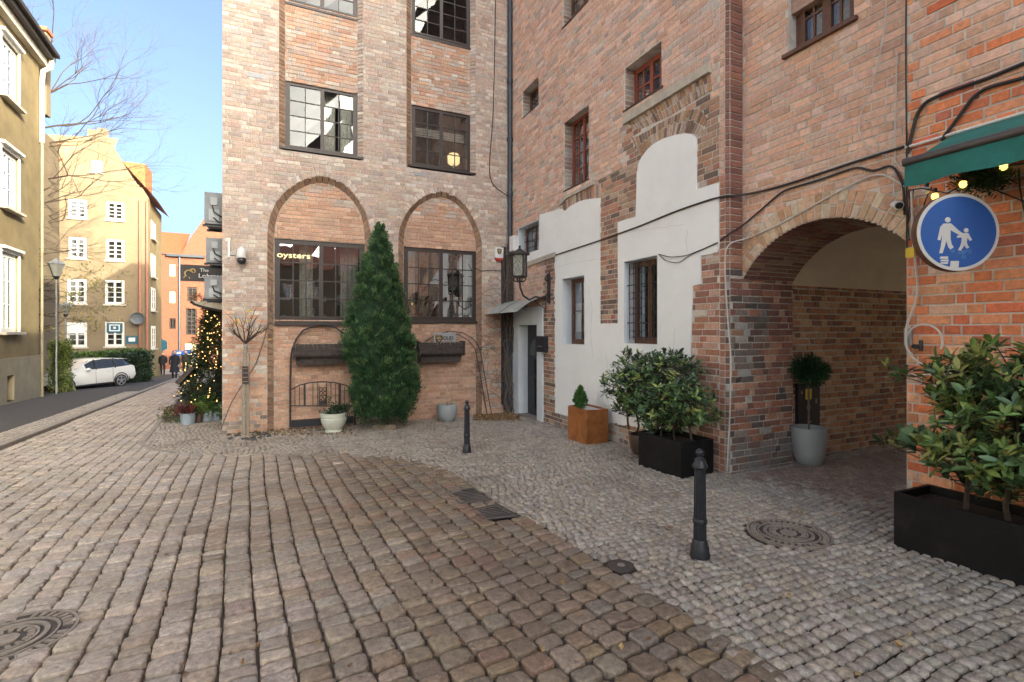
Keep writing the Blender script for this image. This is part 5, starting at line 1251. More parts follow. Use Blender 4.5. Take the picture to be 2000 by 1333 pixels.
# alarm siren, dome camera, antenna
a = wp(965, 500, VA); b = wp(981, 485, VA); al = empty('alarm_siren', (a[0], VA-.06, a[2]), 'white alarm siren box with shield emblem and red base', 'alarm')
sh = [(a[0], b[2]), (a[0], a[2]-.02), (a[0]+.03, a[2]-.08), (b[0]-.03, a[2]-.08), (b[0], a[2]-.02), (b[0], b[2])]
MB().prism(sh[::-1], frA, .0, .08).build('housing', M['white_plastic'], al)
MB().prism([(a[0]+.015, a[2]-.06), (a[0]+.04, a[2]-.13), (b[0]-.04, a[2]-.13), (b[0]-.015, a[2]-.06)], frA, .01, .085).build('strobe', M['sign_red'], al)
m_ = ((a[0]+b[0])/2, b[2]-.09)
def shield(parent, cx, cz, w_, h_, fr, d, sc=True):
    S = [(-.5, .5), (-.5, 0), (-.4, -.25), (0, -.5), (.4, -.25), (.5, 0), (.5, .5)]
    MB().prism([(cx+x*w_, cz+y*h_) for x, y in S], fr, d, d+.004).build('shield', M['sign_black'], parent)
    mb = MB(); mb.prism([(cx-.38*w_, cz+.15*h_), (cx-.30*w_, cz-.02*h_), (cx+.02*w_, cz+.08*h_), (cx+.36*w_, cz-.02*h_), (cx+.40*w_, cz+.14*h_), (cx, cz+.26*h_)], fr, d+.004, d+.007); mb.fbox(fr, cx-.4*w_, cx+.4*w_, cz+.34*h_, cz+.42*h_, d+.004, d+.007); mb.prism([(cx-.18*w_, cz-.12*h_), (cx, cz-.33*h_), (cx+.24*w_, cz-.12*h_), (cx+.02*w_, cz-.02*h_)], fr, d+.004, d+.007); mb.build('eagle_emblem', M['sign_gold'], parent)
shield(al, m_[0], m_[1]-.02, .12, .15, frA, .081)
p = wp(472, 486, VA-.14); dm_ = empty('dome_camera', (p[0], VA-.14, p[2]), 'white dome security camera with black globe on the left wall edge', 'camera')
z0 = wp(472, 517, VA-.14)[2]; zz_ = p[2]-z0
mb = MB(); mb.lathe([(.05, 0), (.085, -.02), (.095, -zz_*.55), (.085, -zz_*.6)][::-1], p, 16); mb.build('housing', M['white_plastic'], dm_, smooth=True)
MB().ball((p[0], p[1], z0+.08), .085, 14, 10).build('globe', M['black_plastic'], dm_, smooth=True)
MB().tube([(p[0], VA-.14, p[2]+.01), (p[0]-.02, VA, p[2]+.04)], .03).build('bracket', M['white_plastic'], dm_)
p = wp(447, 503, VA-.05); q = wp(447, 465, VA-.05); e = empty('antenna', p, 'thin white antenna strip at the left edge of the brick house', 'antenna')
MB().box(p[0]-.018, p[0]+.018, VA-.07, VA-.04, p[2], q[2]).build('strip', M['white_plastic'], e); MB().bar((p[0], VA, p[2]+.06), (p[0]+.12, VA-.04, p[2]+.05), .01).build('bracket', M['metal_grey'], e)

# ================================================================= WALL PLANTER BOXES, IRON ARCHES, SCREEN, SIGN
def flowerbox(px0, px1, py0, py1, dep, label):
    v = VA-dep; a = wp(px0, py1, v); b = wp(px1, py0, v); e = empty('window_box', (a[0], VA, a[2]), label, 'flower box')
    z0, z1 = a[2], b[2]; h = (z1-z0)
    for (za, zb_, o, m_) in ((z0+h*.47, z0+h*.73, .0, 'wood_old'), (z0+h*.75, z1, .01, 'wood_old')):
        mb = MB(); mb.box(a[0], b[0], v-o, v+.03, za, zb_); mb.build('plank', M[m_], e)
    mb = MB(); mb.box(a[0]+.03, b[0]-.03, v+.12, v+.15, z0+.02, z0+h*.5); mb.build('plank', M['wood_old'], e)
    for x in (a[0]-.04, b[0]+.005): MB().box(x, x+.035, v-.02, VA, z0+h*.35, z1+.03).build('end_board', M['wood_old'], e)
    MB().box(a[0], b[0], v+.03, VA+.1, z0+h*.4, z0+h*.47).build('bottom', M['wood_old'], e)
    MB().box(a[0]+.01, b[0]-.01, v+.03, VA-.0, z1-.09, z1-.05).build('soil', M['soil'], e)
    for x in (a[0]+.02, b[0]-.05):
        mb = MB(); mb.bar((x+.015, VA+.1, z0), (x+.015, VA+.1, z1), .014, 4); mb.tube([(x+.015, VA+.08, z0+.02), (x+.015, v+.18, z0+.03), (x+.015, v+.05, z0+h*.42)], .012, 4); mb.build('bracket', M['iron_rust'], e)
    mb = MB()
    for k in range(22):
        x = random.uniform(a[0]+.05, b[0]-.05); P = [Vector((x, v+random.uniform(.04, .12), z1-.06))]; d = Vector((random.uniform(-.6, .6), random.uniform(-.5, .2), 1)).normalized()
        for i in range(5): d = (d+Vector((random.uniform(-.4, .4), random.uniform(-.3, .1), -.28*i))).normalized(); P.append(P[-1]+d*.06)
        mb.tube([tuple(p) for p in P], .004, 3)
    mb.build('dry_stems', M['wood_grey'], e); return e
flowerbox(577, 676, 672, 716, .30, 'rotten dark flower box under the left ground floor window')
fb2 = flowerbox(822, 905, 669, 711, .30, 'rotten dark flower box under the right ground floor window with the security sign')
# sign
a = wp(847, 674, VA-.26); b = wp(890, 650, VA-.26); sg = empty('security_sign', a, 'small grey sign with gold shield standing in the right flower box', 'sign')
fS = FV(VA-.26); MB().fbox(fS, a[0], b[0], a[2], b[2], 0, .008).build('plate', M['metal_grey'], sg)
shield(sg, a[0]+.12, (a[2]+b[2])/2-.01, .16, .2, fS, .009)
text_part('lettering', 'SOLID', .115, fS(a[0]+.33, a[2]+.155, .011), ROT_V, M['sign_black'], sg, ext=.002, sxs=.92, bold=.003)
text_part('lettering', 'SECURITY', .04, fS(a[0]+.33, a[2]+.075, .011), ROT_V, M['sign_red'], sg, ext=.001, sxs=.9)
# iron arch and screen on the left
v = VA-.10; IA = empty('iron_arch', wp(570, 830, v), 'black iron trellis arch against the wall left of the conifer', 'trellis')
mb = MB(); arcp_ = [(567, 835), (567, 760), (568, 700), (571, 682), (579, 662), (592, 646), (610, 637), (632, 634), (655, 640), (672, 652), (686, 670), (692, 690), (693, 760), (693, 835)]
mb.tube([wp(x, y, v) for x, y in arcp_], .020, 6); mb.tube([wp(x, y, v+.12) for x, y in arcp_], .014, 6); mb.build('arch_bar', M['iron_rust'], IA)
for y in (700, 745, 790): mb = MB(); a = Vector(wp(567, y, v)); b = Vector(wp(567, y, v+.12)); mb.bar(a, b, .01, 4); mb.build('rung', M['iron_rust'], IA)
IS = empty('iron_screen', wp(630, 836, v), 'low black iron screen with curved top behind the cream pot', 'screen')
mb = MB(); top = [(568, 762), (585, 753), (605, 748), (630, 746), (655, 748), (675, 753), (688, 760)]
mb.tube([wp(x, y, v-.02) for x, y in top], .014, 5); mb.bar(wp(568, 793, v-.02), wp(688, 794, v-.02), .012, 5); mb.build('rail', M['iron_rust'], IS)
for i in range(13):
    if i in (3, 6, 10): continue
    x = 576+i*8.8; k = (x-568)/120; yt = 762-16*math.sin(math.pi*min(1, max(0, k))); mb = MB(); mb.bar(wp(x, yt, v-.02), wp(x, 793, v-.02), .007, 4); mb.build('bar', M['iron_rust'], IS)
for (xa, xb) in ((593, 597), (623, 638), (661, 666)):
    a = wp(xa, 792, v-.02); b = wp(xb, 751, v-.02); mb = MB()
    if xb-xa > 8:
        for k in range(4):
            for s_ in (0, 1): mb.tube([(a[0]+(b[0]-a[0])*(.25+.5*s_)+.035*math.cos(t), v-.02, a[2]+.08+k*(b[2]-a[2]-.1)/4+.045*math.sin(t)) for t in [R(60*j) for j in range(6)]], .009, 4, closed=True)
        mb.box(a[0], b[0], v-.025, v-.015, a[2], a[2]+.1)
        mb.bar((a[0], v-.02, a[2]), (a[0], v-.02, b[2]), .007, 4); mb.bar((b[0], v-.02, a[2]), (b[0], v-.02, b[2]), .007, 4)
    else: mb.box(a[0], b[0], v-.03, v-.01, a[2], b[2])
    mb.build('panel', M['iron_rust'], IS)
a = wp(566, 835, v-.05); b = wp(690, 815, v-.05); mb = MB(); mb.box(a[0], b[0], v-.10, v-.06, a[2], b[2]); mb.build('base_board', M['metal_dark'], IS); MB().box(a[0], b[0], v-.11, v-.05, b[2], b[2]+.03).build('top_rail', M['wood_old'], IS)
IB = empty('iron_arch', wp(940, 800, v), 'thin iron trellis arch leaning right of the right flower box', 'trellis')
mb = MB(); ar1 = [(820, 680), (830, 667), (848, 656), (870, 651), (895, 654), (915, 665), (928, 682), (934, 710), (940, 745), (947, 785), (952, 812)]
ar2 = [(826, 684), (838, 672), (855, 662), (872, 658), (892, 661), (908, 671), (920, 690), (928, 716), (938, 750), (955, 790), (968, 812)]
mb.tube([wp(x, y, v) for x, y in ar1], .011, 5); mb.tube([wp(x+8, y-4, v-.15) for x, y in ar1], .011, 5); mb.build('arch_bar', M['iron_rust'], IB)
for k in range(2, 11): mb = MB(); mb.bar(wp(*ar1[k], v), wp(ar1[k][0]+8, ar1[k][1]-4, v-.15), .006, 4); mb.build('rung', M['iron_rust'], IB)
mb = MB()
for k in range(34):
    s = Vector(wp(random.uniform(935, 985), random.uniform(640, 790), VA-.05)); P = [s]; d = Vector((random.uniform(-1, 1), 0, random.uniform(-.6, .6))).normalized()
    for i in range(8): d = (d+Vector((random.uniform(-.4, .4), random.uniform(-.1, .1), random.uniform(-.4, .4)))).normalized(); q = P[-1]+d*.07; q.y = min(q.y, VA-.015); q.x = min(q.x, UB-.05); P.append(q)
    mb.tube([tuple(p) for p in P], .004, 3)
mb.build('bare_creeper', M['twig'], None, label='bare brown creeper twigs spread on the wall left of the drainpipe', cat='creeper')

# ================================================================= POTS, CONIFER, SMALL TREES
def pot(px, py, r, h, prof, m, label, name='plant_pot', cat='pot', soil=.9):
    c = gr(px, py); q_ = math.hypot(c[0], c[1]); c = (c[0]*(1+r/q_), c[1]*(1+r/q_), gz(c[1]*(1+r/q_))); e = empty(name, c, label, cat)
    MB().lathe([(r*a, h*b) for a, b in prof], c, 32, capt=False).build('pot', M[m], e, smooth=True)
    MB().lathe([(.001, h*soil-.02), (r*prof[-1][0]*.98, h*soil-.02)], c, 20, capb=False).build('soil', M['soil'], e)
    return e, c
cup = [(.62, 0), (.66, .02), (.66, .06), (.60, .12), (.72, .25), (.88, .45), (.95, .62), (.96, .70), (.92, .72), (.92, .78), (.97, .80), (.98, .88), (.93, .90), (1.0, .93), (1.0, .99), (.95, 1.0), (.90, .97), (.86, .80)]
e, c = pot(652, 847, .27, .40, cup, 'ceramic_cream', 'cream glazed pot with a small shrub in front of the iron screen')
cl = np.array(c)+rng.normal(size=(34, 3))*[.13, .10, .07]+[.06, -.02, .47]; clumps('foliage', cl, .06, 34, .045, .010, DGREEN+[(.04, .08, .04)], e, 'needle')
bowl = [(.55, 0), (.70, .06), (.90, .30), (.99, .62), (1.0, .85), (.97, .97), (.94, 1.0), (.90, .98), (.88, .85)]
e, c = pot(873, 826, .245, .40, bowl, 'ceramic_grey', 'grey bowl pot with dry clipped stems against the brick wall')
P = np.array(c)+np.c_[rng.uniform(-.19, .19, 160), rng.uniform(-.17, .17, 160), np.full(160, .33)]; foliage('dry_stems', P, rng.normal(size=(160, 3))*.35+[0, 0, 1], .16*rng.uniform(.6, 1.2, 160), .004, pick([(.5, .42, .28), (.6, .52, .36), (.35, .25, .15)], 160), e)
# conifer
cb = gr(752, 836); vC = 10.85
cf = empty('conifer_tree', (cb[0], vC, gz(vC)), 'tall dark green cone shaped conifer between the two ground floor windows', 'tree')
prL = [(436, 741, 742), (450, 733, 750), (470, 724, 758), (500, 714, 767), (530, 704, 777), (570, 690, 787), (610, 676, 798), (640, 668, 806), (665, 664, 812), (690, 664, 814), (708, 672, 818), (725, 684, 822), (750, 684, 823), (780, 683, 818), (805, 687, 812), (825, 700, 800), (836, 725, 775)]
def cprof(z):
    ys = HY-(z-CZ)*F/10.5
    for (a, l, r), (b, l2, r2) in zip(prL[:-1], prL[1:]):
        if a <= ys <= b: t = (ys-a)/(b-a); return l+(l2-l)*t, r+(r2-r)*t
    return None
def upx(x): return onV(x, 600, vC)[0]
MB().tube([(cb[0], vC, gz(vC)-.05), (cb[0]-.03, vC, 2.2)], .07, 8, rs=[.08, .03]).build('trunk', M['bark'], cf, smooth=True)
zt_ = CZ+(HY-436)*10.5/F; lobes = []
while len(lobes) < 620:
    z = random.uniform(.22, zt_-.02)
    pr_ = cprof(z)
    if not pr_: continue
    ul, ur = upx(pr_[0]), upx(pr_[1]); mid = (ul+ur)/2; hw = max(.02, (ur-ul)/2)
    if random.random() > (hw/.70+.10): continue
    a = random.uniform(0, 2*math.pi); rl = min(.085+.03*random.random(), hw*.6+.02)
    k = random.uniform(.80, 1.02); x, y = mid+(hw-rl*.9)*k*math.cos(a), vC+(min(hw, .70)-rl*.8)*k*math.sin(a)
    lobes.append((x, y, z, rl, a))
cen = []; od = []; cr_ = []
for (x, y, z, rl, a) in lobes:
    tone = random.choice(range(5))
    for q in range(6):
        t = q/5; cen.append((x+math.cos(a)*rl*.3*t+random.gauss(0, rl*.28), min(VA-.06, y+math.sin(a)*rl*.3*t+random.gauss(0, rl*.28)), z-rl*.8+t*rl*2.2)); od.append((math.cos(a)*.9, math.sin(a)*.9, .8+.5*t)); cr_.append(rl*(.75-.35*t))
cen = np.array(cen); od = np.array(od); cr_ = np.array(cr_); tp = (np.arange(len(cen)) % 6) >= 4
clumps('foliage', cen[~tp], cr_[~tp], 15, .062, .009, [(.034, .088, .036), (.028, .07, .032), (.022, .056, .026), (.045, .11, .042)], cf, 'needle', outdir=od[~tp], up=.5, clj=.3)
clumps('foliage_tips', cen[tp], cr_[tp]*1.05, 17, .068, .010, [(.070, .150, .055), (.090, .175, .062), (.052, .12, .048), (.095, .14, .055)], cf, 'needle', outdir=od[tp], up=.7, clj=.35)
# solid core fills the crown; its dark green stands in for inner shade
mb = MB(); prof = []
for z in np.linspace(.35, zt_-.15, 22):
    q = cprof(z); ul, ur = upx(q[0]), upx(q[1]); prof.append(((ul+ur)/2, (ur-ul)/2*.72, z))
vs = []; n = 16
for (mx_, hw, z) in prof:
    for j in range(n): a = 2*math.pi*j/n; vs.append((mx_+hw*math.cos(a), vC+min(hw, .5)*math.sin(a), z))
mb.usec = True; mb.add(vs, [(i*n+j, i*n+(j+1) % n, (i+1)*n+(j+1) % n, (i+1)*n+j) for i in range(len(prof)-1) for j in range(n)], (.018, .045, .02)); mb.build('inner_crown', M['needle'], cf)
ed = empty('wooden_edging', gr(752, 840), 'low wooden palisade edging at the foot of the conifer', 'edging')
for i in range(12):
    p = gr(731+i*3.6, 840-abs(i-5)*.35); MB().box(p[0]-.022, p[0]+.022, p[1]-.02, p[1]+.02, p[2]-.02, p[2]+.10+random.uniform(-.015, .01)).build('stake', M['wood_grey'], ed)
# pollard tree
pb0 = gr(479, 848); tv = 11.2
pt = empty('small_tree', (pb0[0], tv, gz(tv)), 'small bare pollarded tree with a few yellow leaves at the left corner', 'tree')
def br(mb, p, d, L, r, dep, spread=.5, up=.15, ends=None, seg=3, vmax=None, n=5, kids=(2, 3), shrink=.68):
    P = [Vector(p)]; d = Vector(d).normalized(); rs = [r]
    for i in range(seg):
        d = (d+Vector((random.gauss(0, .13), random.gauss(0, .13), random.gauss(0, .10)+up*.3))).normalized(); q = P[-1]+d*L/seg
        if vmax and q.y > vmax: q.y = vmax
        P.append(q); rs.append(r*(1-.38*(i+1)/seg))
    mb.tube([tuple(x) for x in P], r, n if dep > 1 else 3, rs=rs, cap=False)
    if ends is not None: ends.append(P[-1])
    if dep <= 0: return
    for k in range(random.randint(*kids)):
        t = random.uniform(.45, 1) if k else 1; idx = min(seg, max(1, int(t*seg+.5)))
        nd = (d+Vector((random.gauss(0, spread), random.gauss(0, spread), random.gauss(0, spread*.8)+up))).normalized()
        br(mb, P[idx], nd, L*shrink*random.uniform(.8, 1.15), rs[idx]*.68, dep-1, spread, up, ends, seg, vmax, n, kids, shrink)
mb = MB(); top = Vector(wp(480, 672, tv)); mb.tube([(pb0[0], tv, gz(tv)-.03), (pb0[0]+.01, tv, gz(tv)+.8), tuple(top)], .05, 8, rs=[.055, .045, .04]); mb.build('trunk', M['bark_pale'], pt, smooth=True)
mb = MB(); ends = []
for k in range(11):
    a = 2*math.pi*k/11+.3; br(mb, top, (math.cos(a)*.9, math.sin(a)*.45-.15, .75), random.uniform(.24, .42), .016, 2, .38, .18, ends, 3, VA-.05)
mb.build('branches', M['twig'], pt)
for (x, y) in ((462, 622), (468, 628), (478, 625), (485, 607), (518, 657), (522, 663), (487, 603), (459, 626)):
    q = wp(x, y, tv-.08); mb = MB(); d = Vector((random.uniform(-1, 1), -.4, random.uniform(-.8, .2))).normalized(); s = Vector((random.uniform(-1, 1), -.3, random.uniform(-.5, .5))).normalized()*.035; q = Vector(q)
    mb.usec = True; mb.add([q, q+d*.06+s, q+d*.12, q+d*.06-s], [(0, 1, 2), (0, 2, 3)], (.55, .38, .04)); mb.build('leaf', M['leaf'], pt)
ts = empty('tree_stake', (pb0[0]+.05, tv+.02, gz(tv)), 'wooden stake with a broken wire crate tied to the small bare tree', 'stake')
MB().box(pb0[0]+.045, pb0[0]+.10, tv-.03, tv+.03, gz(tv), wp(486, 690, tv)[2]).build('post', M['wood_grey'], ts)
mb = MB(); a = wp(473, 750, tv-.07); b = wp(485, 716, tv-.07); mb.box(a[0], b[0], tv-.085, tv-.06, a[2], b[2]); mb.build('plate', M['wood_old'], ts)
for k in range(4): z = a[2]+(b[2]-a[2])*(k+.5)/4; MB().box(a[0]+.01, b[0]-.01, tv-.09, tv-.086, z-.006, z+.006).build('slat', M['wood_grey'], ts)
P = [wp(432, 838, 11.3), wp(450, 790, 11.35), wp(468, 760, 11.4), wp(500, 712, 11.4), wp(520, 650, 11.45), wp(528, 600, 11.5), wp(531, 560, 11.55)]
cable('brown bare vine stem leaning across the left wall corner', P, .011, 'bark', name='vine_stem').__setitem__('category', 'vine')
rk = empty('stone_ring', (pb0[0], tv, gz(tv)), 'ring of small dark rocks round the foot of the bare tree', 'stones')
for k in range(34):
    p = gr(447+k*2.35+random.uniform(-2, 2), 858-random.uniform(0, 12)+4*math.sin(k)); mb = MB(); r = random.uniform(.035, .06); mb.usec = True; mb.col = (.07, .07, .065); mb.ball(p, r, 6, 4, sz=.7)
    mb.v = [(a+random.uniform(-.012, .012), b+random.uniform(-.012, .012), c_+random.uniform(-.01, .01)) for a, b, c_ in mb.v]; mb.build('rock', M['stone'], rk)
def litter(n, f, pal, lab, cat='leaves', L=.05, W=.02):
    P = np.array([f() for _ in range(n)]); foliage('leaf_litter', P, np.c_[rng.normal(size=(n, 2)), rng.normal(size=n)*.25], L*rng.uniform(.5, 1.3, n), W, pick(pal, n), None, 'leaf'); o = bpy.context.scene.collection.objects[-1]; return o
DRY = [(.22, .12, .05), (.30, .18, .07), (.15, .08, .04), (.35, .24, .10)]
def lf(x0, x1, y0, y1):
    def g(): p = gr(random.uniform(x0, x1), random.uniform(y0, y1)); return (p[0], p[1], p[2]+random.uniform(.004, .03))
    return g
o = litter(1500, lf(925, 1015, 806, 822), DRY, ''); tag(o, 'brown fallen leaves heaped in the corner by the door', 'leaves')
o = litter(500, lf(445, 700, 838, 852), DRY+[(.08, .10, .04)], ''); tag(o, 'scattered dry leaves and moss along the foot of the wall', 'leaves')
o = litter(90, lf(300, 1900, 850, 1333), DRY, '', L=.035); tag(o, 'few dry leaves scattered over the setts', 'leaves')

# ================================================================= BOLLARDS
def bollard(c, h, label):
    e = empty('bollard', c, label, 'bollard', 'bollards along the edge of the small setts'); s = h/.86
    MB().lathe([(.078*s, 0), (.078*s, .02*s), (.070*s, .05*s), (.070*s, .085*s), (.060*s, .10*s), (.060*s, .125*s), (.050*s, .14*s)], c, 24).build('base', M['metal_dark'], e, smooth=True)
    MB().lathe([(.050*s, .14*s), (.048*s, .26*s)], c, 32, flute=.10).build('lower_shaft', M['metal_dark'], e)
    MB().lathe([(.050*s, .26*s), (.056*s, .27*s), (.056*s, .295*s), (.050*s, .305*s)], c, 24).build('ring', M['metal_dark'], e, smooth=True)
    MB().lathe([(.048*s, .305*s), (.043*s, .70*s)], c, 32, flute=.10).build('shaft', M['metal_dark'], e)
    MB().lathe([(.046*s, .70*s), (.060*s, .715*s), (.060*s, .73*s), (.048*s, .745*s), (.042*s, .775*s), (.022*s, .79*s), (.020*s, .80*s)], c, 24).build('collar', M['metal_dark'], e, smooth=True)
    MB().ball((c[0], c[1], c[2]+.828*s), .034*s, 16, 12).build('ball', M['metal_dark'], e, smooth=True)
bollard(gr(1367, 1087), .865, 'nearer fluted black bollard with ball top, beside the manhole cover')
bollard(gr(912, 884), .85, 'farther fluted black bollard with ball top, in front of the grey bowl pot')

# ================================================================= PLANTERS
wpz = gz(7.5); wpb = empty('wooden_planter', (4.93, 7.53, wpz), 'square orange brown wooden planter with a small conifer at the white wall', 'planter')
x0, x1, y0, y1, z0, z1 = 4.71, 5.15, 7.22, 7.86, wpz-.02, wpz+.60
for (a, b, c, d_, n, ax) in ((x0, x0+.03, y0, y1, 4, 'y'), (x0+.031, x1, y0, y0+.03, 3, 'x'), (x1-.03, x1, y0+.031, y1, 4, 'y'), (x0+.031, x1-.031, y1-.03, y1, 3, 'x')):
    for k in range(n):
        mb = MB()
        if ax == 'y': s0, s1 = c+(d_-c)*k/n+.002, c+(d_-c)*(k+1)/n-.002; mb.box(a-random.uniform(0, .003), b, s0, s1, z0, z1+random.uniform(-.006, .004))
        else: s0, s1 = a+(b-a)*k/n+.002, a+(b-a)*(k+1)/n-.002; mb.box(s0, s1, c-random.uniform(0, .003), d_, z0, z1+random.uniform(-.006, .004))
        mb.build('plank', M['wood_orange'], wpb)
MB().box(x0+.03, x1-.03, y0+.03, y1-.03, z1-.08, z1-.03).build('gravel', M['gravel_white'], wpb)
sc = empty('dwarf_conifer', (4.83, 7.62, z1-.04), 'small bright green dwarf conifer in the wooden planter', 'shrub')
cen = []; od = []
for k in range(150):
    t = random.random()**.8; a = random.uniform(0, 6.283); r = .115*math.sin(math.pi*(.12+.88*t)**.75)*random.uniform(.6, 1); cen.append((4.83+r*math.cos(a), 7.62+r*math.sin(a), z1-.02+.36*t)); od.append((math.cos(a)*.4, math.sin(a)*.4, 1.2))
clumps('foliage', cen, .035, 26, .04, .006, [(.07, .17, .045), (.09, .20, .05), (.05, .13, .035)], sc, outdir=np.array(od), up=.8)
MB().tube([(4.83, 7.62, z1-.06), (4.83, 7.62, z1+.2)], .012, 6).build('trunk', M['bark'], sc)
# laurels
LG = [(.12, .21, .07), (.17, .28, .075), (.09, .165, .06), (.22, .32, .085), (.12, .21, .10), (.30, .32, .09)]
LM = []
for ci, c_ in enumerate(LG+[(.028, .06, .028), (.04, .075, .035)]):
    me = bpy.data.meshes.new('leaf'); pts = [(0, 0, 0), (.2, .13, .03), (.55, .19, .05), (.85, .11, .03), (1, 0, -.06), (.85, -.11, .03), (.55, -.19, .05), (.2, -.13, .03), (.3, 0, -.01), (.65, 0, -.005)]
    me.from_pydata(pts, [], [(0, 8, 1), (1, 8, 9, 2), (2, 9, 3), (3, 9, 4), (0, 7, 8), (7, 6, 9, 8), (6, 5, 9), (5, 4, 9)])
    at = me.attributes.new('col', 'FLOAT_VECTOR', 'FACE'); at.data.foreach_set('vector', np.tile(c_, 8).astype('f')); me.materials.append(M['leaf']); me.polygons.foreach_set('use_smooth', [True]*8); LM.append(me)
LV = np.array([v.co[:] for v in LM[0].vertices]); LF = [tuple(p.vertices) for p in LM[0].polygons]
def laurel(e, box, nst, nwh, L, colbias, per=7, thick=1.0, dome=0):
    """stems from the soil, whorls of leaves at twig ends spread through the crown volume"""
    x0, x1, y0, y1, z0, z1, zb = box; Ws = []
    for _ in range(nwh*4):
        if len(Ws) >= nwh: break
        p = np.array((random.uniform(x0, x1), random.uniform(y0, y1), random.uniform(z0, z1))); c = np.array(((x0+x1)/2, (y0+y1)/2, (z0+z1)/2)); q = (p-c)/np.array(((x1-x0)/2, (y1-y0)/2, (z1-z0)/2))
        rad = (abs(q[0])**2.6+abs(q[1])**2.6+abs(q[2])**2.6)**(1/2.6)
        bump = 1+.12*math.sin(p[1]*7+1)+.10*math.sin(p[2]*8+p[0]*5)
        if rad > bump or random.random() > (.30+.9*rad): continue
        Ws.append((p, q))
    mb = MB(); stems = []
    for k in range(nst):
        t = (k+.5)/nst; b = Vector(((x0+x1)/2+random.uniform(-.06, .06), y0+(y1-y0)*(.12+.76*t)+random.uniform(-.05, .05), zb)); 
        P = [b, b+Vector((random.uniform(-.03, .03), random.uniform(-.04, .04), (z0-zb)*.6)), Vector((b.x+random.uniform(-.1, .1), b.y+random.uniform(-.1, .1), z0+(z1-z0)*.35)), Vector((b.x+random.uniform(-.12, .12), b.y+random.uniform(-.2, .2), z0+(z1-z0)*.8))]
        P = resample([tuple(p) for p in P], 10); stems.append(P); mb.tube([tuple(p) for p in P], .016*thick, 6, rs=[.017*thick*(1-.7*i/10) for i in range(11)])
    for (p, q) in Ws:
        P = min((s[i] for s in stems for i in range(2, 11)), key=lambda s: (s-Vector(p)).length+.8*max(0, s.z-p[2]+.05)); pv = Vector(p); mid = P.lerp(pv, .5)+Vector((0, 0, -.03))
        mb.tube([tuple(P), tuple(mid), tuple(pv)], .005*thick, 3, rs=[.006*thick, .004*thick, .003*thick], cap=False)
    mb.build('stem', M['twig'], e, smooth=True)
    mats = []; cols = []
    for (p, q) in Ws:
        ax = Vector((q[0]*.7, q[1]*.7, .9+q[2]*.3)); ax += Vector((random.gauss(0, .3), random.gauss(0, .3), random.gauss(0, .2))); ax.normalize()
        a0 = random.uniform(0, 6.28); k0 = random.randrange(len(LG)) if random.random() > colbias else random.choice((6, 7, 2))
        for k in range(per+random.randint(-1, 2)):
            a = a0+2.4*k; tip = .35+.9*random.random()
            o_ = ax.orthogonal().normalized(); s = o_*math.cos(a)+ax.cross(o_)*math.sin(a); d = (ax*(1.25-tip)+s*tip); d.normalize()
            nrm_ = (ax-d*ax.dot(d)); nrm_ = nrm_.normalized() if nrm_.length > 1e-3 else o_
            y = nrm_.cross(d); sc_ = L*random.uniform(.5, 1.2); pp = Vector(p)-ax*.02*k*.4
            mats.append(Matrix(((d.x*sc_, y.x*sc_, nrm_.x*sc_, pp.x), (d.y*sc_, y.y*sc_, nrm_.y*sc_, pp.y), (d.z*sc_, y.z*sc_, nrm_.z*sc_, pp.z), (0, 0, 0, 1)))); cols.append(k0 if random.random() < .75 else random.randrange(8))
    Mx = np.array([[list(r) for r in m] for m in mats]); ctr = Mx[:, :3, 3]+Mx[:, :3, 0]*.5
    px, py, Y_ = proj(ctr); ins = (px > 0) & (px < 2000) & (py > 0) & (py < 1333)
    score = np.where(ins, np.linalg.norm(Mx[:, :3, 0], axis=1)/Y_*(1+.6*(ctr[:, 0] < np.median(ctr[:, 0]))), 0); order = np.argsort(-score); sel = set(order[:300].tolist())
    off = worg(e)
    for i in sel: o = bpy.data.objects.new('leaf', LM[cols[i]]); COL.objects.link(o); o.parent = e; m = mats[i].copy(); m.translation = m.translation-off; o.matrix_local = m
    rest = [i for i in range(len(mats)) if i not in sel]; R3 = Mx[rest]; V = np.einsum('nij,kj->nki', R3[:, :3, :3], LV)+R3[:, None, :3, 3]
    pal = np.array(LG+[(.028, .06, .028), (.04, .075, .035)]); cc = pal[[cols[i] for i in rest]]*(1+rng.uniform(-.2, .2, (len(rest), 1)))
    base = (np.arange(len(rest))*10)[:, None, None]; q4 = np.array([f for f in LF if len(f) == 4]); q3 = np.array([f for f in LF if len(f) == 3])
    npmesh('leaves', V.reshape(-1, 3), [(q4[None]+base).reshape(-1, 4), (q3[None]+base).reshape(-1, 3)], [np.repeat(cc, len(q4), 0), np.repeat(cc, len(q3), 0)], M['leaf'], e, True, kind='stuff')
def trough(x0, x1, y0, y1, h, label, tp=.02):
    z = max(gz(y0), gz(y1))-.01; zt = gz(y0)+h if y1-y0 < 1.2 else gz(2.4)+h; e = empty('planter', ((x0+x1)/2, (y0+y1)/2, gz((y0+y1)/2)), label, 'planter'); zb = gz(y1)-.02; t = .03
    for (a, b, c, d_) in ((x0, x0+t, y0, y1), (x1-t, x1, y0, y1), (x0+t, x1-t, y0, y0+t), (x0+t, x1-t, y1-t, y1)): MB().box(a, b, c, d_, zb, zt).build('side_panel', M['planter_black'], e)
    MB().box(x0+t, x1-t, y0+t, y1-t, zt-.12, zt-.07).build('soil', M['soil'], e); return e, zt
e1, zt1 = trough(4.56, 5.12, 4.83, 5.66, .45, 'black box planter against the brick pier left of the passage')
l1 = empty('laurel_shrub', (4.84, 5.24, zt1-.08), 'dark leafy laurel shrub in the black planter by the white wall', 'shrub')
laurel(l1, (4.36, 5.24, 4.66, 6.46, zt1+.0, 1.86, zt1-.08), 6, 820, .088, .5)
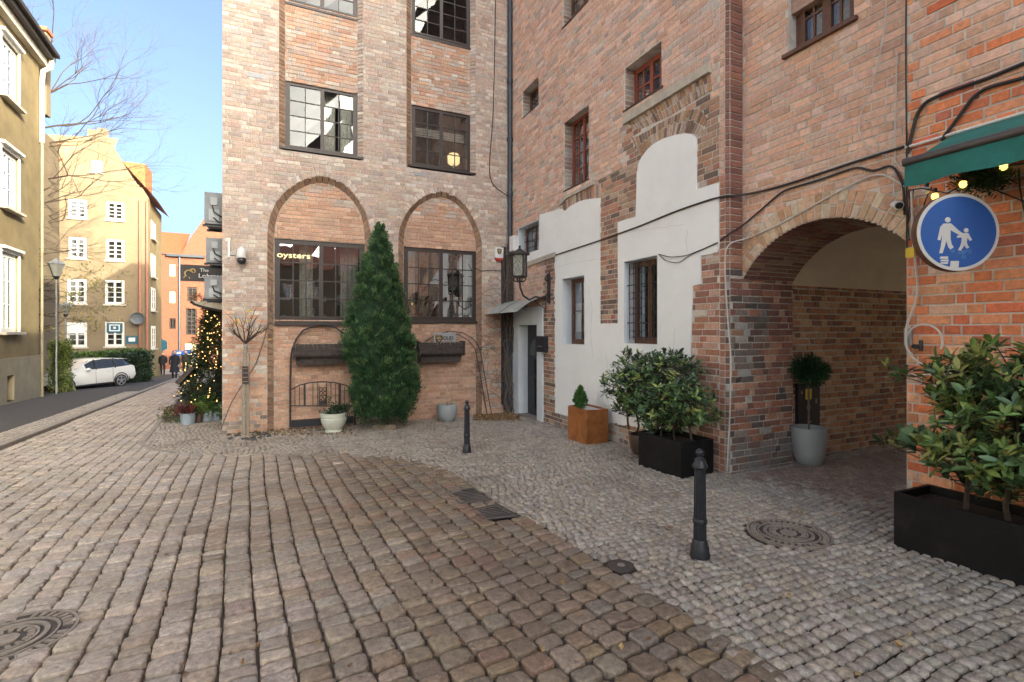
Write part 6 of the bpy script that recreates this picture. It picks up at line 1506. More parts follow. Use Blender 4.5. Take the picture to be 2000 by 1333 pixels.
e2, zt2 = trough(4.63, 5.14, -.9, 2.44, .44, 'long black planter at the right edge, nearest to the camera')
l2 = empty('laurel_shrub', (4.88, .8, zt2-.08), 'bright green leafy laurel hedge in the long black planter on the right', 'shrub')
zz1 = onU(1850, 700, 4.5)[1]
laurel(l2, (4.40, 5.26, -.9, 2.60, zt2+.10, zz1+.12, zt2-.08), 10, 1500, .105, .05, per=8, thick=1.2)
e, c = pot(1253, 893, .19, .32, bowl, 'terracotta_dark', 'brown round pot half hidden behind the black box planter')
bow2 = [(.62, 0), (.70, .03), (.86, .25), (.96, .55), (1.0, .85), (1.0, .98), (.96, 1.0), (.90, .98), (.88, .85)]
e, c = pot(1580, 913, .225, .52, bow2, 'ceramic_grey', 'tall grey pot just inside the passage with a ball topped yew')
ty = empty('topiary_tree', (c[0], c[1], c[2]+.45), 'small yew standard with a feathery round head in the grey passage pot', 'tree')
MB().tube([(c[0], c[1], c[2]+.42), (c[0]-.01, c[1], c[2]+1.2)], .014, 6).build('trunk', M['bark'], ty)
cz2 = onV(1578, 724, c[1])[1]; cen = np.array((c[0], c[1], cz2))+nrm(rng.normal(size=(150, 3)))*rng.uniform(.3, 1, (150, 1))*[.22, .2, .17]; clumps('foliage', cen, .07, 26, .07, .007, DGREEN+[(.03, .085, .03)], ty, outdir=nrm(cen-np.array((c[0], c[1], cz2))), up=.1)
a = wp(1558, 845, VI-.06); b = wp(1600, 748, VI-.06); ps = empty('poster_case', a, 'tall dark glazed poster case on the passage wall behind the pot', 'display case')
fP = FV(VI-.02); MB().fbox(fP, a[0], b[0], a[2], b[2], 0, .05).build('case', M['sign_black'], ps)
mb = MB()
for (x, y, w_, h_) in ((.46, .78, .28, .22),): mb.fbox(fP, a[0]+(b[0]-a[0])*(x-w_/2), a[0]+(b[0]-a[0])*(x+w_/2), a[2]+(b[2]-a[2])*(y-h_/2), a[2]+(b[2]-a[2])*(y+h_/2), .051, .056)
mb.build('gold_print', M['sign_yellow'], ps)
for (x, y, w_, h_) in ((.46, .50, .16, .06), (.5, .2, .16, .04), (.64, .08, .2, .08), (.82, .62, .08, .12), (.15, .82, .06, .06)):
    mb = MB(); mb.fbox(fP, a[0]+(b[0]-a[0])*(x-w_/2), a[0]+(b[0]-a[0])*(x+w_/2), a[2]+(b[2]-a[2])*(y-h_/2), a[2]+(b[2]-a[2])*(y+h_/2), .051, .056); mb.build('label_print', M['wood_grey'], ps)

# ================================================================= ROUND SIGN, AWNING, STRING LIGHTS
sc3 = 3.85; d = rayd(1870, 454); fwd = Vector((sy, cy, 0)); t = sc3/(Vector(d).dot(fwd)); SC = Vector(d)*t+Vector((0, 0, CZ))
fc = (-fwd+Vector((-.05, .06, 0))).normalized(); rgt = Vector((0, 0, 1)).cross(fc).normalized()
def frG(s, z, d_=0): p = SC+rgt*s+Vector((0, 0, z))+fc*d_; return tuple(p)
rs = empty('pedestrian_sign', SC, 'round blue sign with white adult and child figures holding hands', 'traffic sign')
def ringp(r, n=56): return [(r*math.cos(2*math.pi*i/n), r*math.sin(2*math.pi*i/n)) for i in range(n)]
MB().prism(ringp(.305), frG, -.055, .0).build('backing', M['cast_iron_dark'] if False else M['frame_brown'], rs)
MB().prism(ringp(.302), frG, .0005, .006).build('rim', M['sign_white'], rs); MB().prism(ringp(.277), frG, .0065, .009).build('face', M['sign_blue'], rs)
k = 1/252.0    # figure drawn in sign units, photo crop of the sign: 77 px = .305 m
def S2(px, py): return ((px-1870)*.305/77, (454-py)*.305/77)
mb = MB()
def blob(pts): mb.prism([S2(*p) for p in pts][::-1] , frG, .0095, .012)
def disc2(cx, cy_, r): mb.prism([(S2(cx, cy_)[0]+r*math.cos(2*math.pi*i/20), S2(cx, cy_)[1]+r*math.sin(2*math.pi*i/20)) for i in range(20)], frG, .0095, .012)
disc2(1850, 430, .021)
blob([(1842, 437), (1856, 437), (1860, 441), (1870, 451), (1882, 460), (1880, 465), (1866, 457), (1855, 450), (1855, 468), (1839, 468), (1839, 447)])
blob([(1842, 437), (1842, 446), (1836, 470), (1831, 469), (1836, 444)])
blob([(1839, 467), (1848, 467), (1845, 480), (1840, 495.5), (1834, 495.5), (1837, 482)])
blob([(1846, 467), (1855, 467), (1857, 478), (1861, 484), (1855, 488), (1851, 484)])
mb.build('adult_figure', M['sign_white'], rs); mb = MB()
disc2(1884, 451, .017)
blob([(1878, 456.5), (1888, 456.5), (1891, 463), (1895, 470), (1891, 472), (1886, 465), (1885, 476), (1875, 476), (1876, 465), (1867, 465.5), (1867, 461.5), (1874, 460)])
blob([(1875, 475), (1881, 475), (1879, 483), (1874, 491), (1869, 489.5), (1873, 482)])
blob([(1879, 475), (1885, 475), (1887, 481), (1890, 484.5), (1885, 487), (1881, 481)])
mb.build('child_figure', M['sign_white'], rs)
for (x0, x1, y0, y1, m_) in ((1835, 1850, 502, 506, 'sign_white'), (1836, 1851, 508, 511, 'sign_white'), (1836, 1850, 513, 516, 'sign_white'), (1854, 1870, 511, 524, 'sign_white')):
    a, b = S2(x0, y1), S2(x1, y0); MB().prism([(a[0], a[1]), (b[0], a[1]-.004), (b[0]+.004, b[1]), (a[0]+.006, b[1])], frG, .0095, .0105).build('sticker', M[m_], rs)
mb = MB()
for (x, y, s) in ((1858, 490, 6), (1875, 494, 9), (1888, 492, 7), (1880, 503, 5)): a = S2(x, y); mb.prism([(a[0]-s*.004, a[1]-.012), (a[0]+s*.003, a[1]-.018), (a[0]+s*.004, a[1]+.012), (a[0]-s*.003, a[1]+.016)], frG, .0095, .0100)
mb.build('worn_patch', mat('sign_blue_worn', (.06, .18, .45), rough=.6, var=.5, scale=60, bump=0), rs)
mb = MB(); p1 = SC-fc*.05
for dz in (-.12, .12): mb.tube([p1+Vector((0, 0, dz)), (UD, p1.y+.25, p1.z+dz)], .018, 6)
mb.build('bracket', M['metal_dark'], rs)
# awning
UA_ = 4.72; w0 = wu(1768, 318, UA_); w1_ = wu(1768, 366, UA_); vE = w0[1]; aw = empty('awning', (UD, vE, w0[2]), 'green fabric awning with dark bar at the upper right', 'awning')
zb0 = w0[2]; zv = w1_[2]; vN_ = -2.0
mb = MB(); mb.tube([(UA_, vE+.01, zb0), (UA_, vN_, zb0)], .035, 10); mb.build('front_bar', M['awning_bar'], aw, smooth=True)
mb = MB(); n = 60
for i in range(n):
    a, b = vE+(vN_-vE)*i/n, vE+(vN_-vE)*(i+1)/n; f = lambda v: .012*math.sin(v*9)+.008*math.sin(v*23); g = lambda v: .010*math.sin(v*13)
    mb.quad((UA_-.01, a, zb0-.03), (UA_-.01, b, zb0-.03), (UA_-.012+f(b), b, zv+g(b)), (UA_-.012+f(a), a, zv+g(a)))
mb.build('valance', M['awning_teal'], aw, smooth=True)
ztop = onU(1900, 253, UD-.02)[1]; ztop = max(zb0+.20, ztop)
mb = MB(); mb.quad((UA_, vE-.12, zb0+.03), (UA_, vN_, zb0+.03), (UD-.02, vN_, ztop), (UD-.02, vE-.05, ztop)); mb.build('fabric', M['awning_teal'], aw)
mb = MB(); mb.tube([(UD-.03, vE+.3, ztop+.01), (UD-.03, vN_, ztop+.01)], .014, 6); mb.build('top_rail', M['sign_white'], aw)
for v_ in (vE-.25, .6): MB().tube([(UD, v_, zb0-.15), ((UD+UA_)/2, v_-.06, zb0-.08), (UA_, v_, zb0)], .018, 6).build('arm', M['awning_bar'], aw)
# string lights
sl_ = empty('string_lights', Dd(1830, 375, .1), 'string of warm glowing bulbs on black wire under the awning', 'string lights')
def wcat(px, py, o): return Vector(wu(px, py, UD-o))
P = [wcat(1775, 372, .3), wcat(1800, 368, .35), wcat(1830, 374, .3), wcat(1850, 378, .3), wcat(1880, 362, .3), wcat(1930, 340, .3), wcat(1960, 326, .3), wcat(2010, 318, .3), wcat(2080, 300, .3)]
mb = MB(); Q_ = resample([tuple(p) for p in P], 60); mb.tube([tuple(p) for p in Q_], .006, 5); mb.build('wire', M['cable'], sl_)
for (x, y, lit) in ((1826, 384, 1), (1881, 360, 1), (1960, 325, 1), (1810, 372, 0)):
    p = wcat(x, y, .3); MB().ball(tuple(p), .026, 12, 8, sz=1.25).build('bulb', M['bulb'] if lit else M['white_plastic'], sl_, smooth=True)
    MB().tube([p+Vector((0, 0, .025)), p+Vector((0, 0, .07))], .016, 8).build('socket', M['black_plastic'], sl_)
gl_ = empty('fir_garland', wcat(1920, 350, .25), 'dark fir garland bunched under the awning beside the bulbs', 'garland')
gp = [wcat(1888, 352, .25), wcat(1905, 350, .25), wcat(1922, 346, .25), wcat(1938, 342, .25), wcat(1948, 350, .25), wcat(1930, 358, .25)]
cen = np.concatenate([np.array([tuple(p)])+rng.normal(size=(16, 3))*.045 for p in gp]); clumps('foliage', cen, .05, 24, .05, .005, DGREEN, gl_)
# ================================================================= LEFT SIDE OF THE BRICK HOUSE: AC units, shop sign, canopy, Christmas tree, buckets
vac = 12.25
for i, (x0, x1, y0, y1, lab) in enumerate(((399, 433, 378, 441, 'topmost air conditioning unit on the side wall'), (402, 434, 466, 517, 'middle air conditioning unit on the side wall'), (399, 431, 540, 588, 'lowest air conditioning unit, above the entrance canopy'))):
    a = wp(x0, y1, vac); b = wp(min(x1, 433), y0, vac); e = empty('air_conditioner', (a[0], vac, a[2]), lab, 'air conditioner', 'air conditioners on the side of the brick house')
    xr = ua-.01
    MB().box(a[0], xr, vac, vac+.8, a[2]+.05, b[2]).build('casing', mat('casing_grey', (.22, .23, .235), rough=.6, bump=0), e)
    f_ = FV(vac); mb = MB(); w_ = xr-a[0]; h = b[2]-a[2]
    mb.fbox(f_, a[0]+w_*.30, a[0]+w_*.62, a[2]+h*.62, a[2]+h*.85, .002, .03); mb.fbox(f_, a[0]+w_*.22, a[0]+w_*.72, a[2]+h*.15, a[2]+h*.5, .002, .02); mb.build('side_cover', M['ceramic_grey'], e)
    mb = MB(); mb.tube([f_(a[0]+w_*.4, a[2]+h*.6, .03), f_(a[0]+w_*.5, a[2]+h*.4, .06), f_(a[0]+w_*.8, a[2]+h*.3, .05), f_(xr, a[2]+h*.25, .02)], .014, 5); mb.tube([f_(a[0]+w_*.45, a[2]+h*.25, .03), f_(a[0]+w_*.7, a[2]+h*.12, .06), f_(xr, a[2]+h*.15, .02)], .014, 5); mb.build('hose', M['cable'], e)
    mb = MB(); mb.box(a[0]-.04, xr, vac+.05, vac+.1, a[2], a[2]+.045); mb.box(a[0]-.04, xr, vac+.65, vac+.7, a[2], a[2]+.045); mb.build('bracket', M['metal_dark'], e)
vs_ = 14.2; a = wp(352, 549, vs_); b = wp(426, 520, vs_); sg = empty('shop_sign', (a[0], vs_, a[2]), 'dark hanging shop sign with gold lobster emblem and white script', 'sign')
fS = FV(vs_); MB().fbox(fS, a[0], ua, a[2], b[2], -.04, 0).build('board', M['sign_black'], sg)
mb = MB(); ex, ez = a[0]+.20, (a[2]+b[2])/2
def arcpts(cx, cz, r, a0, a1, n=8): return [fS(cx+r*math.cos(R(a0+(a1-a0)*i/n)), cz+r*math.sin(R(a0+(a1-a0)*i/n)), .012) for i in range(n+1)]
mb.tube(arcpts(ex-.02, ez-.02, .085, 20, 230), .018, 5); mb.tube(arcpts(ex+.06, ez+.05, .05, -60, 200), .016, 5); mb.tube([fS(ex-.1, ez-.08, .012), fS(ex-.13, ez-.13, .012)], .012, 4); mb.tube([fS(ex-.02, ez-.1, .012), fS(ex, ez-.14, .012)], .012, 4); mb.build('lobster_emblem', M['sign_gold'], sg)
text_part('lettering', 'The', .12, fS(a[0]+.50, ez+.08, .004), ROT_V, M['sign_white'], sg, ext=.003)
text_part('lettering', 'Lobster', .15, fS(a[0]+.63, ez-.06, .004), ROT_V, M['sign_white'], sg, ext=.003, sxs=1.1)
# canopy: a curved shallow hood
vcn = 14.0; cn = empty('entrance_canopy', wp(410, 600, vcn), 'curved pale awning hood over the side entrance under the lowest unit', 'canopy')
a = wp(372, 588, vcn); b = wp(410, 605, vcn); mb = MB(); n = 10
pr_ = [(a[0]+(ua-a[0])*t, a[2]-.26*t**.6) for t in np.linspace(0, 1, n+1)]
for (x, z), (x2, z2) in zip(pr_[:-1], pr_[1:]): mb.quad((x, vcn, z), (x2, vcn, z2), (x2, vcn+1.6, z2), (x, vcn+1.6, z))
for (x, z), (x2, z2) in zip(pr_[:-1], pr_[1:]): mb.quad((x, vcn, z), (x2, vcn, z2), (x2, vcn, a[2]), (x, vcn, a[2]))
mb.build('hood', M['downpipe_pale'], cn, smooth=True); mb = MB(); mb.tube([(x, vcn-.02, z-.02) for x, z in pr_], .03, 6); mb.build('rim', M['cloth_brown'], cn)
cen = np.array([(a[0]+(ua-a[0])*random.random(), vcn+random.uniform(-.1, .1), a[2]+random.uniform(0, .12)) for _ in range(40)]); g2 = empty('twig_garland', (a[0], vcn, a[2]), 'dry twig and leaf garland lying on the entrance canopy', 'garland'); clumps('foliage', cen, .08, 14, .10, .008, DRY+[(.05, .07, .03), (.4, .12, .05)], g2)
# Christmas tree
gb = gr(395, 835); xt = empty('christmas_tree', (gb[0]+.2, 14.6, gz(14.6)), 'lit Christmas tree with warm fairy lights at the side entrance', 'tree')
MB().tube([(gb[0]+.2, 14.6, gz(14.6)), (gb[0]+.2, 14.6, 2.2)], .06, 6).build('trunk', M['bark'], xt)
def xp(py_):   # left outline of the tree
    L_ = [(592, 405), (640, 392), (690, 375), (730, 360), (760, 352), (785, 350)]
    for (a, l), (b, l2) in zip(L_[:-1], L_[1:]):
        if a <= py_ <= b: return l+(l2-l)*(py_-a)/(b-a)
    return 405
cen = []; od = []; tips = []
while len(cen) < 620:
    y = random.uniform(592, 785); l = xp(y); pl_ = wp(l, y, 14.6); xr = wp(440, y, 14.6)[0]; hw = xr-pl_[0]; a = random.uniform(0, 6.283); r = random.uniform(.6, 1)
    c_ = (xr+.0-hw*r*abs(math.cos(a)), 14.6-hw*.75*r*math.sin(a)*(1 if random.random() < .7 else -1), pl_[2]); cen.append(c_); od.append((c_[0]-xr, c_[1]-14.6, .2)); tips.append((c_, od[-1]))
clumps('foliage', cen, .10, 24, .10, .009, [(.02, .045, .018), (.028, .055, .02), (.014, .03, .014), (.04, .05, .02)], xt, outdir=nrm(np.array(od)), up=.0)
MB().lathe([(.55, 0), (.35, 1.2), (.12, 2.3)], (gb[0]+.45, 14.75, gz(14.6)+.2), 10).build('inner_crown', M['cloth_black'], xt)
fl = empty('fairy_lights', (gb[0]+.2, 14.3, 1), 'warm white fairy lights spread over the Christmas tree', 'fairy lights')
bm_ = bpy.data.meshes.new('light'); t_ = MB().ball((0, 0, 0), .014, 5, 4); bm_.from_pydata(t_.v, [], t_.f); bm_.materials.append(M['fairy'])
cand = [t for t in tips if t[0][1] < 14.65]
for k in range(130):
    c_, o_ = random.choice(cand); v = Vector(o_).normalized()*.11; p = Vector(c_)+v+Vector((0, -.04, random.uniform(-.05, .05))); o = bpy.data.objects.new('light', bm_); COL.objects.link(o); o.parent = fl; o.location = p-Vector(fl.location)
def bucket(px, py, r, h, label, pal, m='zinc', ph=.22, n=40, L=.08, W=.012):
    c = gr(px, py); e = empty('flower_bucket', c, label, 'bucket', 'zinc buckets at the side entrance')
    MB().lathe([(r*.8, 0), (r*.97, h*.95), (r*1.03, h*.97), (r*1.03, h), (r*.9, h), (r*.88, h*.8)], c, 20, capt=False).build('bucket', M[m], e, smooth=True)
    MB().lathe([(.001, h*.85), (r*.9, h*.85)], c, 14, capb=False).build('soil', M['soil'], e)
    cen = np.array(c)+np.c_[rng.normal(size=(n, 2))*r*.5, rng.uniform(h*.9, h+ph, n)]; clumps('plant', cen, .05, 22, L, W, pal, e, 'leaf' if W > .013 else 'needle'); return e
bucket(367, 829, .17, .27, 'zinc bucket with dark red heather, leftmost of the row', [(.16, .03, .03), (.10, .03, .03), (.05, .06, .03)], n=46, ph=.15)
bucket(388, 826, .10, .22, 'dark narrow pot with yellow green leaves behind the zinc buckets', [(.12, .18, .04)], 'terracotta_dark', W=.02)
bucket(404, 823, .15, .27, 'zinc bucket with broad green leaves, middle of the row', [(.08, .16, .04), (.12, .20, .05)], ph=.3, n=60, L=.12, W=.03)
bucket(421, 821, .14, .24, 'zinc bucket with pale green cabbage leaves next to the house corner', [(.35, .42, .30), (.12, .22, .08)], ph=.12, L=.10, W=.03)
c = gr(336, 822); e = empty('low_shrub', c, 'low dry yellowish shrub spreading left of the zinc buckets', 'shrub'); cen = np.array(c)+np.c_[rng.normal(size=(46, 2))*[.16, .25], rng.uniform(.02, .30, 46)]; clumps('foliage', cen, .09, 20, .07, .012, [(.10, .10, .04), (.16, .13, .06), (.06, .07, .03), (.2, .14, .08)], e, 'leaf')
c = gr(345, 800); e = empty('low_shrub', (gb[0]+.1, 14.3, gz(14.3)), 'mixed green foliage plants between the buckets and the Christmas tree', 'shrub'); cen = np.array((gb[0]+.15, 14.3, gz(14.3)+.30))+rng.normal(size=(50, 3))*[.34, .12, .13]; clumps('foliage', cen, .09, 22, .11, .022, [(.07, .14, .04), (.05, .09, .03), (.11, .17, .05)], e, 'leaf')
# tilted menu board
mbd = empty('menu_board', wp(358, 745, 14.0), 'dark menu board tilted outwards beside the Christmas tree', 'menu board')
p = Vector(wp(345, 750, 14.0)); q = Vector(wp(375, 718, 14.0)); d_ = (q-p); nn = Vector((-d_.z, 0, d_.x)).normalized()*.05; bk_ = Vector((0, .55, 0))
mb = MB(); vs8 = [p-nn, q-nn, q+nn, p+nn]; mb.add([tuple(x) for x in vs8]+[tuple(x+bk_) for x in vs8], [(3, 2, 1, 0), (4, 5, 6, 7), (0, 1, 5, 4), (1, 2, 6, 5), (2, 3, 7, 6), (3, 0, 4, 7)]); mb.build('board', M['wood_old'], mbd)
MB().bar(q+bk_*.5, (q.x+.05, q.y+.3, gz(14.3)), .025, 6).build('post', M['wood_old'], mbd)

# ================================================================= CAR
g0 = Vector(gr(236, 756)); ax = Vector((math.sin(R(32)), math.cos(R(32)), 0))         # towards the rear
ax = Vector((cy*.134+sy, -sy*.134+cy, 0)).normalized(); sd2 = Vector((ax.y, -ax.x, 0))  # sd2: towards the camera-side flank (right of the rear direction)
if sd2.dot(-Vector((g0.x, g0.y, 0))) < 0: sd2 = -sd2
gzc = g0.z
def cp(x, y, z): # x: along the car from rear wheel axle towards the rear (+), y: from near flank (0) to far flank (1.78), z up
    p = Vector((g0.x, g0.y, 0))+ax*x-sd2*y; return (p.x, p.y, gzc+z)
car = empty('parked_car', tuple(Vector(cp(-1.3, .9, 0))), 'white compact hatchback parked behind the ivy in front of the hedge', 'car')
# stations along the length: x, z_low, z_belt, z_roof, inset of roof
st = [(-3.45, .42, .66, .68, .25), (-3.30, .30, .78, .80, .12), (-2.9, .24, .90, .93, .08), (-2.2, .24, .98, 1.02, .06), (-1.75, .24, 1.0, 1.26, .16), (-1.35, .24, 1.0, 1.42, .22), (-.8, .24, 1.01, 1.48, .24), (-.2, .24, 1.03, 1.46, .24), (.30, .26, 1.06, 1.38, .25), (.60, .32, 1.08, 1.20, .22), (.78, .38, 1.02, 1.06, .16), (.84, .45, .75, .8, .14)]
W = 1.80
mb = MB(); vs = []
def cross(s):
    x, zl, zb_, zr, ins = s; zm = (zl+zb_)/2
    half = [(.06, zl), (.0, zl+.10), (-.02, zm), (.015, zb_), (ins, zr-.02 if zr-zb_ > .1 else zr-.01), (ins+.16, zr+.03)]
    return [cp(x, y, z) for y, z in half]+[cp(x, W-y, z) for y, z in half[::-1]]
rings = [cross(s) for s in st]; m = 12
for r_ in rings: vs += r_
fs = []; fg = []
for i in range(len(rings)-1):
    for j in range(m-1):
        f = (i*m+j, i*m+j+1, (i+1)*m+j+1, (i+1)*m+j)
        if j in (3, 7) and 4 <= i <= 8: fg.append(f)
        else: fs.append(f)
fs += [tuple(range(m)), tuple((len(rings)-1)*m+j for j in range(m-1, -1, -1))]
body = MB(); body.add(vs, fs); bo = body.build('body', M['car_white'], car, smooth=True)
gl = MB(); gl.add(vs, fg); gl.build('side_window', M['car_glass'], car)
mb = MB(); mb.add([cp(-2.2, .12, 1.035), cp(-2.2, W-.12, 1.035), cp(-1.42, W-.30, 1.42), cp(-1.42, .30, 1.42)], [(0, 1, 2, 3)]); mb.build('windscreen', M['car_glass'], car)
mb = MB(); mb.add([cp(.80, .2, 1.06), cp(.80, W-.2, 1.06), cp(.36, W-.3, 1.40), cp(.36, .3, 1.40)], [(0, 1, 2, 3)]); mb.build('rear_window', M['car_glass'], car)
mb = MB(); mb.add([cp(.22, .24, 1.45), cp(.22, W-.24, 1.45), cp(.62, W-.28, 1.40), cp(.62, .28, 1.40)]+[cp(.22, .24, 1.42), cp(.22, W-.24, 1.42), cp(.62, W-.28, 1.38), cp(.62, .28, 1.38)], [(0, 1, 2, 3), (7, 6, 5, 4), (0, 4, 5, 1), (1, 5, 6, 2), (2, 6, 7, 3), (3, 7, 4, 0)]); mb.build('spoiler', M['car_white'], car)
for xx in (-1.28, -.30): mb = MB(); mb.bar(cp(xx, -.0, .98), cp(xx+.05, .235, 1.45), .03, 4); mb.build('pillar', M['car_trim'], car)
for xx in (-1.30, -.42): mb = MB(); mb.tube([cp(xx, -.022, .30), cp(xx-.02, -.026, .6), cp(xx, .01, .99)], .006, 4); mb.build('door_seam', M['car_trim'], car)
for xx in (-.55, .05): mb = MB(); mb.tube([cp(xx-.2, -.03, .86), cp(xx, -.035, .865)], .017, 6); mb.build('door_handle', M['car_white'], car)
mb = MB(); mb.tube([cp(-3.2, -.012, .27), cp(-.38, -.012, .27)], .045, 5); mb.build('sill_trim', M['car_trim'], car)
mb = MB(); mb.add([cp(.44, -.02, .30), cp(.87, .10, .38), cp(.87, .10, .62), cp(.44, -.025, .50)], [(0, 1, 2, 3)]); mb.add([cp(.87, .10, .38), cp(.87, W-.10, .38), cp(.87, W-.10, .62), cp(.87, .10, .62)], [(0, 1, 2, 3)]); mb.build('rear_bumper', M['car_trim'], car)
mb = MB(); mb.add([cp(.50, -.005, .94), cp(.80, .12, .86), cp(.80, .14, 1.08), cp(.62, .05, 1.10)], [(0, 1, 2, 3)]); mb.add([cp(.81, .12, .86), cp(.81, .4, .88), cp(.80, .4, 1.04), cp(.80, .14, 1.06)], [(0, 1, 2, 3)]); mb.build('tail_light', M['tail_red'], car)
mb = MB(); mb.ball(cp(-1.78, -.13, 1.02), .11, 10, 8, sz=.7); mb.build('wing_mirror', M['car_white'], car, smooth=True)
def wheel(x, y, out):
    c = Vector(cp(x, y, .33)); o_ = sd2*out
    def disc(r, a, b, mm, name, n=28, par=car):
        mb = MB(); vs = []
        for dd, rr in ((a, r*.93), (a+.02, r), (b-.02, r), (b, r*.93)):
            for j in range(n): t = 2*math.pi*j/n; vs.append(tuple(c+ax*rr*math.cos(t)+Vector((0, 0, rr*math.sin(t)))+o_*dd))
        mb.add(vs, [(i*n+j, i*n+(j+1) % n, (i+1)*n+(j+1) % n, (i+1)*n+j) for i in range(3) for j in range(n)]+[tuple(range(n)), tuple(3*n+j for j in range(n))]); return mb.build(name, M[mm], par)
    w_ = disc(.335, -.20, .015, 'tyre', 'wheel'); disc(.225, -.1, .018, 'car_trim', 'wheel_well', par=w_)
    mb = MB()
    for k in range(5):
        t = 2*math.pi*k/5+.3; e_ = ax*math.cos(t)+Vector((0, 0, math.sin(t))); mb.bar(c+o_*.03, c+o_*.025+e_*.21, .03, 5)
    vs = [tuple(c+ax*.225*math.cos(2*math.pi*j/24)+Vector((0, 0, .225*math.sin(2*math.pi*j/24)))+o_*.02) for j in range(24)]; mb.tube(vs, .018, 5, closed=True); mb.build('rim', M['rim'], w_)
for x, y, o in ((0, -.01, 1), (-2.6, -.01, 1), (0, W+.01, -1), (-2.6, W+.01, -1)): wheel(x, y, o)
mb = MB(); n = 16    # dark arch round the rear wheel
vs = []
for rr in (.35, .41):
    for j in range(n+1): t = math.pi*j/n; vs.append(cp(rr*math.cos(t), -.026, .34+rr*math.sin(t)))
mb.add(vs, [(j, j+1, n+2+j, n+1+j) for j in range(n)]); mb.build('wheel_arch', M['car_trim'], car)

# ================================================================= HEDGE, IVY, GATE, LAMPS, BARE TREES
def hedge(a, b, w_, z1, label, pal, per=20, n=500, name='hedge', cat='hedge', L=.11, W=.03, m='leaf', rag=.1, lo=0):
    a, b = Vector(a), Vector(b); t = (b-a); tl = t.length; t.normalize(); s = Vector((-t.y, t.x, 0)); e = empty(name, tuple((a+b)/2), label, cat); cen = []
    for _ in range(n):
        f = random.random(); k = random.random()
        y = random.choice((-1, 1))*w_/2*random.uniform(.8, 1) if k < .6 else random.uniform(-1, 1)*w_/2
        base = a.lerp(b, f); h = z1-base.z+rag*math.sin(f*23)+rag*.6*math.sin(f*51); z = lo+random.random()*(h-lo) if k < .6 else h*random.uniform(.93, 1)
        p = base+s*y; cen.append((p.x, p.y, base.z+z))
    clumps('foliage', cen, .16, per, L, W, pal, e, m); return e
HG = [(.07, .13, .03), (.10, .17, .04), (.05, .09, .025), (.14, .19, .05)]
hb0, hb1 = gr(116, 748), gr(285, 733)
ha = Vector(wp(105, 690, 31)); hb = Vector(wp(278, 695, 36)); ha.z = gz(31); hb.z = gz(36)
hedge(ha, hb, 1.0, CZ-40/F*33, 'clipped green hedge in front of the yellow gable house', HG, n=1300, L=.14, W=.045, per=16)
h2a = Vector(wp(200, 700, 33)); h2b = Vector(wp(282, 700, 35.2)); h2a.z = gz(33); h2b.z = gz(35)
hedge(h2a, h2b, .9, CZ-46/F*31, 'dark dense hedge right of the car below the teal sign', DGREEN+[(.03, .05, .02)], n=700, L=.13, W=.04, per=16)
iv = gr(122, 764); iv = gr(125, 768); hedge((iv[0]-.36, iv[1]+.05, gz(iv[1])), (iv[0]+.16, iv[1]-.05, gz(iv[1])), .40, CZ-38/F*20, 'bushy yellow green ivy column beside the metal gate', [(.10, .15, .03), (.16, .20, .05), (.07, .10, .03), (.20, .22, .06)], n=460, per=18, L=.09, W=.032, rag=.18, name='ivy_bush', cat='ivy')
ga = Vector(pl(77, 700)[0:1]+(0,)+(0,)) if False else None
G0 = gr(79, 770); G1 = gr(110, 757); gt = empty('metal_gate', G0, 'grey metal bar gate between the ochre building and the ivy', 'gate')
a, b = Vector(G0), Vector(G1); zt_g = CZ-48/F*20
for k in range(13):
    p = a.lerp(b, k/12); MB().bar((p.x, p.y, p.z), (p.x, p.y, zt_g-.05), .018 if k % 6 else .05, 4).build('gate_bar' if k % 6 else 'gate_post', M['metal_grey'], gt)
for z in (.25, 1.45): mb = MB(); mb.bar((a.x, a.y, a.z+z), (b.x, b.y, b.z+z), .03, 4); mb.build('rail', M['metal_grey'], gt)
def street_lamp(px, ytop, ybot, v, label, s=1.0, hang=False):
    top = Vector(wp(px, ytop, v)); e = empty('street_lamp', (top.x, v, gz(v)), label, 'street lamp', 'old lanterns by the yellow house')
    hl = Vector(wp(px, ybot, v)).z; H = top.z-hl; c = (top.x, v, hl); w_ = H*.36
    MB().tube([(top.x, v, gz(v)), (top.x, v, hl)], .05, 8, rs=[.035, .022]).build('post', M['metal_grey'], e, smooth=True)
    MB().lathe([(w_*.45, .02), (w_, H*.68)], c, 6).build('lantern_glass', M['lantern_glass'], e)
    MB().lathe([(w_*1.15, H*.68), (w_*1.1, H*.73), (w_*.4, H*.9), (.02, H)], c, 6).build('lantern_cap', M['metal_grey'], e); MB().lathe([(.04, -.12), (w_*.5, .02)], c, 6).build('lantern_base', M['metal_dark'], e)
street_lamp(110, 505, 541, 25.4+1.2, 'larger old lantern, nearer the ochre building')
street_lamp(128, 590, 615, 31, 'smaller old lantern in front of the yellow house')
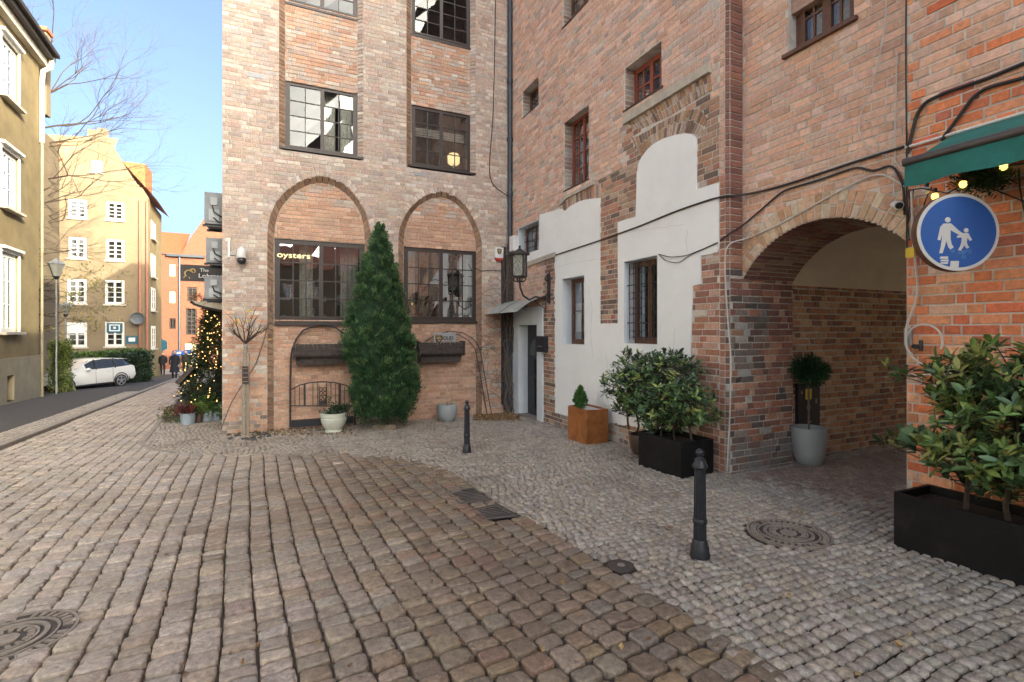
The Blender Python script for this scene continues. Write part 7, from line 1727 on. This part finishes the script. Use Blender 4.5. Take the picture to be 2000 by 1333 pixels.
# big bare tree behind the ochre building
random.seed(11)
bt = empty('bare_tree', (-12.2, 29.5, gz(29.5)), 'big bare tree with fine twigs reaching right over the ochre eaves', 'tree')
mb = MB(); mb.tube([(-12.4, 29.5, gz(29.5)-.1), (-12.3, 29.5, 3), (-12.0, 29.4, 6.5), (-11.8, 29.3, 9), (-11.8, 29.3, 13)], .3, 10, rs=[.42, .34, .30, .24, .16]); mb.build('trunk', M['bark'], bt, smooth=True)
mb = MB()
for (z, d, L_, r_) in ((6.5, (1, -.1, .10), 2.7, .09), (7.5, (1, -.35, .30), 3.0, .11), (8.6, (1, .1, .25), 3.2, .12), (9.6, (1, -.3, .45), 3.3, .12), (10.6, (1, 0, .55), 3.3, .12), (11.6, (.9, -.2, .7), 3.4, .12), (12.4, (.7, .2, 1), 3.4, .11), (13, (.3, -.3, 1.1), 3.3, .11), (13, (-.3, .3, 1), 3.4, .12), (10, (-1, .2, .6), 3, .11), (11, (-.3, 1, .6), 3, .11), (5.6, (1, .1, -.02), 2.2, .07)):
    br(mb, (-12.0, 29.4, z), d, L_, r_*.45, 5, .38, .07, None, 4, None, 4, (3, 4), .66)
mb.build('branches', M['twig'], bt)
random.seed(12)
b2 = empty('bare_tree', (-11.0, 27.8, gz(27.8)), 'slender drooping bare tree with sparse ochre leaves beside the lanterns', 'tree')
mb = MB(); mb.tube([(-11.0, 27.8, gz(27.8)-.1), (-10.9, 27.8, 3), (-10.7, 27.8, 6)], .1, 8, rs=[.16, .11, .07]); mb.build('trunk', M['bark'], b2, smooth=True)
mb = MB(); ends = []
for k in range(14): z = 1.6+k*.36; br(mb, (-10.9, 27.8, z), (1, random.uniform(-.5, .5), .30), random.uniform(1.0, 1.9), .028, 3, .34, -.10, ends, 3, None, 4, (2, 3), .7)
mb.build('branches', M['twig'], b2)
E_ = np.array([tuple(p) for p in ends]); E_ = E_[(E_[:, 2] < 5.0)]; E_ = E_[rng.integers(0, len(E_), min(240, len(E_)))]
clumps('leaves', E_, .16, 5, .09, .03, [(.30, .24, .05), (.20, .20, .05), (.12, .14, .04)], b2, 'leaf')

# ================================================================= PEOPLE, SIGNS AND VAN AT THE END OF THE STREET
def person(px, py, coat, label, h=1.72, face=-1, long=True, stride=.14):
    c = gr(px, py); e = empty('person', c, label, 'person'); k = h/1.72; X = lambda x, y, z: (c[0]+x*k, c[1]+y*k, c[2]+z*k)
    pts = [X(0, 0, .95), X(0, 0, 1.15), X(0, 0, 1.38), X(0, -.01, 1.47), X(0, -.02, 1.55), X(.10, 0, .88), X(.11, -stride*.6, .48), X(.11, -stride, .07), X(.11, -stride-.12, .04), X(-.10, 0, .88), X(-.11, stride*.2, .48), X(-.11, stride*1.2, .09), X(-.11, stride*1.2-.12, .04), X(.19, 0, 1.36), X(.26, .02, 1.10), X(.22, -.10, .88), X(-.19, 0, 1.36), X(-.26, .02, 1.10), X(-.22, -.10, .88)]
    ed_ = [(0, 1), (1, 2), (2, 3), (3, 4), (0, 5), (5, 6), (6, 7), (7, 8), (0, 9), (9, 10), (10, 11), (11, 12), (2, 13), (13, 14), (14, 15), (2, 16), (16, 17), (17, 18)]
    rr = [(.17, .12), (.16, .11), (.17, .11), .055, .06, (.10, .10), .075, .05, .04, (.10, .10), .075, .05, .04, .075, .055, .04, .075, .055, .04]
    skin_obj('body', pts, ed_, rr, M[coat], e, 1)
    if long: MB().lathe([(.27*k, .42*k), (.20*k, .9*k), (.17*k, 1.15*k), (.19*k, 1.38*k), (.08*k, 1.45*k)], c, 14, sy_=.7).build('coat', M[coat], e, smooth=True)
    else: MB().lathe([(.21*k, .78*k), (.22*k, 1.15*k), (.21*k, 1.36*k), (.08*k, 1.46*k)], c, 14, sy_=.75).build('jacket', M[coat], e, smooth=True)
    MB().ball(X(0, -.02, 1.61), .105*k, 12, 10, sz=1.15).build('head', M['skin'], e, smooth=True)
    MB().ball(X(0, .02, 1.64), .108*k, 12, 10, sz=1.1).build('hair', M['hair'], e, smooth=True)
    mb = MB(); mb.ball(X(0, -.13, 1.60), .02*k, 6, 5); mb.build('nose', M['skin'], e)
    for s in (.22, -.22):
        hc = Vector(X(s, -.12, .84)); MB().ball(tuple(hc), .035*k, 8, 6, sz=1.4).build('hand', M['skin'], e)
        for f in range(4): MB().bar(hc+Vector((-.02+.013*f, -.01, -.03)), hc+Vector((-.02+.013*f, -.03, -.09+.006*abs(f-1))), .008, 4).build('finger', M['skin'], e)
person(341, 741, 'cloth_dark', 'person in a long dark navy coat walking towards the camera, middle of three', 1.80)
person(318, 733, 'cloth_black', 'person in a black jacket walking at the far left of the three', 1.72, long=False)
person(363, 733, 'cloth_brown', 'person in a dark brown jacket at the right of the three walkers', 1.82, long=False)
vv = gr(318, 712); vn_ = empty('parked_van', gr(322, 722), 'pale van parked far down the street behind the walkers', 'van')
cvn = Vector(gr(322, 723)); mb = MB(); mb.box(cvn.x-1.6, cvn.x+1.5, cvn.y+3, cvn.y+7, cvn.z+.35, cvn.z+1.9, tx=-.0); mb.build('body', M['car_white'], vn_)
MB().box(cvn.x-1.45, cvn.x+1.35, cvn.y+2.95, cvn.y+2.99, cvn.z+1.15, cvn.z+1.75).build('rear_window', M['car_glass'], vn_); MB().box(cvn.x-1.6, cvn.x+1.5, cvn.y+2.93, cvn.y+2.99, cvn.z+.35, cvn.z+.6).build('bumper', M['car_trim'], vn_)
for s in (-1.3, 1.2): MB().tube([(cvn.x+s-.12, cvn.y+3.5, cvn.z+.34), (cvn.x+s+.12, cvn.y+3.5, cvn.z+.34)], .34, 16).build('wheel', M['tyre'], vn_)
for (px, py, r, lab, hh) in ((366, 693, .45, 'blue round sign on a post at the street end, by the brick house', 0), (346, 690, .0, 'blue rectangular street sign on a post behind the walkers', 1), (316, 672, .0, 'dark blue shield board on the far wall left of the walkers', 2)):
    v = 52.0; p = wp(px, py, v); e = empty('street_sign', (p[0], v, gz(v)), lab, 'sign'); fT = FV(v)
    if hh < 2: MB().tube([(p[0], v+.03, gz(v)), (p[0], v+.03, p[2]+.3)], .04, 6).build('post', M['metal_grey'], e)
    if hh == 0: MB().prism([(p[0]+r*math.cos(2*math.pi*i/20), p[2]+r*math.sin(2*math.pi*i/20)) for i in range(20)], fT, 0, .04).build('plate', M['sign_blue'], e); MB().fbox(fT, p[0]-.25, p[0]+.25, p[2]-.06, p[2]+.06, .041, .05).build('bar', M['sign_white'], e)
    elif hh == 1: MB().fbox(fT, p[0]-.4, p[0]+.4, p[2]-.2, p[2]+.2, 0, .04).build('plate', M['sign_blue'], e); MB().fbox(fT, p[0]-.3, p[0]+.3, p[2]-.05, p[2]+.1, .041, .05).build('symbol', M['sign_white'], e)
    else: MB().prism([(p[0]-.4, p[2]+.2), (p[0]-.4, p[2]-.4), (p[0], p[2]-.7), (p[0]+.4, p[2]-.4), (p[0]+.4, p[2]+.2), (p[0], p[2]+.45)], fT, 0, .06).build('plate', M['sign_teal'], e)
print('setts', NSET, NSM, 'objects', len(bpy.data.objects), 'ua', ua)
